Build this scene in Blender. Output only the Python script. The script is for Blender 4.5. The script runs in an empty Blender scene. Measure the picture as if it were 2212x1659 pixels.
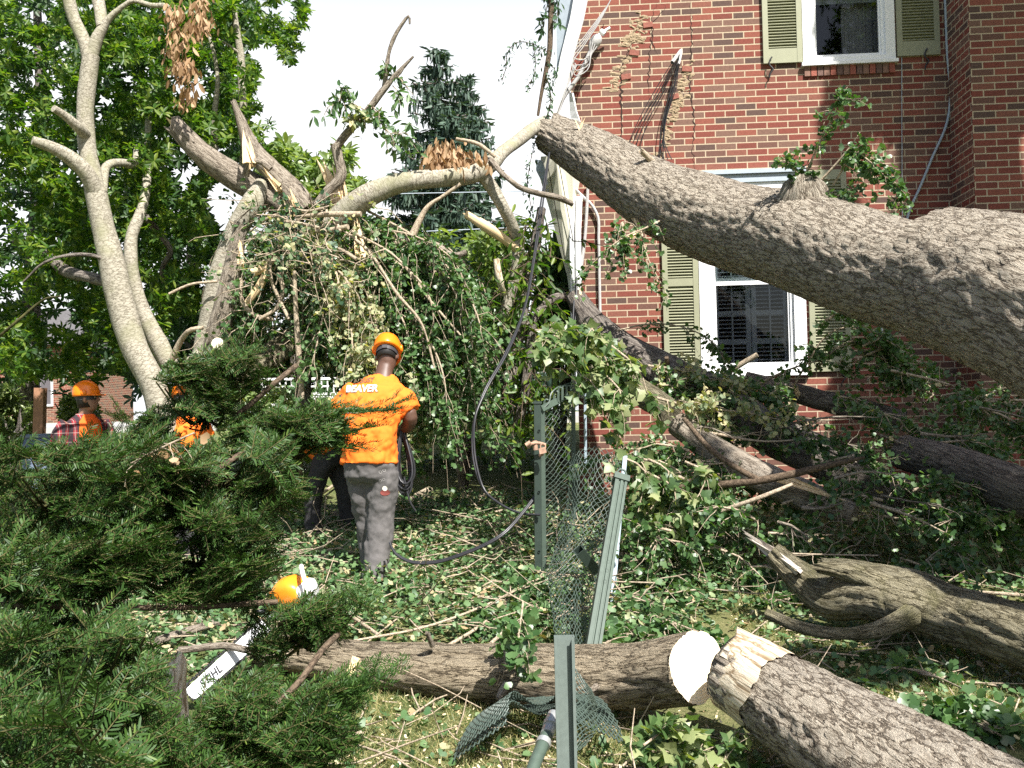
import bpy, math, numpy as np
from mathutils import Vector, Matrix
from mathutils.bvhtree import BVHTree
R = math.radians
rng = np.random.default_rng(7)
SC = bpy.context.scene

# ------------------------------------------------------------------ camera
PITCH, ROLL = R(1.6), R(1.25)
cam = bpy.data.cameras.new('camera')
cam.sensor_width = 36.0; cam.lens = 35.19
cam.clip_start = 0.05; cam.clip_end = 2000
cam_ob = bpy.data.objects.new('camera', cam)
SC.collection.objects.link(cam_ob)
CM = Matrix.Rotation(R(90) + PITCH, 4, 'X') @ Matrix.Rotation(-ROLL, 4, 'Z')
CM.translation = (0, 0, 1.5)
cam_ob.matrix_world = CM
SC.camera = cam_ob
# ------------------------------------------------------------------ light
SUN = Vector((0.38, -0.70, 1.00)).normalized()
w = bpy.data.worlds.new('World'); SC.world = w; w.use_nodes = True
wt = w.node_tree; wt.nodes.clear()
sky = wt.nodes.new('ShaderNodeTexSky'); sky.sky_type = 'NISHITA'; sky.sun_disc = False
sky.sun_elevation = math.asin(SUN.z); sky.sun_rotation = math.atan2(SUN.x, SUN.y)
sky.air_density = 1.0; sky.dust_density = 2.0
tc = wt.nodes.new('ShaderNodeTexCoord')
sx = wt.nodes.new('ShaderNodeSeparateXYZ'); wt.links.new(tc.outputs['Generated'], sx.inputs[0])
mz = wt.nodes.new('ShaderNodeMapRange'); mz.interpolation_type = 'SMOOTHSTEP'      # bright milky haze low in the sky
mz.inputs['From Min'].default_value = 0.52; mz.inputs['From Max'].default_value = 0.30
wt.links.new(sx.outputs['Z'], mz.inputs['Value'])
my = wt.nodes.new('ShaderNodeMapRange'); my.interpolation_type = 'SMOOTHSTEP'
my.inputs['From Min'].default_value = -0.2; my.inputs['From Max'].default_value = 0.5
wt.links.new(sx.outputs['Y'], my.inputs['Value'])
mm = wt.nodes.new('ShaderNodeMath'); mm.operation = 'MULTIPLY'
wt.links.new(mz.outputs[0], mm.inputs[0]); wt.links.new(my.outputs[0], mm.inputs[1])
mx = wt.nodes.new('ShaderNodeMix'); mx.data_type = 'RGBA'
mx.inputs['B'].default_value = (7.6, 7.7, 7.9, 1)
wt.links.new(mm.outputs[0], mx.inputs['Factor']); wt.links.new(sky.outputs[0], mx.inputs['A'])
bg = wt.nodes.new('ShaderNodeBackground'); bg.inputs['Strength'].default_value = 0.072
wt.links.new(mx.outputs['Result'], bg.inputs['Color'])
wo = wt.nodes.new('ShaderNodeOutputWorld'); wt.links.new(bg.outputs[0], wo.inputs[0])
sl = bpy.data.lights.new('sun', 'SUN'); sl.energy = 5.0; sl.angle = R(0.5); sl.color = (1, 0.965, 0.91)
sun = bpy.data.objects.new('sun', sl); SC.collection.objects.link(sun)
sun.rotation_euler = SUN.to_track_quat('Z', 'Y').to_euler(); sun.location = SUN * 60
SC.view_settings.view_transform = 'Standard'; SC.view_settings.look = 'None'
SC.view_settings.gamma = 1.0; SC.view_settings.exposure = 1.25
SC.render.engine = 'CYCLES'
SC.cycles.max_bounces = 6; SC.cycles.diffuse_bounces = 3; SC.cycles.glossy_bounces = 2
SC.cycles.transmission_bounces = 3; SC.cycles.transparent_max_bounces = 6
SC.cycles.use_denoising = False
SC.cycles.sample_clamp_indirect = 6

# ------------------------------------------------------------------ helpers
M3 = np.array(CM.to_3x3()); CAM = np.array((0, 0, 1.5)); F = 2162.0
def at(x, y, d):
    x, y, d = np.broadcast_arrays(np.asarray(x, float), np.asarray(y, float), np.asarray(d, float))
    v = np.stack([(x - 1106) / F * d, (829.5 - y) / F * d, -d], -1)
    return v @ M3.T + CAM
def A(pts): return np.array([at(*p) for p in pts])

_T = np.random.default_rng(3).random((64, 64, 64))
def vnoise(P):
    P = np.asarray(P, float); i = np.floor(P).astype(int); f = P - i; f = f * f * (3 - 2 * f)
    i0 = i & 63; i1 = (i + 1) & 63
    x0, y0, z0 = i0[..., 0], i0[..., 1], i0[..., 2]; x1, y1, z1 = i1[..., 0], i1[..., 1], i1[..., 2]
    fx, fy, fz = f[..., 0], f[..., 1], f[..., 2]
    c = lambda a, b, t: a + (b - a) * t
    return c(c(c(_T[x0, y0, z0], _T[x1, y0, z0], fx), c(_T[x0, y1, z0], _T[x1, y1, z0], fx), fy),
             c(c(_T[x0, y0, z1], _T[x1, y0, z1], fx), c(_T[x0, y1, z1], _T[x1, y1, z1], fx), fy), fz)
def fbm(P, o=4):
    s = 0; a = .5; P = np.asarray(P, float)
    for k in range(o): s = s + a * (vnoise(P + 17.3 * k) - .5) * 2; a *= .5; P = P * 2.03
    return s
def ridged(P, o=3):
    s = 0; a = .6; P = np.asarray(P, float)
    for k in range(o): s = s + a * (1 - 2 * np.abs(vnoise(P + 9.1 * k) * 2 - 1)); a *= .5; P = P * 2.1
    return s
def gz(x, y):
    x = np.asarray(x, float); y = np.asarray(y, float)
    b = np.interp(y, [-50, 4.4, 5.4, 7.2, 9.5, 12, 18, 28, 40, 900], [0, 0, .04, .28, .46, .6, .9, 1.3, 1.4, 1.4])
    q = np.stack([x * .9, y * .9, 0 * x], -1)
    near = np.clip((30 - y) / 20, 0, 1)
    b = b - .45 * np.exp(-((x + 4.3) / 2.2) ** 2 - ((y - 9.8) / 2.6) ** 2)
    return b + .05 * fbm(q, 3) * near
def gp(px, py):
    ds = np.concatenate([np.linspace(2, 14, 900), np.linspace(14, 90, 900)])
    p = at(px, py, ds); k = np.nonzero(p[:, 2] <= gz(p[:, 0], p[:, 1]))[0]
    return p[k[0]] if len(k) else at(px, py, 40)
def gd(px, py):
    p = gp(px, py); return float(((p - CAM) @ M3)[2] * -1)
def nrm(v): return v / np.maximum(np.linalg.norm(v, axis=-1, keepdims=True), 1e-9)
def rv(n): return nrm(rng.normal(size=(n, 3)))

class G:
    def __init__(s): s.V = []; s.F = []; s.B = []; s.n = 0
    def add(s, v, faces, bk=None, mi=0, smooth=True):
        v = np.asarray(v, float).reshape(-1, 3)
        for f in faces:
            f = np.asarray(f, int)
            if f.size: s.F.append((f.reshape(-1, f.shape[-1]) + s.n, mi, smooth))
        s.V.append(v); s.B.append(v.copy() if bk is None else np.asarray(bk, float).reshape(-1, 3)); s.n += len(v)
    def verts(s): return np.concatenate(s.V) if s.V else np.zeros((0, 3))
    def mesh(s, name, origin):
        me = bpy.data.meshes.new(name)
        v = s.verts() - np.asarray(origin)
        me.vertices.add(len(v)); me.vertices.foreach_set('co', v.astype(np.float32).ravel())
        li = np.concatenate([f.ravel() for f, _, _ in s.F]); lt = np.concatenate([np.full(len(f), f.shape[1]) for f, _, _ in s.F])
        me.loops.add(len(li)); me.loops.foreach_set('vertex_index', li.astype(np.int32))
        me.polygons.add(len(lt)); st = np.concatenate([[0], np.cumsum(lt)[:-1]])
        me.polygons.foreach_set('loop_start', st.astype(np.int32))
        me.polygons.foreach_set('material_index', np.concatenate([np.full(len(f), m) for f, m, _ in s.F]).astype(np.int32))
        me.polygons.foreach_set('use_smooth', np.concatenate([np.full(len(f), sm) for f, _, sm in s.F]))
        me.update(calc_edges=True)
        a = me.attributes.new('bk', 'FLOAT_VECTOR', 'POINT'); a.data.foreach_set('vector', np.concatenate(s.B).astype(np.float32).ravel())
        return me
    def obj(s, name, mat, origin, parent=None):
        me = s.mesh(name, origin); mats = mat if isinstance(mat, (list, tuple)) else [mat]
        for m in mats: me.materials.append(m)
        o = bpy.data.objects.new(name, me); SC.collection.objects.link(o)
        if parent is None: o.location = tuple(origin)
        else: o.parent = parent
        return o
    # --- primitive shapes
    def box(s, o, ax, ay, az, mi=0):          # corner + three edge vectors
        o, ax, ay, az = map(np.asarray, (o, ax, ay, az))
        v = [o, o + ax, o + ax + ay, o + ay, o + az, o + ax + az, o + ax + ay + az, o + ay + az]
        s.add(v, [[[0, 3, 2, 1], [4, 5, 6, 7], [0, 1, 5, 4], [1, 2, 6, 5], [2, 3, 7, 6], [3, 0, 4, 7]]], mi=mi, smooth=False)
    def segs(s, a, b, r, n=4, r2=None, mi=0):      # many straight prisms at once
        a = np.asarray(a, float).reshape(-1, 3); b = np.asarray(b, float).reshape(-1, 3)
        d = nrm(b - a); h = np.where(np.abs(d[:, 2:3]) > .9, [[1., 0, 0]], [[0, 0, 1.]])
        u = nrm(np.cross(d, h)); w_ = np.cross(d, u); k = len(a)
        r = np.broadcast_to(np.asarray(r, float), (k,)); r2 = r if r2 is None else np.broadcast_to(np.asarray(r2, float), (k,))
        t = np.arange(n) / n * 2 * np.pi
        off = u[:, None] * np.cos(t)[None, :, None] + w_[:, None] * np.sin(t)[None, :, None]
        v = np.concatenate([a[:, None] + off * r[:, None, None], b[:, None] + off * r2[:, None, None]], 1)
        i = np.arange(n); j = (i + 1) % n
        q = np.stack([i, j, j + n, i + n], -1)
        s.add(v, [(q[None] + (np.arange(k) * 2 * n)[:, None, None]).reshape(-1, 4)], mi=mi)
    def inst(s, v, faces, pos, fr, sc, mi=0, smooth=True):   # copies of a small shape inside ONE mesh
        v = np.asarray(v, float); n = len(pos)
        if n == 0: return
        sc = np.broadcast_to(np.asarray(sc, float), (n,))
        P = np.einsum('nij,kj->nki', fr, v) * sc[:, None, None] + np.asarray(pos)[:, None]
        fs = [(np.asarray(f)[None] + (np.arange(n) * len(v))[:, None, None]).reshape(-1, np.asarray(f).shape[-1]) for f in faces]
        s.add(P.reshape(-1, 3), fs, mi=mi, smooth=smooth)
    def loft(s, rings, cap=True, mi=0):
        rings = np.asarray(rings, float); m, n = rings.shape[:2]
        i = np.arange(n); j = (i + 1) % n
        q = np.concatenate([np.stack([i + k * n, j + k * n, j + (k + 1) * n, i + (k + 1) * n], -1) for k in range(m - 1)])
        v = rings.reshape(-1, 3); fs = [q]
        if cap:
            v = np.concatenate([v, rings[0].mean(0)[None], rings[-1].mean(0)[None]])
            c0 = m * n; t0 = np.stack([j, i, np.full(n, c0)], -1); o = (m - 1) * n
            t1 = np.stack([i + o, j + o, np.full(n, c0 + 1)], -1); fs += [t0, t1]
        s.add(v, fs, mi=mi)

def frames(axis, up):                        # columns: right, axis, normal
    y = nrm(np.asarray(axis, float)); x = nrm(np.cross(y, up)); z = np.cross(x, y)
    return np.stack([x, y, z], -1)
def ell(c, a, b, n=16, p=2.0):               # ring: centre, two half-axis vectors
    t = np.arange(n) / n * 2 * np.pi; ct, st = np.cos(t), np.sin(t)
    ct = np.sign(ct) * np.abs(ct) ** (2 / p); st = np.sign(st) * np.abs(st) ** (2 / p)
    return np.asarray(c) + ct[:, None] * np.asarray(a) + st[:, None] * np.asarray(b)
def spline(P, r, step):
    P = np.asarray(P, float); r = np.broadcast_to(np.asarray(r, float), (len(P),))
    L = np.concatenate([[0], np.cumsum(np.linalg.norm(np.diff(P, axis=0), axis=1))])
    n = max(int(L[-1] / step) + 1, 3); t = np.linspace(0, L[-1], n)
    Q = np.concatenate([P, r[:, None]], 1)
    m = np.gradient(Q, L, axis=0) if len(P) > 2 else np.repeat((Q[1:] - Q[:1]) / L[-1], 2, 0)
    k = np.clip(np.searchsorted(L, t, 'right') - 1, 0, len(P) - 2)
    h = (L[k + 1] - L[k])[:, None]; u = ((t - L[k]) / (L[k + 1] - L[k]))[:, None]
    X = (2*u**3 - 3*u**2 + 1)*Q[k] + (u**3 - 2*u**2 + u)*h*m[k] + (-2*u**3 + 3*u**2)*Q[k+1] + (u**3 - u**2)*h*m[k+1]
    return X[:, :3], np.maximum(X[:, 3], .0008), t
def pframes(X):
    T = nrm(np.gradient(X, axis=0)); u = np.cross(T[0], [0.3, 0.2, 1]); u = u / np.linalg.norm(u); U = []
    for t in T:
        u = u - t * (u @ t); u = u / np.linalg.norm(u); U.append(u)
    U = np.array(U); return T, U, np.cross(T, U)
def tube(g, P, r, seg=8, step=.08, amp=0.0, freq=10., stretch=.25, jag=(0, 0), cap=(1, 1), mi=0, capg=None, tilt=(None, None), lump=0.0, seed=0.):
    X, rr, s = spline(P, r, step); T, U, W = pframes(X); m = len(X)
    a = np.arange(seg) / seg * 2 * np.pi; ca, sa = np.cos(a), np.sin(a); r0 = rr.mean()
    bk = np.stack([np.tile(ca * r0, (m, 1)), np.tile(sa * r0, (m, 1)), np.repeat(s[:, None], seg, 1)], -1) + seed
    rad = np.repeat(rr[:, None], seg, 1)
    if lump: rad = rad * (1 + lump * fbm(bk * np.array([1, 1, .5]) / max(r0, .02) * .9, 2))
    if amp:
        q = bk * np.array([freq, freq, freq * stretch]); q = q + 1.1 * np.stack([fbm(q * .9 + 5, 2), fbm(q * .9 + 31, 2), fbm(q * .9 + 57, 2)], -1)
        pl = np.minimum(np.abs(vnoise(q) * 2 - 1) * 3.2, 1.0) * np.minimum(np.abs(vnoise(q * 2.1 + 7) * 2 - 1) * 4 + .45, 1.0)
        rad = rad + amp * (2.0 * pl - 1.2) + amp * .45 * fbm(bk * freq * 2.3, 2)
    V = X[:, None] + (U[:, None] * ca[None, :, None] + W[:, None] * sa[None, :, None]) * rad[..., None]
    for e, k in ((0, 0), (1, m - 1)):
        if jag[e]:
            sg = 1 if e else -1
            off = jag[e] * (.5 + fbm(np.stack([ca * 2.3, sa * 2.3, 0 * a + k * .7 + seed], -1), 3) * 1.6)
            V[k] = V[k] + T[k] * (sg * off)[:, None]
        if tilt[e] is not None:                # plane cut: slide the ring along the axis onto a tilted plane
            nn = np.asarray(tilt[e], float); d = ((X[k] - V[k]) @ nn) / (T[k] @ nn); V[k] = V[k] + T[k] * d[:, None]
    i = np.arange(seg); j = (i + 1) % seg
    q = np.concatenate([np.stack([i + k * seg, j + k * seg, j + (k + 1) * seg, i + (k + 1) * seg], -1) for k in range(m - 1)])
    g.add(V.reshape(-1, 3), [q], bk=bk.reshape(-1, 3), mi=mi)
    for e, k in ((0, 0), (1, m - 1)):
        if not cap[e]: continue
        tg = capg if (capg is not None and cap[e] == 2) else g
        ring = V[k]; inner = X[k] + (ring - X[k]) * .5
        if jag[e]: inner = inner + T[k] * (rng.normal(size=(seg, 1)) * jag[e] * .35)
        c = ring.mean(0)
        vv = np.concatenate([ring, inner, c[None]]); f = np.stack([i, j, j + seg, i + seg], -1); f2 = np.stack([i + seg, j + seg, np.full(seg, 2 * seg)], -1)
        if e == 0: f = f[:, ::-1]; f2 = f2[:, ::-1]
        b2 = np.concatenate([np.stack([ca, sa, 0 * a], -1), np.stack([ca, sa, 0 * a], -1) * .5, [[0, 0, 0]]]) * r0
        tg.add(vv, [f, f2], bk=b2, mi=mi, smooth=False)
    return X, rr, T

# ------------------------------------------------------------------ things and parts
def put(o, label=None, cat=None, group=None, kind=None):
    if label: o['label'] = label
    if cat: o['category'] = cat
    if group: o['group'] = group
    if kind: o['kind'] = kind
    return o
def thing(name, label, cat, base, group=None):
    o = bpy.data.objects.new(name, None); SC.collection.objects.link(o)
    o.empty_display_size = .2; o.location = tuple(base)
    return put(o, label, cat, group)
def root(o):
    while o.parent: o = o.parent
    return o
def part(g, name, mat, parent, label=None):
    o = g.obj(name, mat, tuple(root(parent).location), parent)
    return put(o, label) if label else o

# ------------------------------------------------------------------ materials
def nt(name):
    m = bpy.data.materials.new(name); m.use_nodes = True; t = m.node_tree; t.nodes.clear()
    return m, t
def N(t, ty, ins=None, **kw):
    n = t.nodes.new(ty)
    for k, v in kw.items(): setattr(n, k, v)
    for k, v in (ins or {}).items():
        s = n.inputs[k]
        if hasattr(v, 'is_output'): t.links.new(v, s)
        else: s.default_value = v if not (isinstance(v, tuple) and len(v) == 3 and s.type == 'RGBA') else (*v, 1)
    return n
def ramp(t, fac, stops, interp='LINEAR'):
    n = t.nodes.new('ShaderNodeValToRGB'); e = n.color_ramp.elements; n.color_ramp.interpolation = interp
    while len(e) < len(stops): e.new(.5)
    for k, (p, c) in enumerate(stops): e[k].position = p; e[k].color = (*c, 1)
    t.links.new(fac, n.inputs[0]); return n.outputs[0]
def out(t, sh): N(t, 'ShaderNodeOutputMaterial', {'Surface': sh})
def plain(name, col, rough=.6, metal=0., var=.12, scale=30., bump=0., spec=.5):
    m, t = nt(name); tcx = N(t, 'ShaderNodeTexCoord')
    n = N(t, 'ShaderNodeTexNoise', {'Vector': tcx.outputs['Object'], 'Scale': scale, 'Detail': 5.0, 'Roughness': .65})
    c = ramp(t, n.outputs['Fac'], [(.3, tuple(x * (1 - var) for x in col)), (.7, tuple(min(1, x * (1 + var)) for x in col))])
    p = N(t, 'ShaderNodeBsdfPrincipled', {'Base Color': c, 'Roughness': rough, 'Metallic': metal, 'Specular IOR Level': spec})
    if bump:
        b = N(t, 'ShaderNodeBump', {'Height': n.outputs['Fac'], 'Strength': bump, 'Distance': .01}); t.links.new(b.outputs[0], p.inputs['Normal'])
    out(t, p.outputs[0]); return m
def leafmat(name, cols, trans=.3, rough=.42, tcol=None, spec=.5, pos=None):
    m, t = nt(name); ge = N(t, 'ShaderNodeNewGeometry')
    n = len(cols); c = ramp(t, ge.outputs['Random Per Island'], [((pos[k] if pos else k / max(n - 1, 1)), cols[k]) for k in range(n)])
    p = N(t, 'ShaderNodeBsdfPrincipled', {'Base Color': c, 'Roughness': rough, 'Specular IOR Level': spec})
    if trans:
        mulc = N(t, 'ShaderNodeMix', {'A': c, 'B': (tcol or (.9, 1, .25)), 'Factor': 1.0}, data_type='RGBA', blend_type='MULTIPLY')
        sc_ = N(t, 'ShaderNodeMix', {'A': mulc.outputs['Result'], 'B': (2.2, 2.2, 2.2), 'Factor': 1.0}, data_type='RGBA', blend_type='MULTIPLY')
        tr = N(t, 'ShaderNodeBsdfTranslucent', {'Color': sc_.outputs['Result']})
        mixs = N(t, 'ShaderNodeMixShader', {0: trans, 1: p.outputs[0], 2: tr.outputs[0]})
        out(t, mixs.outputs[0])
    else: out(t, p.outputs[0])
    return m
def barkmat(name, dark, mid, light, fs=14., stretch=.22, bump=.7, dist=.02, moss=None, fine=1.0):
    m, t = nt(name); at_ = N(t, 'ShaderNodeAttribute', attribute_name='bk')
    mp = N(t, 'ShaderNodeMapping', {'Vector': at_.outputs['Vector'], 'Scale': (fs, fs, fs * stretch)})
    n0 = N(t, 'ShaderNodeTexNoise', {'Vector': mp.outputs[0], 'Scale': 1.1, 'Detail': 5.0, 'Roughness': .65})
    wv = N(t, 'ShaderNodeVectorMath', {0: n0.outputs['Color'], 1: (.5, .5, .5)}, operation='SUBTRACT')
    ws = N(t, 'ShaderNodeVectorMath', {0: wv.outputs[0], 'Scale': 1.9}, operation='SCALE')
    wa = N(t, 'ShaderNodeVectorMath', {0: mp.outputs[0], 1: ws.outputs[0]}, operation='ADD')
    v1 = N(t, 'ShaderNodeTexVoronoi', {'Vector': wa.outputs[0], 'Scale': 1.25}, feature='DISTANCE_TO_EDGE')
    v2 = N(t, 'ShaderNodeTexVoronoi', {'Vector': wa.outputs[0], 'Scale': 3.1}, feature='DISTANCE_TO_EDGE')
    s1 = N(t, 'ShaderNodeMapRange', {'Value': v1.outputs['Distance'], 'From Min': .0, 'From Max': .15, 'To Min': .08, 'To Max': 1.})
    s2 = N(t, 'ShaderNodeMapRange', {'Value': v2.outputs['Distance'], 'From Min': .0, 'From Max': .16, 'To Min': .5, 'To Max': 1.})
    sb = N(t, 'ShaderNodeMath', {0: s1.outputs[0], 1: s2.outputs[0]}, operation='MULTIPLY')
    n1 = N(t, 'ShaderNodeTexNoise', {'Vector': mp.outputs[0], 'Scale': 3.2, 'Detail': 10.0, 'Roughness': .78})
    nb = N(t, 'ShaderNodeMapRange', {'Value': n1.outputs['Fac'], 'From Min': .32, 'From Max': .66, 'To Min': .15, 'To Max': .95})
    h = N(t, 'ShaderNodeMath', {0: sb.outputs[0], 1: nb.outputs[0]}, operation='MULTIPLY')
    c = ramp(t, h.outputs[0], [(.04, dark), (.22, mid), (.5, light)])
    if moss:
        n2 = N(t, 'ShaderNodeTexNoise', {'Vector': at_.outputs['Vector'], 'Scale': 4.5, 'Detail': 6.0})
        f2 = N(t, 'ShaderNodeMapRange', {'Value': n2.outputs['Fac'], 'From Min': .5, 'From Max': .72, 'To Max': .7})
        c = N(t, 'ShaderNodeMix', {'A': c, 'B': moss, 'Factor': f2.outputs[0]}, data_type='RGBA').outputs['Result']
    p = N(t, 'ShaderNodeBsdfPrincipled', {'Base Color': c, 'Roughness': .9, 'Specular IOR Level': .2})
    nf = N(t, 'ShaderNodeTexNoise', {'Vector': at_.outputs['Vector'], 'Scale': 130.0, 'Detail': 4.0})
    hh = N(t, 'ShaderNodeMath', {0: nf.outputs['Fac'], 1: .25 * fine, 2: h.outputs[0]}, operation='MULTIPLY_ADD')
    b = N(t, 'ShaderNodeBump', {'Height': hh.outputs[0], 'Strength': bump, 'Distance': dist}); t.links.new(b.outputs[0], p.inputs['Normal'])
    out(t, p.outputs[0]); return m
def woodmat(name, a_, b_):
    m, t = nt(name); at_ = N(t, 'ShaderNodeAttribute', attribute_name='bk')
    mp = N(t, 'ShaderNodeMapping', {'Vector': at_.outputs['Vector'], 'Scale': (60, 60, 4)})
    n1 = N(t, 'ShaderNodeTexNoise', {'Vector': mp.outputs[0], 'Scale': 1.0, 'Detail': 6.0, 'Roughness': .7})
    c = ramp(t, n1.outputs['Fac'], [(.3, a_), (.65, b_)])
    p = N(t, 'ShaderNodeBsdfPrincipled', {'Base Color': c, 'Roughness': .8, 'Specular IOR Level': .2})
    b = N(t, 'ShaderNodeBump', {'Height': n1.outputs['Fac'], 'Strength': .5, 'Distance': .006}); t.links.new(b.outputs[0], p.inputs['Normal'])
    out(t, p.outputs[0]); return m
def cutmat(name):
    m, t = nt(name); at_ = N(t, 'ShaderNodeAttribute', attribute_name='bk')
    n0 = N(t, 'ShaderNodeTexNoise', {'Vector': at_.outputs['Vector'], 'Scale': 9.0, 'Detail': 4.0})
    ad = N(t, 'ShaderNodeMix', {'A': at_.outputs['Vector'], 'B': n0.outputs['Color'], 'Factor': .03}, data_type='RGBA')
    wv = N(t, 'ShaderNodeTexWave', {'Vector': ad.outputs['Result'], 'Scale': 28.0, 'Distortion': .6, 'Detail': 2.0}, wave_type='RINGS', rings_direction='Z')
    c = ramp(t, wv.outputs['Fac'], [(.1, (.78, .66, .46)), (.9, (.88, .79, .62))])
    ln = N(t, 'ShaderNodeVectorMath', {0: at_.outputs['Vector']}, operation='LENGTH')
    p = N(t, 'ShaderNodeBsdfPrincipled', {'Base Color': c, 'Roughness': .75, 'Specular IOR Level': .2})
    out(t, p.outputs[0]); return m

M = {}
M['big_bark'] = barkmat('grey_ridged_bark', (.05, .038, .028), (.33, .275, .21), (.62, .545, .44), fs=20, stretch=.30, bump=.9, dist=.035)
M['log_bark'] = barkmat('furrowed_log_bark', (.035, .026, .016), (.36, .29, .195), (.60, .50, .355), fs=24, stretch=.15, bump=1.0, dist=.045)
M['moss_bark'] = barkmat('greenish_log_bark', (.04, .033, .02), (.27, .235, .145), (.46, .41, .28), fs=22, stretch=.2, bump=1., dist=.04, moss=(.20, .19, .09))
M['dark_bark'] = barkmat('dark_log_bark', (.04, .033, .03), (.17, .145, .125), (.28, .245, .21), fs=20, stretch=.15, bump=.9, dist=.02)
M['smooth_bark'] = barkmat('smooth_grey_bark', (.11, .095, .07), (.27, .245, .19), (.37, .34, .275), fs=13, stretch=2.2, bump=.35, dist=.008, moss=(.24, .235, .14), fine=.8)
M['limb_bark'] = barkmat('grey_brown_limb_bark', (.07, .055, .042), (.24, .20, .155), (.36, .31, .25), fs=24, stretch=.2, bump=.8, dist=.015)
M['twig'] = barkmat('pale_twig_bark', (.16, .12, .085), (.33, .265, .19), (.46, .38, .28), fs=40, stretch=.6, bump=.4, dist=.006)
M['yew_twig'] = barkmat('brown_green_yew_twig', (.03, .03, .012), (.06, .06, .022), (.10, .09, .035), fs=40, stretch=.6, bump=.3, dist=.004)
M['dark_twig'] = barkmat('dark_twig_bark', (.03, .022, .015), (.085, .06, .04), (.15, .11, .075), fs=40, stretch=.6, bump=.4, dist=.006)
M['wood'] = woodmat('splintered_wood', (.50, .33, .16), (.78, .62, .40))
M['grey_wood'] = woodmat('weathered_torn_wood', (.32, .27, .22), (.52, .47, .41))
M['cut'] = cutmat('fresh_cut_wood')
M['ginkgo'] = leafmat('ginkgo_leaf', [(.03, .07, .022), (.05, .11, .034), (.08, .15, .05), (.12, .19, .075)], trans=.25, rough=.4)
M['ginkgo_dry'] = leafmat('pale_turned_leaf', [(.12, .18, .09), (.20, .24, .13), (.33, .33, .18), (.42, .36, .2)], trans=.25, rough=.6)
M['ginkgo_dark'] = leafmat('deep_green_ginkgo_leaf', [(.025, .06, .03), (.045, .095, .045), (.065, .12, .06)], trans=.15, rough=.4)
M['maple'] = leafmat('maple_leaf', [(.05, .10, .03), (.09, .15, .05), (.22, .26, .11), (.30, .32, .16)], trans=.3, rough=.45, pos=[0, .5, .75, 1])
M['magnolia'] = leafmat('broad_tree_leaf', [(.022, .06, .01), (.045, .10, .015), (.085, .15, .022), (.17, .22, .035)], trans=.4, rough=.42, spec=.35)
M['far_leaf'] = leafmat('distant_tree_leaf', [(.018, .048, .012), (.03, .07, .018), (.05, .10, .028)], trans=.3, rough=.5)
M['pale_leaf'] = leafmat('pale_shrub_leaf', [(.08, .14, .03), (.15, .21, .07), (.26, .31, .14)], trans=.3, rough=.4)
M['hedge_leaf'] = leafmat('hedge_leaf', [(.06, .11, .02), (.12, .17, .04), (.2, .24, .08)], trans=.2, rough=.4)
M['cypress'] = leafmat('feathery_evergreen', [(.05, .11, .025), (.08, .15, .04), (.11, .18, .06)], trans=.2, rough=.6)
M['spruce'] = leafmat('blue_green_spruce_needle', [(.03, .06, .042), (.05, .092, .062), (.08, .125, .085)], trans=.12, rough=.6)
M['yew'] = leafmat('yew_needle', [(.018, .045, .008), (.03, .072, .013), (.052, .105, .02), (.12, .17, .035)], trans=.15, rough=.5, spec=.3, pos=[0, .5, .93, 1])
M['brown_leaf'] = leafmat('dead_brown_leaf', [(.20, .11, .05), (.32, .20, .10), (.42, .30, .18)], trans=.2, rough=.7, tcol=(1, .8, .4))
M['litter'] = leafmat('fallen_leaf_litter', [(.04, .095, .032), (.075, .145, .05), (.115, .185, .075), (.20, .25, .12), (.38, .34, .2), (.36, .24, .13)], trans=.12, rough=.5, pos=[0, .4, .78, .88, .95, 1])
M['grass'] = leafmat('lawn_grass', [(.06, .11, .025), (.12, .16, .05), (.32, .29, .13), (.46, .38, .2)], trans=.3, rough=.55)
M['tuft'] = leafmat('grass_tuft_blade', [(.05, .11, .03), (.09, .16, .06), (.14, .2, .1)], trans=.25, rough=.4)
# ------------------------------------------------------------------ leaf shapes (local: y along the leaf, z its face)
GINK = (np.array([(0, 0, 0), (.014, .42, 0), (-.014, .42, 0), (0, .40, 0), (-.42, .64, .07), (-.37, .86, .11), (-.14, 1., .03), (0, .86, -.02),
                  (.14, 1., .03), (.37, .86, .11), (.42, .64, .07)]), [[[0, 1, 2]], [[3, 7, 6, 5, 4], [3, 10, 9, 8, 7]]])
GINKS = (np.array([(0, .1, 0), (-.4, .6, .1), (-.1, .95, 0), (.12, .95, .03), (.42, .6, .1)]), [[[0, 2, 1], [0, 4, 3], [0, 3, 2]]])
OVAL = (np.array([(0, 0, 0), (.17, .35, .05), (.15, .72, .03), (0, 1, -.06), (-.15, .72, .03), (-.17, .35, .05)]), [[[0, 1, 2, 3], [0, 3, 4, 5]]])
def _maple():
    o = []
    for a_, r_ in ((-75, .28), (-48, .55), (-25, .42), (8, .86), (36, .5), (62, .62), (90, 1.0), (118, .62), (144, .5), (172, .86), (205, .42), (228, .55), (255, .28)):
        t = R(a_); o.append((r_ * math.cos(t) * .95, .35 + r_ * math.sin(t) * .8, -.22 * r_ * r_ + (.06 if abs(a_ - 90) < 1 else 0)))
    v = np.array([(0, .35, .02)] + o + [(0, -.45, 0), (.012, .1, 0), (-.012, .1, 0)]); n = len(o)
    f = [[0, 1 + k, 1 + (k + 1) % n] for k in range(n)]
    return v, [f + [[n + 1, n + 2, n + 3]]]
MAPLE = _maple()
SLIV = (np.array([(0, 0, 0), (.10, .3, .02), (.07, .75, 0), (0, 1, 0), (-.07, .75, 0), (-.10, .3, .02)]), [[[0, 1, 2, 3], [0, 3, 4, 5]]])
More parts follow.
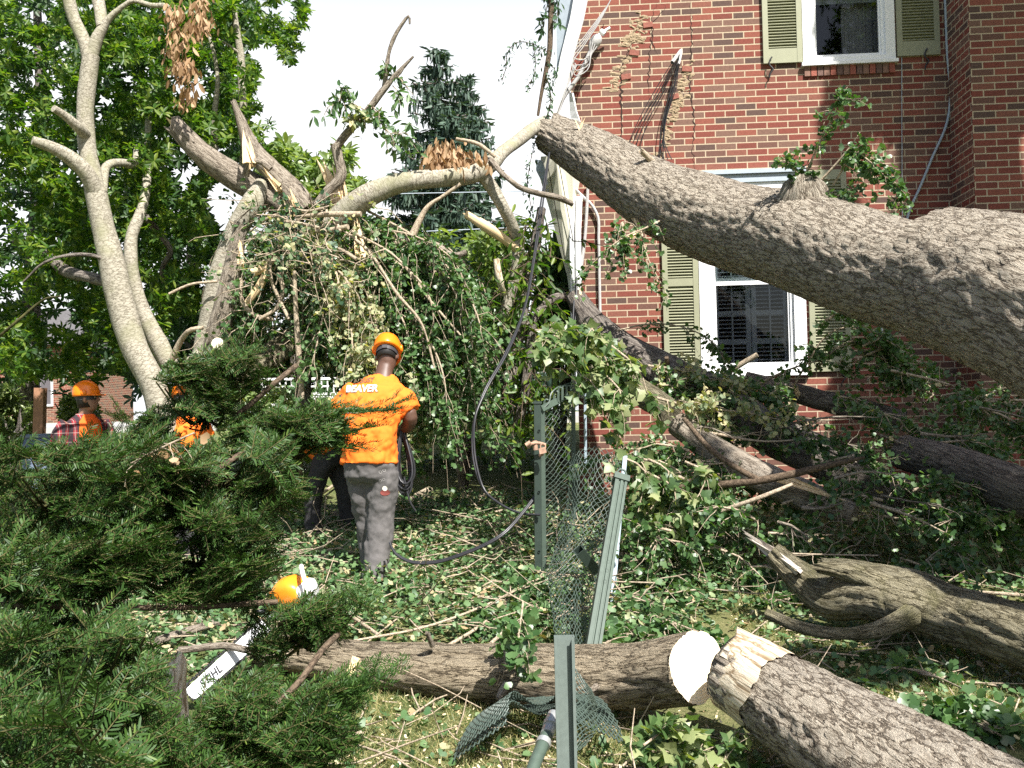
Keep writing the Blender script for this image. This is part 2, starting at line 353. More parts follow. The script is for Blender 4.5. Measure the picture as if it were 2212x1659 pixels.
def multi(parts):
    V = []; F = {}; n = 0
    for v, fs in parts:
        for f in fs:
            f = np.asarray(f); F.setdefault(f.shape[1], []).append(f + n)
        V.append(v); n += len(v)
    return np.concatenate(V), [np.concatenate(x) for x in F.values()]
def placed(shape, pos, axis, up, s):
    v, f = shape; fr = frames(np.array([axis], float), np.array([up], float))[0]
    return (np.asarray(v) * s) @ fr.T + np.asarray(pos), f
ROS = []
for q in range(5):
    ps = []; nl = 6 + q % 3
    for k in range(nl):
        a_ = 2 * math.pi * (k + .6 * rng.random()) / nl; el_ = rng.uniform(-.35, .45)
        ax = (math.cos(a_), math.sin(a_), el_); ps.append(placed(OVAL, (0, 0, 0), ax, (0, 0, 1), rng.uniform(.75, 1.1)))
    ROS.append(multi(ps))
def yew_spray(k):
    rs = np.random.default_rng(50 + k); P = []; D = []; U = []
    def twig(o, d, L, up):
        n = max(int(L / .0085), 3); t = np.linspace(.05, 1, n); side = np.cross(d, up)
        for i_, tt in enumerate(t):
            for s_ in (-1, 1):
                ax = nrm(d * (.34 + .6 * tt ** 3) + side * s_ * (1.05 - .35 * tt) + up * rs.uniform(-.15, .75)); P.append(o + d * L * tt + up * (-.03 * L * tt * tt)); D.append(ax); U.append(nrm(up + rs.normal(size=3) * .35))
    y = np.array([0, 1., 0]); up = np.array([0, 0, 1.]); L = .21; segA = [(np.zeros(3), y * L)]
    twig(np.zeros(3), y, L, up)
    for i_ in range(6):
        t = .12 + .13 * i_; s_ = 1 if i_ % 2 else -1; a_ = R(rs.uniform(35, 60)); d = nrm(np.array([s_ * math.sin(a_), math.cos(a_), rs.uniform(-.15, .25)]))
        l = (1 - t) * .15 + .03; o = y * L * t; twig(o, d, l, up); segA.append((o, o + d * l))
    return np.array(P), np.array(D), np.array(U), segA
NEED = (np.array([(0, 0, 0), (.085, .3, 0), (.075, .8, .02), (0, 1, .03), (-.075, .8, .02), (-.085, .3, 0)]), [[[0, 1, 2, 3], [0, 3, 4, 5]]])
YEW = []
for k in range(6):
    P_, D_, U_, S_ = yew_spray(k); g_ = G(); g_.inst(NEED[0], NEED[1], P_, frames(D_, U_), np.random.default_rng(k).uniform(.024, .033, len(P_)))
    YEW.append((g_.verts(), [np.concatenate([f for f, _, _ in g_.F])], S_))

def down(n): return np.tile([0, 0, -1.], (n, 1))
def twigs(gs, S, D, L, droop, r0, r1=.0012, k=4):
    """drooping side twigs; returns points and tangents spaced along them"""
    n = len(S)
    if n == 0: return np.zeros((0, 3)), np.zeros((0, 3))
    t = np.linspace(0, 1, k + 1); w_ = rng.normal(size=(n, k + 1, 3)) * (.035 * L)[:, None, None]; w_[:, 0] = 0
    P = S[:, None] + D[:, None] * (L[:, None] * t)[..., None] + np.array([0, 0, -1.]) * (droop * L[:, None] * t ** 2)[..., None] + w_
    rr = r0[:, None] * (1 - t) + r1 * t
    gs.segs(P[:, :-1].reshape(-1, 3), P[:, 1:].reshape(-1, 3), rr[:, :-1].ravel(), 4, rr[:, 1:].ravel())
    return P, nrm(np.gradient(P, axis=1))
def sites(P, T, per):
    n, k = P.shape[:2]; t = rng.random((n, per)) * (k - 1.001); i = t.astype(int); f = (t - i)[..., None]; r_ = np.arange(n)[:, None]
    return (P[r_, i] * (1 - f) + P[r_, i + 1] * f).reshape(-1, 3), T[r_, i].reshape(-1, 3)
def put_leaves(gl, shape, pos, tan, size, hang=.5, upb=.6, spread=1.0, mi=0):
    n = len(pos); ax = nrm(rng.normal(size=(n, 3)) * spread + tan * .3 + down(n) * hang)
    up = nrm(rng.normal(size=(n, 3)) + np.array([.25, -.45, .9]) * upb * 2)
    gl.inst(shape[0], shape[1], pos, frames(ax, up), size * rng.uniform(.7, 1.2, n), mi=mi)
def leafy(gs, gl, P, r0, r1, nt_, tl, ls, per=8, droop=.3, shape=None, lean=(0, 0, 0), t0=.1, seg=6, step=.08, hang=.6, on_main=0, upb=.6, sub=0, clump=3):
    shape = shape or GINK
    X, rr, T = tube(gs, P, np.linspace(r0, r1, len(P)), seg=seg, step=step, lump=.15, seed=rng.random() * 9)
    k = (t0 + (1 - t0) * rng.random(nt_)) * (len(X) - 1); k = k.astype(int)
    D = nrm(T[k] * .55 + rv(nt_) * .8 + np.array(lean)); L = tl * rng.uniform(.45, 1.15, nt_)
    TP, TT = twigs(gs, X[k], D, L, droop, np.minimum(rr[k] * .55, .006))
    if sub:
        s_, t_ = sites(TP, TT, sub); D2 = nrm(t_ * .5 + rv(len(s_)) * .8); TP2, TT2 = twigs(gs, s_, D2, np.full(len(s_), tl * .4) * rng.uniform(.5, 1.2, len(s_)), droop, np.full(len(s_), .002), k=2)
        a_, b_ = sites(TP2, TT2, per)
        for _ in range(clump): put_leaves(gl, shape, a_, b_, ls, hang, upb)
    a_, b_ = sites(TP, TT, per)
    for _ in range(clump): put_leaves(gl, shape, a_, b_, ls, hang, upb)
    if on_main:
        q = rng.integers(int(t0 * len(X)), len(X), on_main); put_leaves(gl, shape, X[q], T[q], ls, hang, upb)
    return X, rr, T

# ------------------------------------------------------------------ the setting: ground, road
def ground():
    m, t = nt('lawn_soil'); ge = N(t, 'ShaderNodeNewGeometry')
    n1 = N(t, 'ShaderNodeTexNoise', {'Vector': ge.outputs['Position'], 'Scale': 1.3, 'Detail': 8.0, 'Roughness': .65})
    n2 = N(t, 'ShaderNodeTexNoise', {'Vector': ge.outputs['Position'], 'Scale': 55.0, 'Detail': 6.0, 'Roughness': .8})
    a_ = ramp(t, n2.outputs['Fac'], [(.3, (.06, .07, .025)), (.5, (.20, .20, .085)), (.72, (.40, .34, .18))])
    b_ = ramp(t, n2.outputs['Fac'], [(.3, (.05, .08, .02)), (.55, (.11, .15, .05)), (.8, (.22, .24, .10))])
    f_ = N(t, 'ShaderNodeMapRange', {'Value': n1.outputs['Fac'], 'From Min': .38, 'From Max': .62})
    c = N(t, 'ShaderNodeMix', {'A': a_, 'B': b_, 'Factor': f_.outputs[0]}, data_type='RGBA')
    p = N(t, 'ShaderNodeBsdfPrincipled', {'Base Color': c.outputs['Result'], 'Roughness': .95, 'Specular IOR Level': .1})
    b = N(t, 'ShaderNodeBump', {'Height': n2.outputs['Fac'], 'Strength': .9, 'Distance': .03}); t.links.new(b.outputs[0], p.inputs['Normal'])
    out(t, p.outputs[0])
    xs = np.unique(np.concatenate([np.linspace(-7, 7, 141), -np.geomspace(7, 500, 26), np.geomspace(7, 500, 26)]))
    ys = np.unique(np.concatenate([[-60, -20, -6, -2, 0], np.linspace(1, 13, 121), np.geomspace(13, 900, 50)]))
    X, Y = np.meshgrid(xs, ys); Z = gz(X, Y); n = len(xs); k = len(ys)
    i = (np.arange(k - 1)[:, None] * n + np.arange(n - 1)[None]).ravel()
    g = G(); g.add(np.stack([X, Y, Z], -1).reshape(-1, 3), [np.stack([i, i + 1, i + n + 1, i + n], -1)])
    put(g.obj('ground', m, (0, 0, 0)), kind='structure')
    # street far left behind the trees
    mr = plain('pale_asphalt', (.24, .235, .235), .9, var=.15, scale=4); g = G()
    y0, y1 = 25.5, 30.0; xs = np.linspace(-40, 4, 60); v = []
    for x in xs: v += [(x, y0, float(gz(x, y0)) + .03), (x, (y0 + y1) / 2, float(gz(x, (y0 + y1) / 2)) + .06), (x, y1, float(gz(x, y1)) + .03)]
    i = np.arange(59) * 3
    g.add(v, [np.concatenate([np.stack([i, i + 3, i + 4, i + 1], -1), np.stack([i + 1, i + 4, i + 5, i + 2], -1)])])
    put(g.obj('road', mr, (0, 0, 0)), kind='structure')
    for yk in (y0, y1):
        g = G()
        for a0, a1 in zip(xs[:-1], xs[1:]):
            z0, z1 = float(gz(a0, yk)) - .05, float(gz(a1, yk)) - .05
            s_ = -.15 if yk == y0 else .003
            g.box((a0, yk + s_, z0), (a1 - a0, 0, z1 - z0), (0, .15, 0), (0, 0, .2))
        put(g.obj('kerb', plain('kerb_concrete', (.4, .39, .37), .9), (0, 0, 0)), kind='structure')
ground()

# ------------------------------------------------------------------ the brick house
AW = R(4.0); UW = np.array([math.cos(AW), -math.sin(AW), 0]); NW = np.array([-math.sin(AW), -math.cos(AW), 0]); ZW = np.array([0, 0, 1.])
OW = at(1242, 560, 10.5); OW[2] = 0
def W(u, z, n=0.): return OW + UW * u + ZW * z + NW * n
def wuv(px, py, n=0.):
    d = at(px, py, 1.0) - CAM; t = ((OW + NW * n - CAM) @ NW) / (d @ NW); p = CAM + d * t - OW
    return float(p @ UW), float(p[2])
def wb(g, u0, u1, z0, z1, n0, n1, mi=0): g.box(W(u0, z0, n0), UW * (u1 - u0), NW * (n1 - n0) * 1.0, ZW * (z1 - z0), mi)
def brickmat():
    m, t = nt('red_brick'); a = N(t, 'ShaderNodeAttribute', attribute_name='bk')
    br = N(t, 'ShaderNodeTexBrick', {'Vector': a.outputs['Vector'], 'Color1': (0, 0, 0), 'Color2': (1, 1, 1), 'Mortar': (.5, .5, .5), 'Scale': 1.0, 'Mortar Size': .0068, 'Mortar Smooth': .15, 'Bias': 0., 'Brick Width': .213, 'Row Height': .0685})
    c = ramp(t, br.outputs['Color'], [(.0, (.185, .056, .042)), (.20, (.22, .075, .053)), (.36, (.165, .053, .04)), (.50, (.20, .08, .058)), (.62, (.135, .070, .054)), (.76, (.165, .095, .072)), (.90, (.095, .060, .05)), (1., (.185, .105, .078))], 'CONSTANT')
    n = N(t, 'ShaderNodeTexNoise', {'Vector': a.outputs['Vector'], 'Scale': 45.0, 'Detail': 6.0, 'Roughness': .75})
    n3 = N(t, 'ShaderNodeTexNoise', {'Vector': a.outputs['Vector'], 'Scale': .9, 'Detail': 3.0})
    vr = ramp(t, n.outputs['Fac'], [(.25, (.72, .72, .72)), (.75, (1.25, 1.22, 1.2))])
    c1 = N(t, 'ShaderNodeMix', {'A': c, 'B': vr, 'Factor': 1.0}, data_type='RGBA', blend_type='MULTIPLY')
    mo = ramp(t, n.outputs['Fac'], [(.3, (.36, .28, .19)), (.7, (.48, .39, .28))])
    c2 = N(t, 'ShaderNodeMix', {'A': c1.outputs['Result'], 'B': mo, 'Factor': br.outputs['Fac']}, data_type='RGBA')
    p = N(t, 'ShaderNodeBsdfPrincipled', {'Base Color': c2.outputs['Result'], 'Roughness': .9, 'Specular IOR Level': .2})
    iv = N(t, 'ShaderNodeMath', {0: n.outputs['Fac'], 1: .25, 2: 1.0}, operation='MULTIPLY_ADD')
    h = N(t, 'ShaderNodeMath', {0: iv.outputs[0], 1: br.outputs['Fac']}, operation='SUBTRACT')
    b = N(t, 'ShaderNodeBump', {'Height': h.outputs[0], 'Strength': .8, 'Distance': .008}); t.links.new(b.outputs[0], p.inputs['Normal'])
    out(t, p.outputs[0]); return m
M['brick'] = brickmat()
M['sage'] = plain('sage_green_paint', (.265, .268, .175), .5, var=.05, scale=12)
M['white'] = plain('white_vinyl', (.80, .80, .80), .4, var=.03, scale=6)
M['offwhite'] = plain('weathered_white_metal', (.70, .71, .70), .5, var=.09, scale=9)
M['soffit'] = plain('cream_soffit_vinyl', (.66, .64, .52), .6, var=.08, scale=5)
M['greyblue'] = plain('grey_blue_metal', (.34, .39, .43), .45, var=.08)
M['conduit'] = plain('grey_conduit', (.40, .39, .38), .5, var=.12)
M['black'] = plain('black_rubber', (.025, .025, .028), .38, var=.2)
M['iron'] = plain('black_iron', (.02, .02, .022), .5)
M['blind'] = plain('white_louvre', (.72, .75, .76), .5, var=.03)
M['room'] = plain('dim_room', (.10, .09, .10), .9)
M['curtain'] = plain('pale_curtain', (.6, .58, .56), .9, var=.12, scale=9)
M['mortar'] = plain('broken_mortar', (.30, .225, .14), .95, var=.35, scale=60, bump=1.)
M['crack'] = plain('open_crack', (.03, .016, .012), 1.)
M['shingle'] = plain('dark_shingle', (.09, .085, .085), .9, var=.3, scale=12)
def glass(name, tint, refl):
    m, t = nt(name); tr = N(t, 'ShaderNodeBsdfTransparent', {'Color': tint}); gl = N(t, 'ShaderNodeBsdfGlossy', {'Roughness': .03})
    fr = N(t, 'ShaderNodeFresnel', {'IOR': 1.5}); f = N(t, 'ShaderNodeMath', {0: fr.outputs[0], 1: refl}, operation='MULTIPLY')
    out(t, N(t, 'ShaderNodeMixShader', {0: f.outputs[0], 1: tr.outputs[0], 2: gl.outputs[0]}).outputs[0]); return m
M['glass'] = glass('window_glass', (.78, .85, .85), 1.1)
M['screen'] = glass('window_glass_with_screen', (.52, .54, .58), 1.0)

house = thing('brick_house', 'red brick house with sage green shutters, its left corner smashed by the fallen trunk', 'house', W(0, .3))
UI = wuv(2050, 300)[0]                         # inner corner of the projecting wing
PW = .62
def house_walls():
    uw = (wuv(1733, 90)[0], wuv(1932, 90)[0], wuv(1740, 138)[1], wuv(1740, 138)[1] + 1.5)
    lw = (wuv(1512, 690)[0], wuv(1741, 690)[0], wuv(1600, 806)[1], wuv(1600, 396)[1])
    zb, zt = -.3, 6.4
    g = G()
    def q(u0, u1, z0, z1, n=0.):
        nu = max(int((u1 - u0) / .6), 1); 
        g.add([W(u0, z0, n), W(u1, z0, n), W(u1, z1, n), W(u0, z1, n)], [[[0, 1, 2, 3]]], bk=[(u0, z0, 0), (u1, z0, 0), (u1, z1, 0), (u0, z1, 0)], smooth=False)
    ul, ur = min(lw[0], uw[0]), max(lw[1], uw[1])
    q(0, lw[0], zb, lw[3]); q(lw[0], lw[1], zb, lw[2]); q(lw[1], UI, zb, lw[3])
    q(0, UI, lw[3], uw[2]); q(0, uw[0], uw[2], uw[3]); q(uw[1], UI, uw[2], uw[3]); q(0, UI, uw[3], zt)
    for (u0, u1, z0, z1) in (lw, uw):          # brick reveals
        for ua in (u0, u1): g.add([W(ua, z0, 0), W(ua, z1, 0), W(ua, z1, -.14), W(ua, z0, -.14)], [[[0, 1, 2, 3]]], bk=[(0, z0, 0), (0, z1, 0), (.1, z1, 0), (.1, z0, 0)], smooth=False)
        for za in (z0, z1): g.add([W(u0, za, 0), W(u1, za, 0), W(u1, za, -.14), W(u0, za, -.14)], [[[0, 1, 2, 3]]], bk=[(u0, za, 0), (u1, za, 0), (u1, za + .1, 0), (u0, za + .1, 0)], smooth=False)
    # return and face of the wing, plus the hidden side and back walls
    g.add([W(UI, zb, 0), W(UI, zb, PW), W(UI, zt, PW), W(UI, zt, 0)], [[[0, 1, 2, 3]]], bk=[(.05, zb, 0), (.05 + PW, zb, 0), (.05 + PW, zt, 0), (.05, zt, 0)], smooth=False)
    ue = UI + 4.2
    g.add([W(UI, zb, PW), W(ue, zb, PW), W(ue, zt, PW), W(UI, zt, PW)], [[[0, 1, 2, 3]]], bk=[(UI + .08, zb + .02, 0), (ue + .08, zb + .02, 0), (ue + .08, zt + .02, 0), (UI + .08, zt + .02, 0)], smooth=False)
    for (p0, p1) in (((0, 0), (0, -8)), ((0, -8), (ue, -8)), ((ue, -8), (ue, PW))):
        a_, b_ = W(p0[0], 0, p0[1]), W(p1[0], 0, p1[1]); L = np.linalg.norm(b_ - a_)
        g.add([a_ + ZW * zb, b_ + ZW * zb, b_ + ZW * zt, a_ + ZW * zt], [[[0, 1, 2, 3]]], bk=[(0, zb, 0), (L, zb, 0), (L, zt, 0), (0, zt, 0)], smooth=False)
    part(g, 'wall', M['brick'], house)
    g = G(); ru = [(.0, 6.42, .0), (ue + .05, 6.42, .0), (ue + .05, 6.42, -8.2), (.0, 6.42, -8.2), (.0, 8.6, -4), (ue + .05, 8.6, -4)]
    g.add([W(a, b, c) for a, b, c in ru], [[[0, 1, 5, 4], [2, 3, 4, 5], [3, 2, 1, 0]], [[0, 4, 3], [1, 2, 5]]], smooth=False); part(g, 'roof', M['shingle'], house)
    # ---------------- windows
    def window(u0, u1, z0, z1, fw, lower):
        g = G(); d0, d1 = -.05, .028
        wb(g, u0, u0 + fw, z0, z1, d0, d1); wb(g, u1 - fw, u1, z0, z1, d0, d1); wb(g, u0 + fw, u1 - fw, z1 - fw * .6, z1, d0, d1); wb(g, u0 + fw, u1 - fw, z0, z0 + fw * .55, d0, d1)
        wb(g, u0 - .02, u1 + .02, z0 - .035, z0 - .001, d0, d1 + .03)
        for (a, b) in ((u0 + fw, u0 + fw + .035), (u1 - fw - .035, u1 - fw)): wb(g, a, b, z0 + fw * .55, z1 - fw * .6, d0 - .03, d0 + .045)
        f = part(g, 'window', M['white'], house)
        a, b, c, d = u0 + fw + .035, u1 - fw - .035, z0 + fw * .55, z1 - fw * .6
        zm = c + (d - c) * (.5 if not lower else .475)
        g = G(); e = .04
        for (lo, hi, n) in ((c, zm + .02, -.045), (zm - .02, d, -.075)):
            wb(g, a, b, lo, lo + e, n - .02, n + .02); wb(g, a, b, hi - e, hi, n - .02, n + .02)
            wb(g, a, a + .02, lo + e, hi - e, n - .02, n + .02); wb(g, b - .02, b, lo + e, hi - e, n - .02, n + .02)
        part(g, 'sash', M['white'], f)
        for (lo, hi, n, mt) in ((c + e, zm - e + .02, -.045, 'screen'), (zm + e - .02, d - e, -.075, 'glass')):
            g = G(); g.add([W(a + .02, lo, n), W(b - .02, lo, n), W(b - .02, hi, n), W(a + .02, hi, n)], [[[0, 1, 2, 3]]], smooth=False); part(g, 'pane', M[mt], f)
        g = G(); r0, r1 = u0 - .3, u1 + .3     # the dim room behind
        c8 = [W(r0, z0 - .5, -.16), W(r1, z0 - .5, -.16), W(r1, z1 + .3, -.16), W(r0, z1 + .3, -.16), W(r0, z0 - .5, -1.8), W(r1, z0 - .5, -1.8), W(r1, z1 + .3, -1.8), W(r0, z1 + .3, -1.8)]
        g.add(c8, [[[4, 5, 6, 7], [0, 1, 5, 4], [3, 7, 6, 2], [0, 4, 7, 3], [1, 2, 6, 5]]], smooth=False); part(g, 'room', M['room'], f)
        g = G()
        if lower:                              # plantation shutters behind the glass
            mid = (a + b) / 2
            for (p, q_) in ((a, mid - .004), (mid + .004, b)):
                for (s0, s1) in ((p, p + .05), (q_ - .05, q_)): wb(g, s0, s1, c, d, -.13, -.10)
                for zr in (c, c + (zm - c) * .28, c + (zm - c) * .62, zm + .02, d - .06): wb(g, p + .05, q_ - .05, zr, zr + .05, -.13, -.10)
                for z in np.arange(c + .08, d - .06, .042):
                    o = W(p + .05, z, -.145); g.box(o, UW * (q_ - p - .1), NW * .045 + ZW * -.012, ZW * .006 + NW * .001)
                wb(g, (p + q_) / 2 - .008, (p + q_) / 2 + .008, c + .05, d - .06, -.098, -.09)
            part(g, 'louvre_shutters', M['blind'], f)
        else:
            wb(g, a, b, zm - .08, d, -.16, -.14); part(g, 'roller_blind', M['blind'], f)
            g = G(); us = np.linspace(b - .34, b + .05, 26); v = []
            for k, u in enumerate(us): v += [W(u, c - .1, -.25 + .025 * math.sin(k * 1.35)), W(u, d, -.25 + .025 * math.sin(k * 1.35))]
            i = np.arange(25) * 2; g.add(v, [np.stack([i, i + 2, i + 3, i + 1], -1)]); part(g, 'curtain', M['curtain'], f)
        return f
    window(*uw, .095, False); window(*lw, .12, True)
    # rowlock brick sill below the upper window
    g = G(); u = uw[0] + .01; k = 0
    msill = [plain('sill_brick_%s' % n, c, .9, var=.2, scale=50, bump=.5) for n, c in (('brown', (.20, .11, .08)), ('red', (.26, .08, .055)), ('umber', (.13, .075, .06)))]
    while u < uw[1] - .06:
        g.box(W(u, uw[2] - .037 - .10, -.05), UW * .056, NW * .075, ZW * .10, k % 3); u += .066; k += 1
    part(g, 'brick_sill', msill, house)
    # head trim over the lower window
    g = G(); h0 = wuv(1600, 396)[1]; l0, l1 = lw[0] - .03, lw[1] + .03
    wb(g, l0, l1, h0 + .001, h0 + .045, -.03, .05); wb(g, l0, l1, h0 + .047, h0 + .085, -.03, .035); wb(g, l0, l1, h0 + .087, h0 + .13, -.03, .075)
    part(g, 'window_head', M['greyblue'], house)
    # ---------------- louvred shutters
    def shutter(u0, u1, z0, z1, n0, hook):
        g = G(); s_ = .055; zs = [z0, z0 + (z1 - z0) * (.47 if z1 - z0 > 1.8 else .5), z1]
        wb(g, u0, u0 + s_, z0, z1, n0, n0 + .035); wb(g, u1 - s_, u1, z0, z1, n0, n0 + .035)
        rails = [(z0, z0 + .15), (zs[1] - .04, zs[1] + .04), (z1 - .1, z1)]
        for a, b in rails: wb(g, u0 + s_, u1 - s_, a, b, n0 + .003, n0 + .032)
        sh = part(g, 'shutter', M['sage'], house)
        g = G()
        for (a, b) in ((rails[0][1], rails[1][0]), (rails[1][1], rails[2][0])):
            for z in np.arange(a + .006, b - .02, .0305):
                o = W(u0 + s_, z, n0 + .03); g.box(o, UW * (u1 - u0 - 2 * s_), NW * -.026 + ZW * .020, ZW * .007 + NW * .004)
            wb(g, u0 + s_, u1 - s_, a, b, n0 - .002, n0 + .001)
        part(g, 'slats', M['sage'], sh)
        if hook is not None:                   # S-shaped iron shutter dog
            P = [W(hook + .035 * math.sin(t * 2.2 + .6) * (1 if t < 0 else -1) * (1 if abs(t) > .1 else .6), z0 - .05 + t * .1, n0 + .045 + .01 * math.cos(t)) for t in np.linspace(-1.1, 1.1, 11)]
            g = G(); tube(g, P, .008, seg=6, step=.01); g.segs([W(hook, z0 - .05, -.01)], [W(hook, z0 - .05, n0 + .05)], .009, 8); part(g, 'shutter_dog', M['iron'], sh)
    zu = wuv(1690, 138)[1]; sw = .40
    shutter(uw[0] - .008 - sw, uw[0] - .008, zu, zu + 1.55, .004, uw[0] - .32)
    u_ = wuv(1936, 110)[0]; shutter(u_, u_ + .43, wuv(1980, 122)[1], wuv(1980, 122)[1] + 1.55, .004, u_ + .30)
    zl = wuv(1470, 806)[1]; shutter(lw[0] - .008 - .37, lw[0] - .008, zl - .03, lw[3] + .08, .004, None)
    shutter(lw[1] + .03, lw[1] + .44, zl - .02, lw[3] + .10, .004, lw[1] + .36)
    # ---------------- pipes and wires on the wall
    def pipe(name, pts, r, mat, n=.03, seg=8, lab=None):
        g = G(); P = []
        for p in pts:
            u, z = wuv(p[0], p[1], p[2] if len(p) > 2 else n); P.append(W(u, z, p[2] if len(p) > 2 else n))
        tube(g, P, r, seg=seg, step=.05); return part(g, name, M[mat], house, lab)
    pipe('conduit', [(1270, 395), (1268, 450), (1263, 520), (1256, 580), (1252, 660), (1249, 760)], .016, 'conduit', .05)
    pipe('conduit', [(1240, 405), (1256, 422), (1276, 440), (1290, 464), (1293, 517), (1295, 610), (1298, 760)], .016, 'conduit', .04)
    pipe('cable_pipe', [(2041, -20), (2046, 110), (2052, 225), (2048, 255), (2012, 345), (1985, 410), (1966, 452), (1950, 520)], .014, 'greyblue', .04)
    pipe('wall_wire', [(1948, -20), (1948, 250), (1949, 480), (1949, 620)], .004, 'greyblue', .02)
    pipe('wall_wire', [(1903, 760), (1908, 660), (1912, 600)], .012, 'offwhite', .03)
    for k, (a, b) in enumerate(((1231, 1241), (1243, 1256))):
        g = G(); cs = [(wuv((a + b) / 2 + dx, y, .05)) for y, dx in ((425, 2), (500, -1), (600, 0), (700, 2), (860, 4))]; wd = (b - a) / 208.
        rings = [[W(u - wd / 2, z, .02), W(u + wd / 2, z, .02), W(u + wd / 2, z, .085), W(u + wd * .1, z, .085), W(u, z, .075), W(u - wd * .1, z, .085), W(u - wd / 2, z, .085)] for u, z in cs]
        g.loft(rings[::-1]); part(g, 'downspout', M['offwhite'], house)
    # service mast with weatherhead
    g = G(); P = [W(*wuv(*p, .14), .14) for p in ((1279, 102), (1250, 165), (1215, 215), (1200, 260), (1188, 330), (1184, 420))]; tube(g, P, .022, seg=10, step=.05)
    mast = part(g, 'service_mast', M['conduit'], house)
    g = G(); a_, b_ = P[0], W(*wuv(1291, 82, .16), .16); d = nrm(b_ - a_); fr = frames(d[None], np.array([[0, -1., .2]]))[0]
    g.loft([ell(a_ + d * t, fr[:, 0] * r_, fr[:, 2] * r_, 14) for t, r_ in ((-.03, .03), (0, .05), (.05, .062), (.1, .058), (.135, .035), (.145, .01))]); part(g, 'weatherhead', M['conduit'], mast)
    g = G()
    for k in range(4):
        q0 = (1290 - k * 5, 100 - 4 * k); tube(g, [W(*wuv(*p, .2 + .02 * k), .2 + .02 * k) for p in (q0, (1265, 128 + 9 * k), (1243, 128 + 12 * k), (1236, 118 + 9 * k), (1262, 80 + 6 * k), (1292, 40 + 4 * k), (1318, 2), (1330, -25))], .006, seg=5, step=.05)
    for k in range(3): tube(g, [W(*wuv(*p, .22), .22) for p in ((1240 + k * 3, 140), (1220 + 2 * k, 190), (1205 + k * 2, 240), (1190 + 2 * k, 300))], .007, seg=5, step=.06)
    part(g, 'service_wires', M['conduit'], mast)
    g = G()
    for (a, b, r_) in (((1290, 77), (1318, 60), .016), ((1297, 67), (1306, 74), .03)): g.segs([W(*wuv(*a, .12), .12)], [W(*wuv(*b, .12), .12)], r_, 8)
    part(g, 'insulator', M['white'], mast)
    # bracket with the torn bundle of black wires
    g = G(); g.segs([W(*wuv(1472, 108, -.02), -.02)], [W(*wuv(1452, 135, .16), .16)], .02, 6); g.segs([W(*wuv(1472, 112, 0), .0)], [W(*wuv(1466, 140, .12), .12)], .014, 6); bk_ = part(g, 'wire_bracket', M['conduit'], house)
    g = G()
    for k in range(6):
        e = 1350 + k * 9 + (k > 3) * 35; s0 = (1454 + 3 * k, 132 + k)
        tube(g, [W(*wuv(s0[0], s0[1], .15), .15), W(*wuv(s0[0] * .72 + e * .28 - 7, 190 + 3 * k, .11), .11), W(*wuv(s0[0] * .3 + e * .7 - 4, 265, .08), .08), W(*wuv(e, 335 + 3 * k, .06), .06), W(*wuv(e - 8, 395, .05), .05)], .0045, seg=5, step=.06)
    for k in range(4):
        tube(g, [W(*wuv(1467, 118, .1), .1), W(*wuv(1460 - 3 * k, 190, .07), .07), W(*wuv(1441 - 2 * k, 250, .05), .05), W(*wuv(1430 + 2 * k, 310, .05), .05), W(*wuv(1436 + 9 * k - 12, 345, .06), .06)], .005, seg=5, step=.06)
    part(g, 'torn_wires', M['black'], bk_)
    # ---------------- cracks and broken mortar
    def crack(pts, w0):
        g = G(); P = []
        for (x0, y0), (x1, y1) in zip(pts[:-1], pts[1:]):
            u0, z0 = wuv(x0, y0); u1, z1 = wuv(x1, y1); nz = max(int(abs(z1 - z0) / .0343), 1)
            for k in range(nz):
                f = k / nz; jit = .018 * (1 if k % 2 else -1) * rng.random(); P.append((u0 + (u1 - u0) * f + jit, z0 + (z1 - z0) * f))
        v = []
        for k, (u, z) in enumerate(P):
            ww = w0 * (.25 + rng.random()) * math.sin(math.pi * (k + .7) / (len(P) + .4)); v += [W(u - ww, z, .004), W(u + ww, z, .004)]
        i = np.arange(len(P) - 1) * 2; g.add(v, [np.stack([i, i + 1, i + 3, i + 2], -1)], smooth=False); part(g, 'wall_crack', M['crack'], house)
    crack([(1420, 5), (1408, 40), (1404, 100), (1401, 180), (1404, 240)], .005)
    crack([(1370, 65), (1362, 100), (1340, 150), (1342, 190), (1343, 250), (1340, 330)], .011)
    crack([(1492, 0), (1494, 110), (1489, 170), (1495, 230), (1500, 262), (1497, 330), (1502, 395)], .007)
    crack([(1405, 0), (1440, 12), (1408, 55), (1410, 95), (1428, 130)], .006)
    def rubble(pts, wd, n, nm='broken_mortar'):
        g = G(); pts = [wuv(*p) for p in pts]
        for k in range(n):
            j = rng.random() * (len(pts) - 1.001); i = int(j); f = j - i
            u = pts[i][0] * (1 - f) + pts[i + 1][0] * f + rng.normal() * wd; z = pts[i][1] * (1 - f) + pts[i + 1][1] * f + rng.normal() * .015
            a, b, h = rng.uniform(.012, .06), rng.uniform(.008, .026), rng.uniform(.003, .011); o = W(u, z, .002); t_ = rng.uniform(-.6, .6)
            du = UW * math.cos(t_) + ZW * math.sin(t_); dz = ZW * math.cos(t_) - UW * math.sin(t_)
            v = [o + du * a * sx_ * rng.uniform(.6, 1) + dz * b * sz_ * rng.uniform(.6, 1) for sx_, sz_ in ((-1, -1), (1, -1), (1.2, 0), (1, 1), (-1, 1), (-1.2, 0))] + [o + NW * h + du * a * rng.uniform(-.4, .4)]
            g.add(v, [[[0, 1, 6], [1, 2, 6], [2, 3, 6], [3, 4, 6], [4, 5, 6], [5, 0, 6]]], smooth=False)
        part(g, nm, M['mortar'], house)
    rubble([(1390, 20), (1382, 60), (1368, 80), (1352, 110), (1345, 140), (1330, 190)], .045, 60)
    rubble([(1362, 80), (1372, 88)], .06, 30)
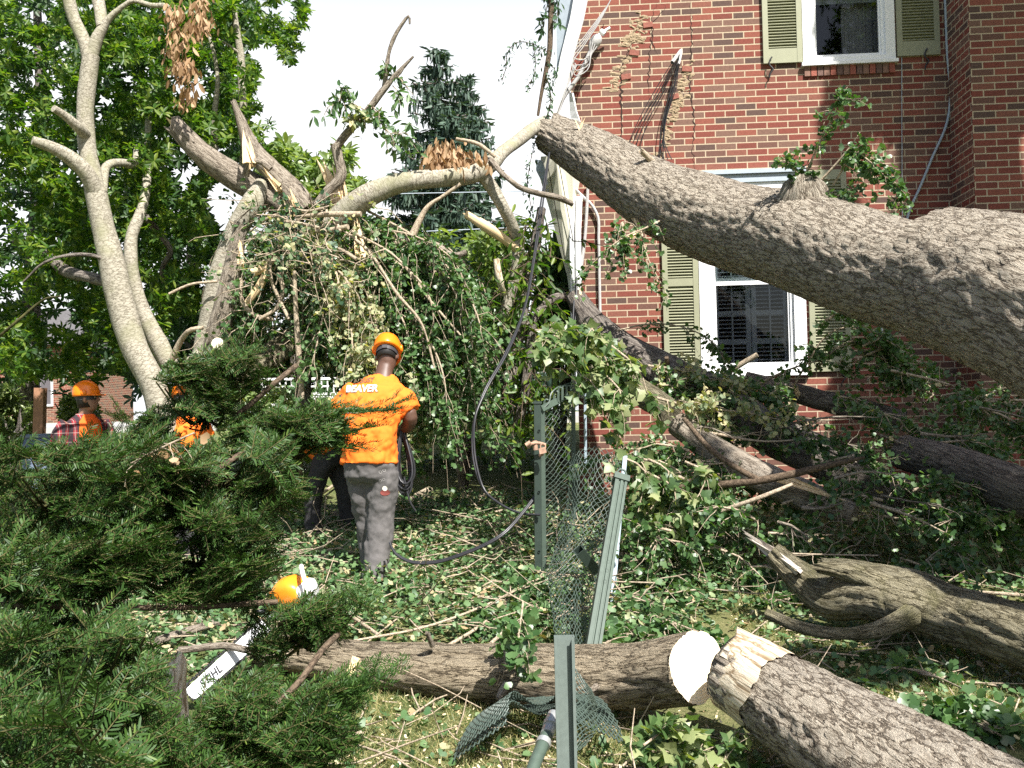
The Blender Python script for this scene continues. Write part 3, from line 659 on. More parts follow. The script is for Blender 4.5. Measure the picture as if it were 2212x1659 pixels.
    rubble([(1488, 130), (1478, 170), (1468, 215), (1456, 245), (1444, 275), (1432, 310)], .03, 80)
    rubble([(1380, 335), (1400, 340)], .08, 25)
    rubble([(1300, 350), (1335, 330)], .03, 14)
    # dislodged bricks
    mb_ = plain('loose_brick', (.24, .085, .06), .9, var=.2, scale=40, bump=.5)
    for (x, y, t_) in ((1399, 60, .1), (1368, 120, -.15), (1456, 215, .2), (1323, 340, -.3), (1352, 172, .12), (1482, 155, -.1)):
        g = G(); u, z = wuv(x, y); du = UW * math.cos(t_) + ZW * math.sin(t_); dz = ZW * math.cos(t_) - UW * math.sin(t_)
        g.box(W(u, z, -.02) - du * .05, du * .1, NW * .035 + du * .006, dz * .055); part(g, 'loose_brick', mb_, house)
    # ---------------- torn eave: bent fascia, its underside in painted shade, hanging soffit
    def strip(name, mat, pts, d, wds, th=.02, lab=None):
        g = G(); rings = []
        for (x, y), wd in zip(pts, wds):
            a = at(x - wd / 2, y, d); b = at(x + wd / 2, y + wd * .15, d - .05); dn = nrm(np.cross(b - a, [0, 0, 1.]))
            rings.append([a, b, b + dn * th, a + dn * th])
        n_ = len(rings); rr = []
        for k in range(n_ - 1):
            for f in (0, .5): rr.append(np.array(rings[k]) * (1 - f) + np.array(rings[k + 1]) * f)
        rr.append(np.array(rings[-1])); g.loft(rr); o = part(g, name, M[mat], house, lab)
        for p in o.data.polygons: p.use_smooth = False
    strip('bent_fascia', 'offwhite', [(1262, -40), (1247, 40), (1226, 120), (1212, 185), (1190, 250), (1180, 300), (1176, 330)], 10.3, [30, 28, 26, 24, 20, 16, 14], lab='bent white fascia board')
    strip('shaded_fascia_underside', 'greyblue', [(1222, -40), (1221, 60), (1216, 150), (1208, 200)], 10.45, [38, 36, 24, 10])  # underside of the fascia; its shade is put into the grey-blue colour
    strip('loose_flashing', 'offwhite', [(1236, 200), (1240, 240), (1247, 270), (1256, 300), (1262, 330)], 10.38, [6, 14, 22, 28, 24])
    strip('gutter_corner', 'greyblue', [(1166, 345), (1170, 370), (1180, 398)], 10.2, [14, 20, 8])
    def panel(name, mat, poly, th=.03):
        g = G(); P = A(poly); n_ = len(P); c = P.mean(0); d = nrm(c - CAM) * th
        g.add(np.concatenate([P, P + d]), [[list(range(n_))], [[n_ + k for k in range(n_)][::-1]], [[k, (k + 1) % n_, n_ + (k + 1) % n_, n_ + k] for k in range(n_)]], smooth=False)
        return part(g, name, M[mat], house)
    sp = panel('soffit_panel', 'soffit', [(1168, 338, 10.3), (1200, 336, 10.25), (1236, 345, 10.3), (1256, 372, 10.45), (1245, 430, 10.5), (1240, 560, 10.5), (1238, 700, 10.5), (1226, 600, 10.55), (1206, 525, 10.5), (1186, 450, 10.45), (1166, 385, 10.35)])
    g = G()
    for a, b in (((1206, 345, 10.2), (1238, 520, 10.42)), ((1182, 350, 10.2), (1220, 560, 10.42))): g.segs(A([a]), A([b]), .004, 4)
    part(g, 'panel_seam', M['crack'], sp)
house_walls()
# ------------------------------------------------------------------ logs, trunks, limbs
def proj(P):
    q = (np.asarray(P) - CAM) @ M3; return 1106 + F * q[:, 0] / -q[:, 2], 829.5 - F * q[:, 1] / -q[:, 2]
def inpoly(px, py, poly):
    poly = np.asarray(poly, float); c = np.zeros(len(px), bool); j = len(poly) - 1
    for i in range(len(poly)):
        xi, yi = poly[i]; xj, yj = poly[j]
        k = ((yi > py) != (yj > py)) & (px < (xj - xi) * (py - yi) / (yj - yi + 1e-9) + xi); c ^= k; j = i
    return c
def pathr(pts):
    P = A([p[:3] for p in pts]); r = np.array([p[3] / F * p[2] for p in pts]); return P, r
def limb(g, pts, seg=14, step=.05, amp=0., **k):
    P, r = pathr(pts); return tube(g, P, r, seg=seg, step=step, amp=amp, seed=rng.random() * 20, **k)
def log(name, label, pts, mat, seg=26, step=.03, amp=.004, freq=26, stretch=.14, group=None, jag=(0, 0), cat='log', cutends=(None, None), tilt0=None, **k):
    P, r = pathr(pts); base = P[len(P) // 2].copy(); base[2] = gz(base[0], base[1])
    o = thing(name, label, cat, base, group); g = G(); cg = G()
    cp = tuple(2 if c is not None else 1 for c in cutends)
    X, rr, T = tube(g, P, r, seg=seg, step=step, amp=amp, freq=freq, stretch=stretch, jag=jag, cap=cp, capg=cg, tilt=(tilt0 if tilt0 is not None else cutends[0], cutends[1]), lump=.10, seed=rng.random() * 20, **k)
    part(g, 'bark', M[mat], o)
    if cg.n: part(cg, 'cut_face', M['cut'], o)
    return o, X, rr, T
def splinter(g, a, b, w0, n=7, spread=.5):
    """torn wood: long thin wedges fanning out of a break"""
    a = np.asarray(a); d = np.asarray(b) - a; L = np.linalg.norm(d); d = d / L
    for k in range(n):
        o = a + rng.normal(size=3) * w0 * .35 - d * L * .15; e = a + d * L * rng.uniform(.45, 1.05) + rng.normal(size=3) * w0 * spread
        ww = w0 * rng.uniform(.25, .6); u = nrm(np.cross(d, rng.normal(size=3))) * ww; v = nrm(np.cross(d, u)) * ww * .45; m = o * .4 + e * .6
        V = [o - u, o + v, o + u, o - v, m - u * .6, m + v * .7, m + u * .7, m - v * .6, e]
        g.add(V, [[[0, 1, 5, 4], [1, 2, 6, 5], [2, 3, 7, 6], [3, 0, 4, 7]], [[4, 5, 8], [5, 6, 8], [6, 7, 8], [7, 4, 8]]], bk=np.array(V) * 1.0, smooth=False)

# --- the big fallen trunk across the house
BT = [(1195, 292, 9.95, 44), (1285, 342, 9.55, 60), (1410, 422, 8.95, 76), (1565, 484, 8.3, 92), (1745, 528, 7.5, 108), (1915, 588, 6.8, 117), (2060, 620, 6.25, 124), (2212, 662, 5.7, 150),
      (2500, 780, 5.0, 205), (2900, 960, 4.4, 270), (3500, 1300, 3.8, 380)]
def big_trunk():
    P, r = pathr(BT); base = P[-1].copy(); base[2] = gz(base[0], base[1])
    o = thing('fallen_tree', 'huge grey furrowed tree trunk fallen across the yard onto the corner of the brick house', 'tree', base)
    g = G(); tube(g, P, r, seg=110, step=.026, amp=.008, freq=24, stretch=.28, jag=(.09, 0), lump=.10, seed=3.3); part(g, 'trunk', M['big_bark'], o)
    g = G(); Q = A([(2034, 598, 6.3), (2085, 610, 6.12), (2140, 625, 5.9), (2240, 656, 5.55), (2520, 782, 4.95), (2910, 960, 4.35)])
    tube(g, Q, np.array([.428, .44, .45, .472, .53, .60]), seg=110, step=.026, amp=.010, freq=22, stretch=.28, jag=(.06, 0), cap=(1, 0), lump=.10, seed=7.7); part(g, 'thick_bark', M['big_bark'], o)
    g = G(); limb(g, [(1745, 470, 7.5, 78), (1738, 425, 7.45, 56), (1736, 392, 7.42, 38), (1737, 380, 7.42, 22)], seg=30, amp=.012, freq=14); part(g, 'knot', M['big_bark'], o)
    g = G(); limb(g, [(1424, 362, 8.85, 8), (1405, 345, 8.8, 7), (1388, 328, 8.75, 6)], seg=10, jag=(0, .03)); part(g, 'stub', M['twig'], o)
    g = G(); splinter(g, at(1400, 490, 8.75), at(1352, 512, 8.6), .05, 8); splinter(g, at(1375, 470, 8.8), at(1395, 520, 8.6), .04, 5); part(g, 'torn_wood', M['wood'], o)
    g = G(); splinter(g, at(1250, 285, 9.5), at(1258, 255, 9.5), .04, 7); part(g, 'torn_wood', M['wood'], o)
    # leafy shoots sprouting on top and below
    def shoot(pts, nt_, tl, ls, per=7, droop=.3, r0=.010, clump=2, **k):
        gs, gl = G(), G(); leafy(gs, gl, A(pts), r0, .003, nt_, tl, ls, per=per, droop=droop, clump=clump, **k)
        s = part(gs, 'shoot', M['twig'], o); part(gl, 'leaves', M['ginkgo'], s)
    shoot([(1735, 390, 7.4), (1765, 320, 7.3), (1795, 258, 7.25), (1828, 192, 7.2)], 16, .16, .062, per=5, on_main=22, t0=.05)
    shoot([(1735, 392, 7.4), (1712, 360, 7.35), (1690, 340, 7.3)], 10, .16, .062, per=5)
    shoot([(1775, 388, 7.4), (1808, 352, 7.35), (1830, 325, 7.3), (1858, 285, 7.3)], 2, .06, .045, per=1, clump=1)
    shoot([(1800, 400, 7.35), (1850, 330, 7.2), (1890, 360, 7.1), (1933, 395, 7.1), (1950, 440, 7.1)], 34, .17, .062, per=6, t0=.25, on_main=20)
    shoot([(1800, 430, 7.3), (1835, 410, 7.2), (1850, 430, 7.15)], 8, .16, .06, per=5)
    shoot([(1440, 470, 8.5), (1400, 490, 8.4), (1336, 520, 8.3), (1290, 560, 8.3), (1245, 599, 8.35)], 12, .16, .065, per=4, t0=.05, droop=.9)
    shoot([(1345, 480, 8.5), (1345, 520, 8.4), (1340, 560, 8.4)], 16, .18, .065, per=6, droop=.8)
    shoot([(1385, 500, 8.5), (1400, 560, 8.4), (1432, 620, 8.35), (1450, 660, 8.3)], 12, .14, .06, per=4, droop=.8)
    return o
big_trunk()

# --- foreground and heap logs
CUTN = np.array([.52, -.84, .16]); DN = np.array([.965, -.22, -.15])
o, X, rr, T = log('felled_log', 'felled log with a fresh pale saw cut facing right, lying across the mown grass', [(560, 1402, 5.75, 38), (660, 1415, 5.6, 42), (760, 1430, 5.45, 47), (950, 1447, 5.25, 57), (1150, 1457, 5.05, 65), (1350, 1462, 4.8, 71), (1503, 1441, 4.5, 75)],
                  'log_bark', seg=84, step=.016, amp=.0045, freq=24, stretch=.13, cutends=(None, CUTN))
g = G(); limb(g, [(1095, 1480, 4.9, 10), (1085, 1492, 4.85, 9), (1075, 1510, 4.8, 5)], seg=9); limb(g, [(934, 1395, 5.15, 6), (928, 1380, 5.12, 5.5), (924, 1370, 5.1, 5)], seg=8, jag=(0, .02)); limb(g, [(1290, 1482, 4.65, 8), (1265, 1500, 4.6, 3)], seg=8); part(g, 'branch_stub', M['limb_bark'], o)
g = G(); splinter(g, at(768, 1430, 5.2), at(750, 1462, 5.15), .035, 9, .3); part(g, 'torn_wood', M['wood'], o)
o, X, rr, T = log('felled_log', 'thick scaly log running out of the lower right corner beside the saw cut', [(1583, 1446, 4.42, 83), (1660, 1492, 4.25, 92), (1750, 1550, 4.05, 107), (1950, 1685, 3.65, 145), (2250, 1880, 3.15, 190)],
                  'big_bark', seg=90, step=.016, amp=.006, freq=26, stretch=.6, tilt0=DN)
g = G(); P, r = pathr([(1581, 1445, 4.43, 83), (1620, 1466, 4.35, 88), (1668, 1497, 4.23, 94)]); tube(g, P, r + .006, seg=60, step=.02, amp=.0014, freq=14, stretch=.2, jag=(0, .07), cap=(1, 0), tilt=(DN, None)); 
M['inner_bark'] = barkmat('pale_inner_bark', (.20, .14, .08), (.50, .41, .29), (.64, .56, .43), fs=9, stretch=.2, bump=.5, dist=.01)
part(g, 'peeled_bark', M['inner_bark'], o)
o, X, rr, T = log('forked_log', 'crooked mossy forked log with a splintered grey tip, lying on the right of the lawn', [(2330, 1425, 4.85, 74), (2212, 1378, 5.1, 68), (2065, 1330, 5.5, 64), (1940, 1290, 5.75, 65), (1860, 1280, 5.88, 57), (1795, 1288, 5.98, 46), (1735, 1250, 6.1, 34), (1668, 1192, 6.2, 22)],
                  'moss_bark', seg=70, step=.018, amp=.007, freq=18, stretch=.16)
g = G(); limb(g, [(1930, 1270, 5.75, 48), (1880, 1247, 5.78, 34), (1835, 1232, 5.82, 24), (1780, 1222, 5.85, 17)], seg=40, step=.02, amp=.007, freq=18, stretch=.16, jag=(0, .07)); part(g, 'broken_fork', M['moss_bark'], o)
g = G(); limb(g, [(1990, 1315, 5.6, 30), (1945, 1342, 5.5, 22), (1885, 1362, 5.5, 17), (1820, 1369, 5.55, 14), (1740, 1358, 5.62, 12), (1655, 1325, 5.75, 10)], seg=20, step=.03, amp=.004); part(g, 'side_branch', M['moss_bark'], o)
g = G(); splinter(g, at(1690, 1208, 6.15), at(1604, 1150, 6.3), .05, 14, .25); splinter(g, at(1720, 1228, 6.0), at(1680, 1195, 6.05), .05, 5, .2); part(g, 'splintered_tip', M['grey_wood'], o)

HG = 'broken limbs buried in the leaf heap under the big trunk'
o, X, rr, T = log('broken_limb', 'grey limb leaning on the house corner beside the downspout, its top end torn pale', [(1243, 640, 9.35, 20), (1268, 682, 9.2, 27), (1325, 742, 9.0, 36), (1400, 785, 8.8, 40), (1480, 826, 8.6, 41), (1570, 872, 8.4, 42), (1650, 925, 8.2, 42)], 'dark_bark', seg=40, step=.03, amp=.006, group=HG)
g = G(); splinter(g, at(1256, 668, 9.25), at(1240, 612, 9.3), .10, 12, .25); part(g, 'torn_wood', M['wood'], o)
g = G(); limb(g, [(1440, 812, 8.5, 7), (1442, 790, 8.45, 6), (1440, 772, 8.4, 5)], seg=8); part(g, 'stub', M['dark_twig'], o)
log('broken_limb', 'greenish limb crossing just below the leaning grey limb, behind the maple leaves', [(1205, 735, 9.1, 20), (1285, 785, 8.8, 26), (1360, 832, 8.5, 28), (1450, 890, 8.1, 28)], 'moss_bark', seg=30, step=.04, amp=.004, group=HG)
o, X, rr, T = log('broken_limb', 'pale sunlit limb with a long torn strip of wood, in the middle of the heap', [(1462, 915, 7.9, 26), (1560, 985, 7.6, 32), (1660, 1038, 7.3, 35), (1740, 1072, 7.1, 34), (1845, 1112, 6.9, 26)], 'limb_bark', seg=40, step=.03, amp=.004, group=HG)
g = G(); splinter(g, at(1700, 1040, 7.0), at(1840, 1085, 6.8), .05, 12, .3); part(g, 'torn_wood', M['wood'], o)
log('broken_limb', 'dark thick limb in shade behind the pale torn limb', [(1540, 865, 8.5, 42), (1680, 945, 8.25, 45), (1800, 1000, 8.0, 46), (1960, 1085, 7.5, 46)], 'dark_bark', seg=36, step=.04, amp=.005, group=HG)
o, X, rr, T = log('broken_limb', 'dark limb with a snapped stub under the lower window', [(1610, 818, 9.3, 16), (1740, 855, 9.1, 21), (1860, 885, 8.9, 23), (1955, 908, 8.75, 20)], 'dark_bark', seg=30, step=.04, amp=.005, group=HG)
g = G(); splinter(g, at(1722, 850, 9.0), at(1720, 822, 9.0), .035, 6); part(g, 'torn_wood', M['wood'], o)
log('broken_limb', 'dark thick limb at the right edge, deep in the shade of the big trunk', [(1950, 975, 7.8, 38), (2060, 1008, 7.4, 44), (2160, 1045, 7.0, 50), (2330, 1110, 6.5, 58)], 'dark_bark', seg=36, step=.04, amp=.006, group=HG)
o, X, rr, T = log('dead_branch', 'bare brown forked branch lying across the pale torn limb', [(1468, 1052, 7.1, 6), (1560, 1047, 6.95, 8), (1640, 1038, 6.85, 9), (1720, 1022, 6.8, 8), (1800, 1003, 6.75, 7), (1868, 988, 6.7, 3)], 'dark_twig', seg=12, step=.04, amp=.001, cat='branch')
g = G(); limb(g, [(1640, 1038, 6.85, 7), (1590, 1010, 6.9, 6), (1540, 975, 7.0, 6), (1478, 905, 7.2, 5)], seg=10); part(g, 'fork', M['dark_twig'], o)
log('dead_branch', 'pale thin branch slanting up from the heap to the bare brown fork', [(1505, 1125, 6.9, 4), (1570, 1100, 6.8, 5), (1640, 1075, 6.7, 5), (1712, 1046, 6.7, 4)], 'twig', seg=8, step=.05, amp=0, cat='branch')
log('dead_branch', 'cut pale branch lying slanted on the leafy lower window sill', [(1520, 842, 8.9, 5), (1580, 800, 8.8, 6), (1636, 766, 8.7, 6)], 'twig', seg=8, step=.05, amp=0, cat='branch')

# --- multi-stemmed standing tree on the left
def standing_tree():
    base = at(400, 830, 9.0); base[2] = gz(base[0], base[1])
    o = thing('standing_tree', 'standing multi-stemmed tree with smooth grey bark and broad glossy leaves on the left', 'tree', base)
    d = 9.0
    def tr(nm, pts, mat='smooth_bark', amp=.002, **k):
        g = G(); limb(g, [(x, y, dd, r) for x, y, dd, r in pts], seg=k.pop('seg', 22), step=.05, amp=amp, lump=.10, **k); return part(g, nm, M[mat], o)
    tr('trunk', [(420, 1090, d, 30), (352, 905, d, 28), (330, 830, d, 28), (288, 745, d, 29), (262, 660, d, 29), (240, 560, d, 27), (222, 490, d, 24), (204, 400, d, 22), (190, 330, d, 19), (184, 250, d, 18), (189, 180, d, 18), (197, 120, d, 17)])
    tr('limb', [(196, 135, d, 16), (180, 85, d, 14), (158, 35, d, 13), (146, -15, d, 13), (140, -60, d, 12)], seg=16)
    tr('limb', [(197, 125, d, 14), (214, 75, d, 12), (232, 45, d, 8), (260, 18, d, 6), (285, 2, d, 5), (330, 12, d, 5), (357, 12, d, 5), (365, 70, d + .3, 4)], seg=12)
    tr('limb', [(222, 60, d, 12), (215, 20, d + .1, 13), (205, -40, d + .2, 12)], seg=14)
    tr('limb', [(210, 420, d, 20), (188, 375, d - .1, 18), (150, 340, d - .2, 16), (112, 318, d - .3, 13), (70, 303, d - .4, 9)], seg=16)
    tr('limb', [(188, 295, d, 13), (165, 272, d - .2, 11), (140, 250, d - .3, 9), (116, 234, d - .4, 8)], seg=14)
    tr('limb', [(222, 415, d, 10), (230, 360, d + .1, 9), (260, 352, d + .3, 9), (290, 355, d + .5, 10), (300, 320, d + .7, 10)], seg=12)
    tr('trunk', [(372, 800, d + .3, 19), (345, 745, d + .3, 19), (312, 680, d + .3, 17), (292, 620, d + .3, 15), (283, 560, d + .3, 14), (285, 510, d + .35, 13), (300, 470, d + .4, 12), (313, 425, d + .5, 10), (318, 350, d + .7, 8), (322, 200, d + .9, 6)], seg=16)
    tr('limb', [(316, 470, d + .4, 8), (340, 500, d + .6, 7), (368, 540, d + .7, 6), (350, 580, d + .8, 5), (368, 650, d + 1, 4)], 'dark_bark', seg=9)
    tr('limb', [(240, 610, d + .1, 14), (190, 598, d + .3, 12), (140, 585, d + .6, 13), (90, 540, d + .9, 9), (30, 520, d + 1.2, 6)], 'dark_bark', seg=14)
    tr('limb', [(245, 580, d, 4), (215, 556, d - .1, 4), (170, 550, d - .2, 4), (100, 565, d - .3, 3), (50, 610, d - .3, 2)], 'dark_bark', seg=8)
    tr('trunk', [(395, 830, d, 16), (430, 780, d, 20), (452, 715, d, 26), (466, 640, d, 26), (488, 560, d, 25), (515, 490, d, 24), (545, 440, d, 24), (566, 395, d + .1, 14)], seg=20)
    tr('trunk', [(455, 800, d - .1, 20), (470, 730, d - .15, 25), (490, 640, d - .2, 22), (505, 570, d - .2, 19), (517, 505, d - .2, 16)], 'limb_bark', .004, seg=18, jag=(0, .12))
    g = G(); splinter(g, at(520, 560, d - .28), at(518, 500, d - .25), .05, 8, .2); part(g, 'torn_wood', M['wood'], o)
    g = G(); cg = G(); P, r = pathr([(500, 760, d - .1, 12), (482, 750, d - .35, 13), (470, 742, d - .55, 13)]); tube(g, P, r, seg=14, cap=(1, 2), capg=cg); s = part(g, 'sawn_stub', M['limb_bark'], o); part(cg, 'cut_face', M['cut'], s)
    tr('limb', [(370, 780, d - .1, 7), (395, 730, d - .2, 6), (415, 712, d - .3, 5), (440, 708, d - .3, 4)], 'twig', seg=9)
    tr('limb', [(385, 830, d - .2, 9), (400, 790, d - .2, 8), (428, 762, d - .1, 8)], 'smooth_bark', seg=10)
    tr('trunk', [(524, 372, d + 1, 9), (529, 300, d + 1, 9), (523, 200, d + 1, 8.5), (520, 120, d + 1, 8), (508, 40, d + 1, 6), (505, -40, d + 1, 5)], seg=10)
    tr('trunk', [(463, 330, d + 1, 7), (464, 240, d + 1, 6.5), (470, 170, d + 1, 5), (455, 90, d + 1, 4), (440, 40, d + 1, 3)], seg=9)
    tr('limb', [(520, 118, d + 1, 3.5), (490, 95, d + .9, 3), (458, 80, d + .8, 2)], seg=7)
    return o
st = standing_tree()
LIT = [at(175, 845, 10.0), at(180, 900, 10.0), at(150, 930, 10.0), at(30, 880, 13), at(60, 920, 13)]
HOLES_L = [[(360, 170), (455, 190), (450, 225), (370, 220)], [(375, 395), (435, 400), (430, 330), (370, 370)], [(45, 235), (75, 225), (70, 265), (50, 270)], [(380, 70), (420, 75), (405, 95)],
           [(505, 430), (560, 470), (545, 520), (515, 500)], [(205, 290), (225, 320), (215, 350)], [(370, 330), (420, 350), (430, 300)]]
def crown(name, parent, polys, n, dr, size, mat, holes=(), thr=.36, fr=55, shapes=ROS, flat=.5, gap=.75):
    g = G(); polys = polys if isinstance(polys[0][0], tuple) else [polys]
    got = 0; per = n // len(polys)
    for poly in polys:
        a = np.array(poly, float); lo, hi = a.min(0), a.max(0); m = per * 5
        px = rng.uniform(lo[0], hi[0], m); py = rng.uniform(lo[1], hi[1], m); d = rng.uniform(dr[0], dr[1], m)
        k = inpoly(px, py, poly)
        for h in holes: k &= ~inpoly(px + rng.normal(size=m) * 4, py + rng.normal(size=m) * 4, h)
        k &= vnoise(np.stack([px / fr, py / fr, d * 1.3], -1)) > thr
        k &= vnoise(np.stack([px / (fr * .45) + 9, py / (fr * .45), d * 0 + 4], -1)) < gap
        px, py, d = px[k], py[k], d[k]; P = at(px, py, d)
        for q in LIT: v = P - q; v = v - (v @ np.array(SUN))[:, None] * np.array(SUN); k = np.linalg.norm(v, axis=1) > .42; P = P[k]
        P = P[:per]; m = len(P)
        ax = nrm(rv(m) + np.array([0, 0, -.1])); up = nrm(rng.normal(size=(m, 3)) * flat + np.array([.2, -.25, .9])); fr_ = frames(ax, up)
        w_ = rng.integers(0, len(shapes), m)
        for q in range(len(shapes)):
            s = w_ == q
            if s.any(): g.inst(shapes[q][0], shapes[q][1], P[s], fr_[s], size * rng.uniform(.7, 1.25, s.sum()))
    return part(g, name, M[mat], parent)
LP = [(-60, -60), (640, -60), (668, 30), (640, 75), (660, 110), (610, 160), (560, 150), (548, 200), (575, 240), (590, 275), (560, 305), (600, 345), (560, 360), (500, 330), (440, 420), (470, 520), (440, 640), (400, 720), (330, 770), (240, 810), (-60, 830)]
crown('foliage', st, LP, 6000, (9.35, 11.8), .09, 'magnolia', HOLES_L, thr=.46, gap=.62)
# brown hanging dead leaves caught in the crown
def dead_cluster(parent, pts, n, ls, spread, d):
    g = G(); k = rng.integers(0, len(pts), n); P = at(np.array([pts[q][0] for q in k]) + rng.normal(size=n) * spread, np.array([pts[q][1] for q in k]) + rng.normal(size=n) * spread, d + rng.normal(size=n) * .12)
    g.inst(OVAL[0], OVAL[1], P, frames(nrm(down(n) * 1.1 + rv(n) * .6), rv(n)), ls * rng.uniform(.6, 1.1, n)); part(g, 'dead_leaves', M['brown_leaf'], parent)
dead_cluster(st, [(375, 25), (385, 60), (378, 95), (390, 130), (400, 165), (402, 200), (395, 140)], 300, .10, 13, 8.6)
dead_cluster(st, [(430, 10), (440, 40), (425, 60)], 130, .1, 12, 8.8)

# --- trees behind
def simple_tree(name, label, trunk, polys, n, dr, size, mat, holes=(), group=None, thr=.38, fr=60, shapes=ROS, gap=.78):
    P, r = pathr(trunk); b = P[0].copy(); b[2] = gz(b[0], b[1]); P[0] = b - np.array([0, 0, .2])
    o = thing(name, label, 'tree', b, group); g = G(); tube(g, P, r, seg=10, step=.2, lump=.1); part(g, 'trunk', M['dark_bark'], o)
    crown('crown', o, polys, n, dr, size, mat, holes, thr, fr, shapes, gap=gap); return o
BGN = 'dark leafy trees behind the standing tree'
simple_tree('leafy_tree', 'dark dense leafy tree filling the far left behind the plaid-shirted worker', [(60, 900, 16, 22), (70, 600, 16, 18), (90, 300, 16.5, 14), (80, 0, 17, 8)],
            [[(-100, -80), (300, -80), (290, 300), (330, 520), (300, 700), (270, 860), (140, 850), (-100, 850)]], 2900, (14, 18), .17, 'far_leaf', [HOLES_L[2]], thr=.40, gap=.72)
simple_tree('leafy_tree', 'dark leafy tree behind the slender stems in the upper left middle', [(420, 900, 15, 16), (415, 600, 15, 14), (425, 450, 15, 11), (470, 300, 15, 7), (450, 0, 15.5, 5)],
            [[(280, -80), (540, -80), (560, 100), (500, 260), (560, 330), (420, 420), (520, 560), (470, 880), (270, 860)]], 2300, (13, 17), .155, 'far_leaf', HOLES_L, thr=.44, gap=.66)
simple_tree('leafy_tree', 'pale green leafy tree behind the broken limbs, against the white sky', [(640, 900, 13, 12), (640, 600, 13, 10), (650, 420, 13, 7)],
            [[(545, 350), (600, 300), (650, 330), (700, 350), (730, 310), (760, 330), (790, 380), (800, 430), (760, 470), (640, 470), (540, 440)]], 520, (12, 14), .15, 'pale_leaf', thr=.34)
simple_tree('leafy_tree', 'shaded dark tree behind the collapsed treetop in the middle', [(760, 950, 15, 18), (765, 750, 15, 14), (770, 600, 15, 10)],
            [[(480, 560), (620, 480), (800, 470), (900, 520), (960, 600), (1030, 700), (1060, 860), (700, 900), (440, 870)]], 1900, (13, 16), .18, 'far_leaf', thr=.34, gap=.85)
def bush(name, label, base, poly, n, dr, size, mat, cat='shrub', group=None, shapes=ROS, thr=.33, fr=50, gap=.85):
    b = at(*base); b[2] = gz(b[0], b[1]); o = thing(name, label, cat, b, group); g = G()
    c = np.array(poly, float).mean(0)
    for k in range(5): tube(g, [b - [0, 0, .1], (b + at(c[0], c[1], base[2])) / 2 + rng.normal(size=3) * .1, at(c[0] + rng.normal() * 40, c[1] - 30 * rng.random(), base[2])], [.05, .035, .01], seg=6, step=.15)
    part(g, 'stem', M['dark_bark'], o); crown('foliage', o, [poly], n, dr, size, mat, thr=thr, fr=fr, shapes=shapes, gap=gap); return o
bush('broadleaf_shrub', 'pale yellow-green broad-leaved shrub right of the collapsed treetop', (1000, 960, 12), [(885, 570), (930, 520), (985, 492), (1040, 510), (1100, 530), (1115, 640), (1090, 760), (1020, 790), (940, 720), (900, 650)], 900, (11, 13), .14, 'pale_leaf')
CYP = multi([placed(SLIV, (0, 0, 0), (rng.normal() * .3, rng.normal() * .3, 1), rv(1)[0], rng.uniform(.6, 1.1)) for _ in range(8)])
bush('evergreen_shrub', 'feathery bright green evergreen shrub beside the house downspout', (1205, 900, 14), [(1170, 780), (1165, 640), (1180, 560), (1205, 530), (1232, 590), (1242, 680), (1240, 790)], 700, (13, 15), .25, 'cypress', shapes=[CYP])
bush('hedge', 'clipped sunlit hedge at the left edge by the wooden post', (30, 960, 13), [(-60, 850), (20, 835), (60, 860), (85, 930), (80, 985), (-60, 1000)], 1500, (12.4, 14), .085, 'hedge_leaf', 'hedge', thr=.2, gap=.95)
bush('rounded_shrub', 'small rounded yellow-green shrub behind the plaid-shirted worker', (150, 950, 17), [(128, 900), (135, 862), (160, 850), (200, 860), (215, 900), (200, 925), (140, 925)], 420, (16.5, 17.8), .10, 'hedge_leaf', thr=.2, gap=.95)
bush('rounded_shrub', 'small sunny shrub between the workers under the dark trees', (350, 930, 16), [(320, 860), (345, 830), (390, 835), (410, 880), (380, 900), (330, 900)], 260, (15.5, 17), .10, 'hedge_leaf', thr=.2, gap=.95)
bush('low_shrub', 'low light green shrub in front of the white lattice fence', (620, 985, 11), [(470, 900), (520, 860), (600, 838), (680, 850), (745, 880), (740, 970), (640, 1000), (480, 990)], 1100, (10.2, 11.6), .075, 'pale_leaf', thr=.3)

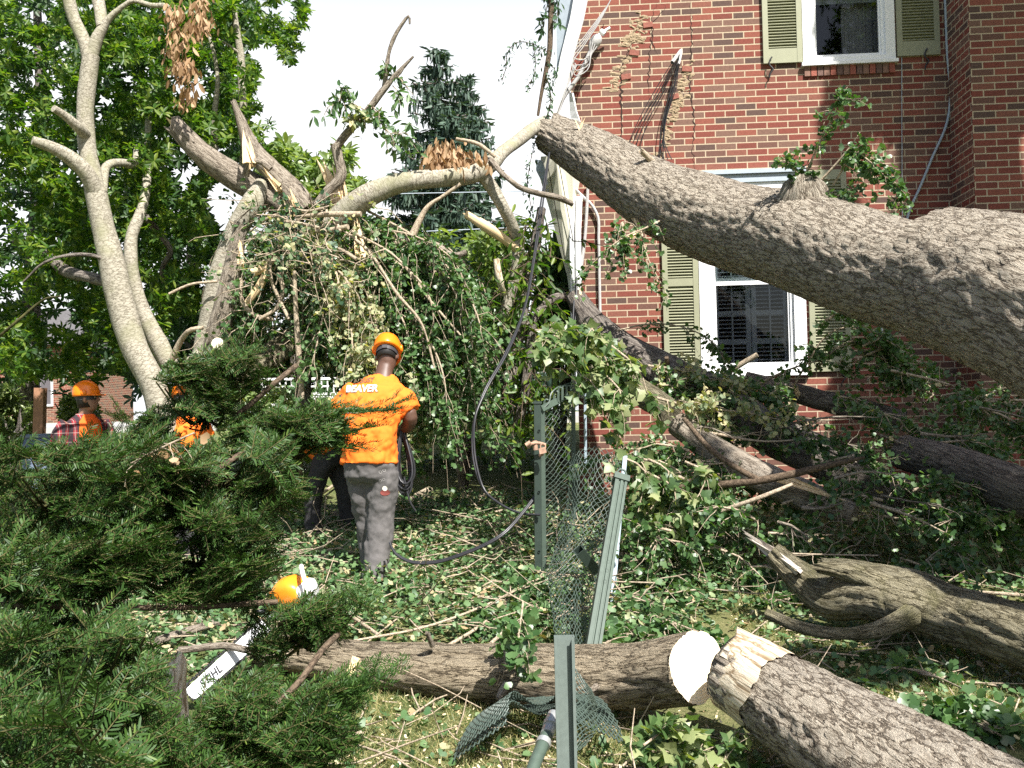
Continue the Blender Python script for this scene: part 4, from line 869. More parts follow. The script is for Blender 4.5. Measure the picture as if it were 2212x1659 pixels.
# --- two spruces far behind
def spruce(label, x, ytop, ybot, wtop, d, tw):
    b = at(x, ybot, d); t = at(x, ytop, d); b[2] = gz(b[0], b[1]); o = thing('spruce_tree', label, 'tree', b, 'spruces beyond the yard'); g = G()
    tube(g, [b - [0, 0, .2], (b + t) / 2, t], [.2, .12, .01], seg=8, step=.5); part(g, 'trunk', M['dark_bark'], o)
    gs, gn = G(), G(); H = t[2] - b[2]; z = t[2] - .15; k = 0
    while z > t[2] - H * .95:
        f = (t[2] - z) / (H); nb = 8
        for q in range(nb):
            a_ = rng.uniform(0, 2 * math.pi); L = tw * (f ** .8) * rng.uniform(.55, 1.15) + .12; n = 8; tt = np.linspace(0, 1, n)
            hx = np.array([math.cos(a_), math.sin(a_), 0]); P = np.array([t[0], t[1], z]) + hx * (L * tt)[:, None]; P[:, 2] += L * (-.50 * tt + .46 * tt ** 2.2) + .1
            gs.segs(P[:-1], P[1:], .02, 4)
            m = int(58 * L) + 12; u = rng.random(m); i = (u * (n - 1.001)).astype(int); S = P[i] + (P[i + 1] - P[i]) * (u * (n - 1) - i)[:, None] + rng.normal(size=(m, 3)) * .05
            hg = rng.random(m) < .62; side = np.cross(hx, [0, 0, 1.]) * np.where(rng.random(m) < .5, 1, -1)[:, None]
            D = np.where(hg[:, None], down(m) + rv(m) * .22, hx * .6 + side * .8 + rv(m) * .3 + np.array([0, 0, -.15]))
            gn.inst(SLIV[0], SLIV[1], S, frames(nrm(D), rv(m)), rng.uniform(.22, .52, m) * (.55 + .5 * f))
            gn.inst(SLIV[0], SLIV[1], S, frames(nrm(D + rv(m) * .3), rv(m)), rng.uniform(.18, .4, m) * (.55 + .5 * f))
        z -= .34 + .16 * f; k += 1
    part(gs, 'boughs', M['dark_bark'], o); part(gn, 'needles', M['spruce'], o)
spruce('taller blue-green spruce with drooping boughs against the white sky', 943, 112, 900, 2.6, 24, 3.0)
spruce('shorter spruce just right of the taller spruce', 1003, 168, 900, 2.2, 25.5, 2.5)
# ------------------------------------------------------------------ collapsed treetop in the middle
def treetop():
    b = at(720, 960, 9.2); b[2] = gz(b[0], b[1]); d = 9.2
    o = thing('broken_treetop', 'collapsed ginkgo treetop, a mound of drooping leafy branches under snapped limbs', 'tree', b)
    def tr(nm, pts, mat='limb_bark', amp=.003, seg=18, **k):
        g = G(); limb(g, pts, seg=seg, step=.04, amp=amp, lump=.1, **k); return part(g, nm, M[mat], o)
    tr('limb', [(384, 278, d - .1, 19), (430, 328, d - .1, 23), (500, 378, d, 28), (560, 412, d, 30), (625, 450, d, 30)], amp=.006, seg=34, jag=(.08, 0))
    g = G(); splinter(g, at(388, 283, d - .1), at(364, 255, d - .12), .06, 9, .3); part(g, 'torn_wood', M['wood'], o)
    tr('limb', [(507, 228, d - .1, 6), (523, 270, d - .1, 12), (545, 320, d - .1, 18), (590, 372, d - .1, 23), (632, 415, d - .1, 26), (660, 455, d - .1, 26)], amp=.005, seg=30, jag=(.06, 0))
    g = G(); splinter(g, at(545, 345, d - .3), at(525, 275, d - .25), .07, 7, .2); splinter(g, at(600, 405, d - .35), at(560, 355, d - .3), .06, 6, .3); splinter(g, at(640, 450, d - .35), at(620, 405, d - .35), .06, 7); part(g, 'torn_wood', M['wood'], o)
    tr('limb', [(530, 380, d - .25, 8), (540, 352, d - .3, 7), (560, 348, d - .3, 7), (585, 365, d - .3, 7)], 'limb_bark', seg=9)
    g = G()
    for a, e, w_, n in (((738, 460, d - .1), (690, 335, d), .11, 12), ((752, 470, d - .2), (728, 345, d), .10, 9), ((765, 480, d - .3), (745, 400, d - .1), .08, 8), ((780, 540, d - .5), (770, 460, d - .4), .07, 7), ((690, 590, d - .5), (720, 530, d - .5), .07, 6)): splinter(g, at(*a), at(*e), w_, n, .22)
    part(g, 'torn_wood', M['wood'], o)
    tr('limb', [(685, 445, d - .3, 11), (710, 412, d - .3, 11), (736, 383, d - .3, 11), (732, 345, d - .3, 11), (724, 312, d - .3, 11)], seg=14)
    tr('limb', [(726, 318, d - .3, 9), (745, 293, d - .3, 8.5), (785, 250, d - .3, 8), (826, 197, d - .3, 7), (858, 158, d - .3, 5), (893, 122, d - .3, 3)], seg=11)
    tr('limb', [(830, 195, d - .3, 6), (835, 150, d - .3, 5.5), (844, 100, d - .3, 4.5), (862, 62, d - .3, 3.5), (884, 36, d - .3, 2.5), (885, 52, d - .3, 1.5)], seg=9)
    tr('limb', [(842, 178, d - .3, 4), (862, 160, d - .3, 3.5), (876, 138, d - .3, 2)], seg=8)
    # drooping sprays of leaves on the upright branch
    def spray(pts, nt_, tl, ls, mat='ginkgo', shape=OVAL, per=4, clump=1, r0=.006, **k):
        gs, gl = G(), G(); leafy(gs, gl, A(pts), r0, .002, nt_, tl, ls, per=per, shape=shape, clump=clump, seg=5, **k); s = part(gs, 'twig', M['twig'], o); part(gl, 'leaves', M[mat], s)
    spray([(800, 245, d - .3), (765, 225, d - .35), (735, 215, d - .4), (710, 230, d - .45), (700, 250, d - .45)], 13, .18, .10, droop=.5)
    spray([(735, 215, d - .4), (740, 190, d - .4), (760, 200, d - .4)], 9, .14, .10, droop=.6)
    spray([(790, 245, d - .3), (770, 255, d - .4), (745, 268, d - .4)], 12, .16, .10, 'ginkgo_dry', droop=.6)
    spray([(805, 230, d - .3), (820, 250, d - .4), (822, 280, d - .4)], 14, .18, .10, droop=.6)
    spray([(822, 265, d - .4), (850, 290, d - .5), (880, 285, d - .5)], 16, .2, .10, droop=.5)
    spray([(848, 185, d - .3), (862, 200, d - .3), (868, 210, d - .3)], 5, .14, .11, droop=.5)
    spray([(838, 165, d - .3), (828, 130, d - .3)], 6, .12, .10, droop=.4); spray([(860, 165, d - .3), (885, 195, d - .3), (893, 205, d - .3)], 4, .1, .10, droop=.5)
    # long arched limb reaching to the house
    tr('limb', [(715, 490, d - .3, 26), (745, 460, d - .35, 27), (790, 425, d - .4, 26), (840, 402, d - .4, 23), (900, 389, d - .4, 21), (965, 384, d - .35, 19), (1020, 377, d - .3, 19), (1060, 354, d - .2, 18), (1085, 330, d, 14), (1120, 303, d + .3, 14), (1150, 280, d + .6, 14), (1180, 262, d + .8, 13)], 'smooth_bark', .001, 22)
    tr('limb', [(1040, 375, d - .25, 14), (1062, 405, d - .2, 14), (1085, 445, d - .2, 13), (1105, 485, d - .1, 13), (1118, 530, d, 14), (1118, 580, d, 14), (1100, 640, d, 12), (1080, 710, d, 13), (1060, 800, d, 14), (1040, 900, d, 14)], 'smooth_bark', .001, 16)
    tr('limb', [(1060, 345, d - .3, 6), (1090, 380, d - .4, 6), (1120, 403, d - .4, 5.5), (1160, 417, d - .3, 6), (1200, 425, d - .2, 7), (1235, 440, d, 6)], seg=10)
    tr('limb', [(1070, 338, d - .3, 5), (1030, 310, d - .3, 4), (985, 300, d - .3, 3)], 'twig', seg=8)
    tr('limb', [(855, 525, d - .5, 9), (885, 515, d - .5, 9), (905, 478, d - .5, 7), (925, 445, d - .5, 5.5), (955, 425, d - .5, 4.5), (995, 398, d - .5, 4)], 'twig', seg=10)
    tr('limb', [(875, 518, d - .5, 9), (920, 524, d - .5, 8.5), (958, 542, d - .5, 8), (985, 575, d - .5, 7), (1005, 605, d - .5, 6), (1018, 660, d - .5, 5), (1035, 740, d - .4, 4)], 'limb_bark', seg=10)
    tr('limb', [(962, 545, d - .5, 6), (985, 552, d - .5, 6), (1008, 544, d - .5, 6)], seg=9)
    tr('limb', [(1012, 466, d - .2, 8), (1050, 490, d - .2, 11), (1090, 518, d - .1, 10), (1125, 545, d, 8)], 'wood', .003, 12, jag=(.05, 0))
    tr('limb', [(1072, 560, d - .2, 7), (1078, 600, d - .2, 8), (1090, 635, d - .1, 8)], 'inner_bark', .001, 10)
    tr('limb', [(1170, 450, d + .3, 9), (1150, 560, d + .2, 13), (1125, 680, d + .1, 15), (1105, 800, d, 17), (1085, 900, d, 18)], 'dark_bark', .004, 14)
    tr('limb', [(1240, 640, d + .6, 10), (1195, 645, d + .4, 9), (1160, 680, d + .2, 9), (1120, 740, d, 9)], 'dark_bark', .002, 10)
    tr('limb', [(1150, 700, d, 9), (1140, 800, d, 10), (1120, 920, d, 11)], 'dark_bark', .002, 10)
    tr('limb', [(490, 840, d - .5, 20), (540, 800, d - .4, 24), (600, 760, d - .2, 27), (660, 710, d, 26)], 'moss_bark', .004, 20)
    tr('limb', [(636, 585, d - .8, 4), (638, 640, d - .8, 5), (642, 720, d - .8, 6), (648, 800, d - .8, 6.5), (652, 862, d - .8, 6)], 'twig', .0, 9)
    tr('limb', [(590, 540, d - .6, 4), (583, 590, d - .6, 4), (600, 640, d - .6, 4), (625, 690, d - .7, 4)], 'twig', .0, 8)
    tr('limb', [(520, 600, d - .6, 5), (525, 655, d - .6, 5), (548, 680, d - .6, 5), (590, 690, d - .5, 5)], 'twig', 0, 8)
    tr('limb', [(600, 590, d - .6, 5), (612, 625, d - .6, 5), (598, 665, d - .6, 4.5), (560, 690, d - .6, 4)], 'twig', 0, 8)
    tr('limb', [(365, 635, d - .4, 3), (410, 615, d - .4, 3), (470, 608, d - .4, 3)], 'twig', 0, 7)
    tr('limb', [(545, 590, d - .5, 10), (575, 575, d - .5, 8), (592, 550, d - .5, 4)], 'wood', .003, 9); tr('limb', [(530, 660, d - .5, 7), (560, 620, d - .5, 9), (590, 560, d - .5, 5)], 'wood', .003, 9)
    for y0, x0, x1, y1, r_ in ((470, 640, 780, 462, 6), (498, 660, 752, 490, 6), (485, 560, 690, 492, 3.5), (500, 540, 620, 470, 3), (440, 610, 700, 450, 3.5), (530, 700, 770, 560, 4), (452, 690, 735, 500, 3)):
        tr('limb', [(x0, y0, d - .6, r_ * .6), ((x0 + x1) / 2 + rng.normal() * 12, (y0 + y1) / 2 + rng.normal() * 8, d - .7, r_), (x1, y1, d - .8, r_)], 'twig', 0, 7)
    for pts in ([(700, 470, d - .1, 12), (735, 600, d - .1, 14), (765, 760, d, 15), (790, 930, d, 15)], [(740, 470, d - .2, 10), (810, 580, d - .3, 12), (870, 720, d - .4, 11)], [(690, 480, d, 13), (668, 640, d, 16), (655, 800, d, 18), (660, 950, d, 18)], [(720, 480, d - .5, 3), (800, 548, d - .8, 3.5), (862, 640, d - 1., 3), (905, 690, d - 1., 2.5), (940, 800, d - 1., 2)], [(760, 500, d - .5, 3), (860, 560, d - .7, 3), (930, 650, d - .8, 2.5), (1000, 730, d - .9, 2)]): tr('limb', pts, 'dark_bark' if pts[0][3] > 4 else 'twig', .003, 12)
    # drooping leafy branches
    br = []
    for k in range(66):
        f = rng.random() ** .85; side = rng.random()
        if side < .72: xe = rng.uniform(780, 1060); ye = 985 - 2.2 * abs(xe - 880) * rng.uniform(.1, .55) - rng.random() ** 2 * 260
        elif side < .90: xe = rng.uniform(640, 790); ye = rng.uniform(560, 820) if xe < 740 else rng.uniform(640, 940)
        else: xe = rng.uniform(490, 640); ye = rng.uniform(540, 720)
        br.append((rng.normal(700 + .12 * (xe - 700), 28), rng.normal(500, 30), xe, ye))
    for x0, y0, xe, ye in br:
        de = d - .1 + rng.uniform(-1.0, .25); mx_ = (x0 + xe) / 2 + .10 * (xe - x0) + rng.normal() * 12; my_ = (y0 + ye) / 2 - abs(xe - x0) * .16 - 14 + rng.normal() * 10
        gs, gl = G(), G(); sc_ = max(np.hypot(xe - x0, ye - y0) / 420, .25)
        leafy(gs, gl, A([(x0, y0, d - .2), (mx_, my_, (d + de) / 2 - .1), (xe * .85 + mx_ * .15 + 8, ye * .7 + my_ * .3, de), (xe, ye, de)]), .013, .003, int(22 * sc_) + 5, .34, .062, per=12, droop=1.0, t0=.12, shape=GINK, clump=2, step=.1)
        s = part(gs, 'drooping_branch', M['twig'], o); part(gl, 'leaves', M['ginkgo'] if rng.random() < .9 else M['ginkgo_dry'], s)
    # bare dry twigs and turned leaves on top
    gs, gl = G(), G(); n = 80; S = at(rng.normal(700, 70, n), rng.normal(540, 50, n), d - .7 + rng.normal(size=n) * .3); P_, T_ = twigs(gs, S, nrm(rv(n) + np.array([0, -.2, .1])), rng.uniform(.25, .7, n), .25, np.full(n, .006))
    a_, b_ = sites(P_, T_, 5); put_leaves(gl, GINK, a_, b_, .06, .6); s = put(part(gs, 'dry_twigs', M['twig'], o), kind='stuff'); part(gl, 'leaves', M['ginkgo_dry'], s)
    gs, gl = G(), G(); n = 110; S = at(rng.uniform(480, 660, n), rng.uniform(440, 760, n), d - .3 + rng.normal(size=n) * .4); P_, T_ = twigs(gs, S, rv(n), rng.uniform(.2, .6, n), .4, np.full(n, .005))
    a_, b_ = sites(P_, T_, 9); put_leaves(gl, GINK, a_, b_, .058, .6); s = put(part(gs, 'dry_twigs', M['twig'], o), kind='stuff'); part(gl, 'leaves', M['ginkgo'], s)
    gs, gl = G(), G(); n = 130; S = at(rng.uniform(560, 760, n), rng.uniform(430, 620, n), d - .25 + rng.normal(size=n) * .3); P_, T_ = twigs(gs, S, rv(n), rng.uniform(.15, .45, n), .8, np.full(n, .005))
    a_, b_ = sites(P_, T_, 12); put_leaves(gl, GINK, a_, b_, .06, .8); s = put(part(gs, 'ivy_stems', M['dark_twig'], o), kind='stuff'); part(gl, 'leaves', M['ginkgo_dark'], s)
    # dark leafy tangle below the house corner, and brown dead leaves on the arched limb
    gs, gl = G(), G(); n = 170; S = at(rng.normal(1125, 34, n), rng.uniform(480, 960, n), d + .1 + rng.normal(size=n) * .3); P_, T_ = twigs(gs, S, rv(n), rng.uniform(.2, .55, n), .6, np.full(n, .006))
    a_, b_ = sites(P_, T_, 9); put_leaves(gl, OVAL, a_, b_, .11, .8); s = put(part(gs, 'tangled_twigs', M['dark_twig'], o), kind='stuff'); part(gl, 'leaves', M['magnolia'], s)
    dead_cluster(o, [(940, 330), (965, 345), (985, 330), (960, 318), (1000, 350), (1035, 345), (930, 345)], 330, .11, 12, d - .2)
treetop()

# --- hanging branch beside the torn fascia
def hanging():
    d = 9.9; b = at(1190, 0, d); o = thing('hanging_branch', 'thin dangling branch with small leaf strings beside the torn white fascia', 'branch', b); g = G()
    limb(g, [(1192, -40, d, 7), (1189, 60, d, 6), (1187, 110, d, 6), (1178, 160, d, 5), (1170, 200, d, 4), (1162, 250, d, 3)], seg=9); gl = G()
    def st_(pts, n, ls=.05):
        P = A(pts); X, rr, T = tube(g, P, .004, seg=5, step=.05); k = rng.integers(0, len(X), n); put_leaves(gl, OVAL, X[k] + rng.normal(size=(n, 3)) * .02, T[k], ls, 1.2)
    st_([(1187, 115, d), (1150, 95, d), (1115, 92, d), (1098, 110, d), (1092, 150, d), (1084, 175, d)], 110); st_([(1150, 96, d), (1157, 130, d), (1150, 170, d), (1140, 185, d)], 70); st_([(1186, 140, d), (1200, 150, d), (1195, 170, d)], 40)
    st_([(1178, 160, d), (1190, 210, d), (1178, 260, d), (1165, 300, d)], 90, .06); st_([(1190, -20, d), (1180, 20, d), (1172, 60, d)], 50, .09); st_([(1195, -20, d), (1205, 20, d), (1200, 50, d)], 40, .09)
    st_([(1165, 280, d), (1150, 330, d), (1140, 400, d), (1150, 460, d)], 80, .06)
    part(g, 'stem', M['dark_twig'], o); part(gl, 'leaves', M['ginkgo_dark'], o)
hanging()

# ------------------------------------------------------------------ leafy branches lying about
def lying(label, pts, nt_, tl, ls, r0=.012, r1=.003, mat='ginkgo', shape=GINK, per=7, clump=2, droop=.35, group=None, stem='twig', name='leafy_branch', cat='branch', **k):
    P = A(pts); b = P[len(P) // 2].copy(); b[2] = gz(b[0], b[1]); o = thing(name, label, cat, b, group); gs, gl = G(), G()
    leafy(gs, gl, P, r0, r1, nt_, tl, ls, per=per, shape=shape, clump=clump, droop=droop, **k); part(gs, 'stem', M[stem], o)
    if gl.n: part(gl, 'leaves', M[mat], o)
    return o
HB = [(1390, 850), (1430, 815), (1540, 820), (1640, 850), (1720, 830), (1780, 780), (1860, 740), (1960, 770), (2060, 800), (2260, 880), (2260, 1330), (2050, 1260), (1880, 1180), (1700, 1160), (1560, 1170), (1470, 1250), (1400, 1220), (1370, 1050), (1330, 960)]
def hd(y): return np.interp(y, [680, 800, 900, 1050, 1200, 1330], [9.1, 8.9, 8.3, 7.4, 6.75, 6.1])
ZONES = [('leafy ginkgo branch arching up in front of the right-hand lower shutter', lambda x, y: x > 1700 and y < 850),
         ('leafy ginkgo branch in the sunlit tangle below the lower window', lambda x, y: x <= 1700 and y < 900),
         ('shaded leafy ginkgo branch heaped at the right edge below the big trunk', lambda x, y: x > 1900),
         ('shaded leafy ginkgo branch on the ground between the gate and the forked log', lambda x, y: y > 1080),
         ('leafy ginkgo branch over the buried dark limbs mid-heap', lambda x, y: True)]
k = 0
while k < 76:
    x, y = rng.uniform(1330, 2260), rng.uniform(680, 1330)
    if not inpoly(np.array([x]), np.array([y]), HB)[0]: continue
    if 1480 < x < 1840 and abs(y - (925 + (x - 1480) * .55)) < 22: continue
    d = float(hd(y)) + rng.uniform(-.35, .25); a_ = rng.uniform(-.9, .5); s_ = 1 if rng.random() < .6 else -1; L = rng.uniform(90, 190)
    x1, y1 = x + s_ * L * math.cos(a_), y - s_ * L * math.sin(a_) * .5 + 25
    lb = next(l for l, f in ZONES if f(x, y))
    lying(lb, [(x, y, d), ((x + x1) / 2, (y + y1) / 2 - 22, d - .05), (x1, y1, d + rng.uniform(-.2, .1))], 12, .27, .064, per=7, droop=.4, group=lb.replace('branch', 'branches'), step=.12); k += 1
SH = 'leafy ginkgo branch arching up in front of the right-hand lower shutter'
for pts in ([(1700, 860, 9.0), (1740, 790, 8.9), (1800, 715, 8.8), (1860, 705, 8.75), (1930, 745, 8.7)], [(1760, 800, 8.9), (1830, 740, 8.8), (1890, 740, 8.75), (1960, 800, 8.6)], [(1640, 830, 9.0), (1700, 800, 8.9), (1780, 780, 8.8), (1850, 800, 8.7)], [(1790, 690, 8.6), (1820, 670, 8.6), (1850, 690, 8.6)]):
    lying(SH, pts, 13, .22, .064, droop=.5, group=SH.replace('branch', 'branches'))
lying('long thin leafy branch arching in front of the left-hand lower shutter', [(1330, 715, 8.9), (1400, 700, 8.85), (1480, 708, 8.8), (1540, 740, 8.75), (1570, 790, 8.7), (1610, 830, 8.7)], 26, .17, .06, r0=.008, per=5, droop=.8)
lying('pale leafy branch on the sunny top of the tangle left of the lower window sill', [(1400, 790, 8.4), (1470, 800, 8.4), (1560, 840, 8.3), (1640, 850, 8.3)], 34, .28, .062, mat='ginkgo_dry', per=7)
lying('pale leafy branch hanging in the sun over the bare brown fork', [(1420, 860, 7.9), (1500, 880, 7.8), (1600, 890, 7.8), (1700, 910, 7.8)], 30, .28, .062, mat='ginkgo_dry', per=7)
# maple branches over the gate
MG = 'wilting maple branches hanging over the gate'
for k in range(16):
    x, y = rng.uniform(1150, 1330), rng.uniform(712, 820); d = rng.uniform(7.15, 7.9)
    if x < 1245: y = rng.uniform(705, 750)
    e = (x + rng.uniform(10, 90), y + (rng.uniform(70, 190) if x > 1245 else rng.uniform(25, 60)))
    lying('wilting maple branch hanging over the green gate', [(x, y, d), ((x + e[0]) / 2 + 15, (y + e[1]) / 2 - 25, d - .1), (e[0], e[1], d - .1)], 9, .2, .078, per=7, mat='maple', shape=MAPLE, droop=.7, clump=1, group=MG, hang=1.1, r0=.01)
for k in range(9):
    x, y = rng.uniform(1330, 1480), rng.uniform(900, 1060); d = rng.uniform(6.9, 7.6)
    lying('shaded maple branch behind the leaning green post', [(x, y, d), (x + 40, y + 20, d), (x + rng.uniform(-40, 60), y + rng.uniform(80, 180), d - .1)], 10, .2, .078, per=7, mat='maple', shape=MAPLE, droop=.7, clump=1, group='shaded maple branches behind the leaning post', hang=1.0, r0=.01)
for k, (x, y, e) in enumerate(((1345, 1655, (1440, 1590)), (1420, 1670, (1530, 1615)), (1500, 1700, (1620, 1625)), (1390, 1610, (1470, 1580)))):
    lying('green maple branch in the lower middle under the saw-cut log', [(x, y, 4.05), ((x + e[0]) / 2, (y + e[1]) / 2 - 14, 4.1), (e[0], e[1], 4.3)], 9, .17, .06, per=8, mat='maple', shape=MAPLE, droop=.3, clump=1, group='maple branches under the saw-cut log', hang=.4, r0=.006, upb=.9)
# ginkgo branches on the lawn
D = lambda x, y, h=0: gd(x, y) - h
def gpath(pts, lift=.1): return [(x, y - lift * 2162 / gd(x, y) * 0, gd(x, y) - lift * 2.6) for x, y in pts]
lying('long pale branch with hanging fan leaves, running from the log up past the leaning post', gpath([(564, 1425), (771, 1383), (900, 1359), (1038, 1312), (1149, 1257), (1230, 1222), (1292, 1194), (1358, 1172), (1430, 1172), (1474, 1157)], .16), 46, .20, .066, r0=.007, r1=.010, per=5, droop=.9, t0=.3)
lying('pale bare branch on the leaf litter right of the main worker', gpath([(870, 1228), (950, 1218), (1040, 1221), (1110, 1224), (1168, 1247)], .08), 12, .14, .06, r0=.006, r1=.008, per=4)
lying('fan-leaved branch low in the grass in front of the leaning post', gpath([(960, 1400), (1040, 1350), (1090, 1300), (1150, 1262)], .1), 26, .2, .068, per=6, droop=.8)
lying('fan-leaved branch in the grass behind the channel post', gpath([(1060, 1390), (1120, 1340), (1190, 1300), (1240, 1310)], .12), 30, .2, .068, per=6, droop=.8)
lying('fan-leaved branch hanging over the saw-cut log', [(1130, 1300, 4.9), (1125, 1340, 4.85), (1120, 1390, 4.75), (1128, 1440, 4.7)], 14, .14, .07, per=4, droop=.8, r0=.006)
lying('fan-leaved branch right of the leaning post in the light grass', gpath([(1330, 1240), (1380, 1255), (1440, 1240), (1490, 1290)], .12), 30, .22, .066, per=6, droop=.8)
lying('fan-leaved branch behind the saw-cut end', gpath([(1360, 1320), (1440, 1340), (1500, 1362), (1580, 1385), (1640, 1400)], .1), 30, .18, .068, per=6, droop=.5, r0=.009)
lying('fan-leaved branch between the leaning post and the log', gpath([(1310, 1390), (1350, 1370), (1420, 1390)], .1), 20, .18, .068, per=6, droop=.5)
for k in range(9):
    x, y = rng.uniform(1930, 2230), rng.uniform(1420, 1640); 
    lying('large-leaved ginkgo branch in the light patch between the right-hand logs', gpath([(x, y), (x - 60, y - 20), (x - 130, y - 25)], .07), 12, .17, .075, per=5, droop=.3, group='ginkgo branches between the right-hand logs', hang=.2, upb=.9)
for k in range(5):
    x, y = rng.uniform(1580, 1760), rng.uniform(1190, 1290)
    lying('small ginkgo branch in the grass left of the splintered tip', gpath([(x, y), (x - 30, y + 10), (x - 70, y + 5)], .05), 8, .15, .066, per=5, droop=.3, group='ginkgo branches left of the splintered tip', hang=.2, upb=.9)
for k in range(14):
    x, y = rng.uniform(680, 1130), rng.uniform(1080, 1330)
    lying('small fan-leaved branch in the leaf litter around the main worker', gpath([(x, y), (x + rng.uniform(-40, 40), y - 10), (x + rng.uniform(-110, 110), y + rng.uniform(-25, 25))], .07), 10, .2, .062, per=5, droop=.4, group='small branches in the leaf litter', hang=.3, upb=.8)
def stick(label, pts, rpx, lift=.05, mat='twig', name='fallen_stick', group=None, cut=False):
    q = gpath(pts, lift); P, r = pathr([(x, y, d, rpx) for x, y, d in q]); b = P[len(P) // 2].copy(); o = thing(name, label, 'stick', b, group); g = G(); cg = G()
    tube(g, P, r, seg=9, step=.05, lump=.12, cap=(2, 2) if cut else (1, 1), capg=cg, seed=rng.random() * 9); part(g, 'bark', M[mat], o)
    if cut: part(cg, 'cut_face', M['cut'], o)
for k in range(22):
    x, y = rng.uniform(1460, 2150), rng.uniform(800, 1230); d0 = float(hd(y)) - .35; a_ = rng.uniform(-.7, .3); L = rng.uniform(90, 260); x1, y1 = x + L * math.cos(a_), y + L * math.sin(a_) * -.5 + rng.uniform(-20, 40)
    b0 = at(x, y, d0); o_ = thing('dead_branch', 'thin bare broken branch poking out of the shaded leaf heap', 'branch', b0, 'bare branches in the leaf heap'); g = G(); gl = G(); rr_ = rng.uniform(.007, .016)
    leafy(g, gl, A([(x, y, d0), ((x + x1) / 2, (y + y1) / 2 + rng.uniform(-14, 14), d0 - .1), (x1, y1, d0 - .2)]), rr_, .004, 5, .3, .06, per=1, clump=1, droop=.1, step=.08); part(g, 'stem', M['twig'] if rng.random() < .5 else M['limb_bark'], o_); part(gl, 'leaves', M['ginkgo_dry'], o_)
stick('straight pale pole lying level behind the main worker', [(610, 1098), (690, 1095), (775, 1094)], 4.5, .2)
stick('thin level stick just below the straight pole', [(572, 1122), (680, 1112), (780, 1119)], 3.5, .1)
stick('short thick sawn stick right of the cable coil', [(880, 1083), (928, 1058)], 8, .05, cut=True)
stick('thin stick slanting across the litter left of the main worker', [(638, 1212), (680, 1222), (726, 1240)], 3)
stick('crooked pale stick by the yew tip above the log', [(722, 1310), (736, 1316), (733, 1365), (710, 1420)], 4, .1)
stick('thin straight stick sloping down onto the log', [(746, 1323), (780, 1345), (820, 1374)], 4, .1)
stick('short stick leaning on the litter at the dark legs', [(690, 1070), (725, 1045), (760, 1020)], 3.5, .2)
stick('sawn pale stick lying in the dry grass, lower left', [(714, 1610), (750, 1600), (780, 1585)], 7, .03, cut=True)
stick('short sawn stick in the dry grass beside the first', [(742, 1602), (752, 1580)], 6, .03, cut=True)
stick('forked twig at the edge of the wire roll', [(1020, 1590), (1030, 1560), (1050, 1535)], 4, .05)
stick('grey stick in the grass in front of the forked log', [(1700, 1490), (1760, 1480), (1830, 1478)], 4, .04)
stick('snapped pale stick above the forked log', [(2080, 1255), (2060, 1230), (2020, 1225)], 6, .1)
stick('thin stick behind the forked log at the right', [(2090, 1278), (2160, 1282), (2230, 1288)], 4, .08)
# white wood chips
for lb, pts, r_ in (('pale split chip of wood in the grass behind the log', [(1040, 1278), (1078, 1268)], .03), ('pale wood chip beside the larger split chip', [(1025, 1290), (1050, 1283)], .018), ('pale split chip in the litter by the gate', [(900, 1245), (918, 1240)], .014)):
    a, b = A(gpath(pts, .04)); g = G(); splinter(g, a, b, r_, 6, .4); b0 = (a + b) / 2; put(g.obj('wood_chip', M['wood'], tuple(b0)), lb, 'wood chip')

# ------------------------------------------------------------------ litter, grass (nobody could count it)
def scatter(n, xr, yr, poly, notp=()):
    x = rng.uniform(*xr, n); y = rng.uniform(*yr, n); P = np.stack([x, y, gz(x, y)], -1); px, py = proj(P); k = np.zeros(n, bool)
    for p in poly: k |= inpoly(px, py, p)
    for p in notp: k &= ~inpoly(px, py, p)
    return P[k]
THICK = [(560, 1010), (760, 1000), (1160, 960), (1330, 1010), (1420, 1200), (1600, 1230), (1560, 1330), (1420, 1400), (700, 1400), (560, 1480), (300, 1500), (100, 1480), (0, 1480), (0, 1200), (500, 1100)]
HEAP = [(1330, 960), (1500, 1000), (2260, 1000), (2260, 1330), (1880, 1210), (1600, 1210), (1400, 1300)]
LOWER = [(560, 1480), (1100, 1500), (1300, 1540), (1580, 1540), (2260, 1640), (2260, 1760), (500, 1760)]
RIGHT = [(1560, 1180), (1900, 1200), (2260, 1420), (2260, 1640), (1800, 1480), (1580, 1360)]
FAR = [(500, 880), (1160, 900), (1160, 1010), (560, 1030), (400, 960)]
g = G()
for poly, n, xr, yr, h, s in ((THICK, 52000, (-4, 3.5), (4.4, 11), .16, .06), (HEAP, 16000, (.6, 5.5), (5, 10), .12, .062), (LOWER, 1500, (-1.8, 2.6), (3.2, 5.2), .02, .06), (RIGHT, 5000, (1, 4), (4, 7.5), .03, .062), (FAR, 9000, (-5, 1), (8, 16), .15, .075)):
    P = scatter(n, xr, yr, [poly]); m = len(P); P[:, 2] += .012 + h * rng.random(m) ** 1.6
    ax = nrm(rng.normal(size=(m, 3)) * [1, 1, .35]); up = nrm(rng.normal(size=(m, 3)) * .5 + [.1, -.1, 1]); g.inst(GINK[0], GINK[1], P, frames(ax, up), s * rng.uniform(.6, 1.25, m))
put(g.obj('leaf_litter', M['litter'], (0, 0, 0)), 'thick litter of fallen fan-shaped leaves over the lawn', 'litter', kind='stuff')
g = G()
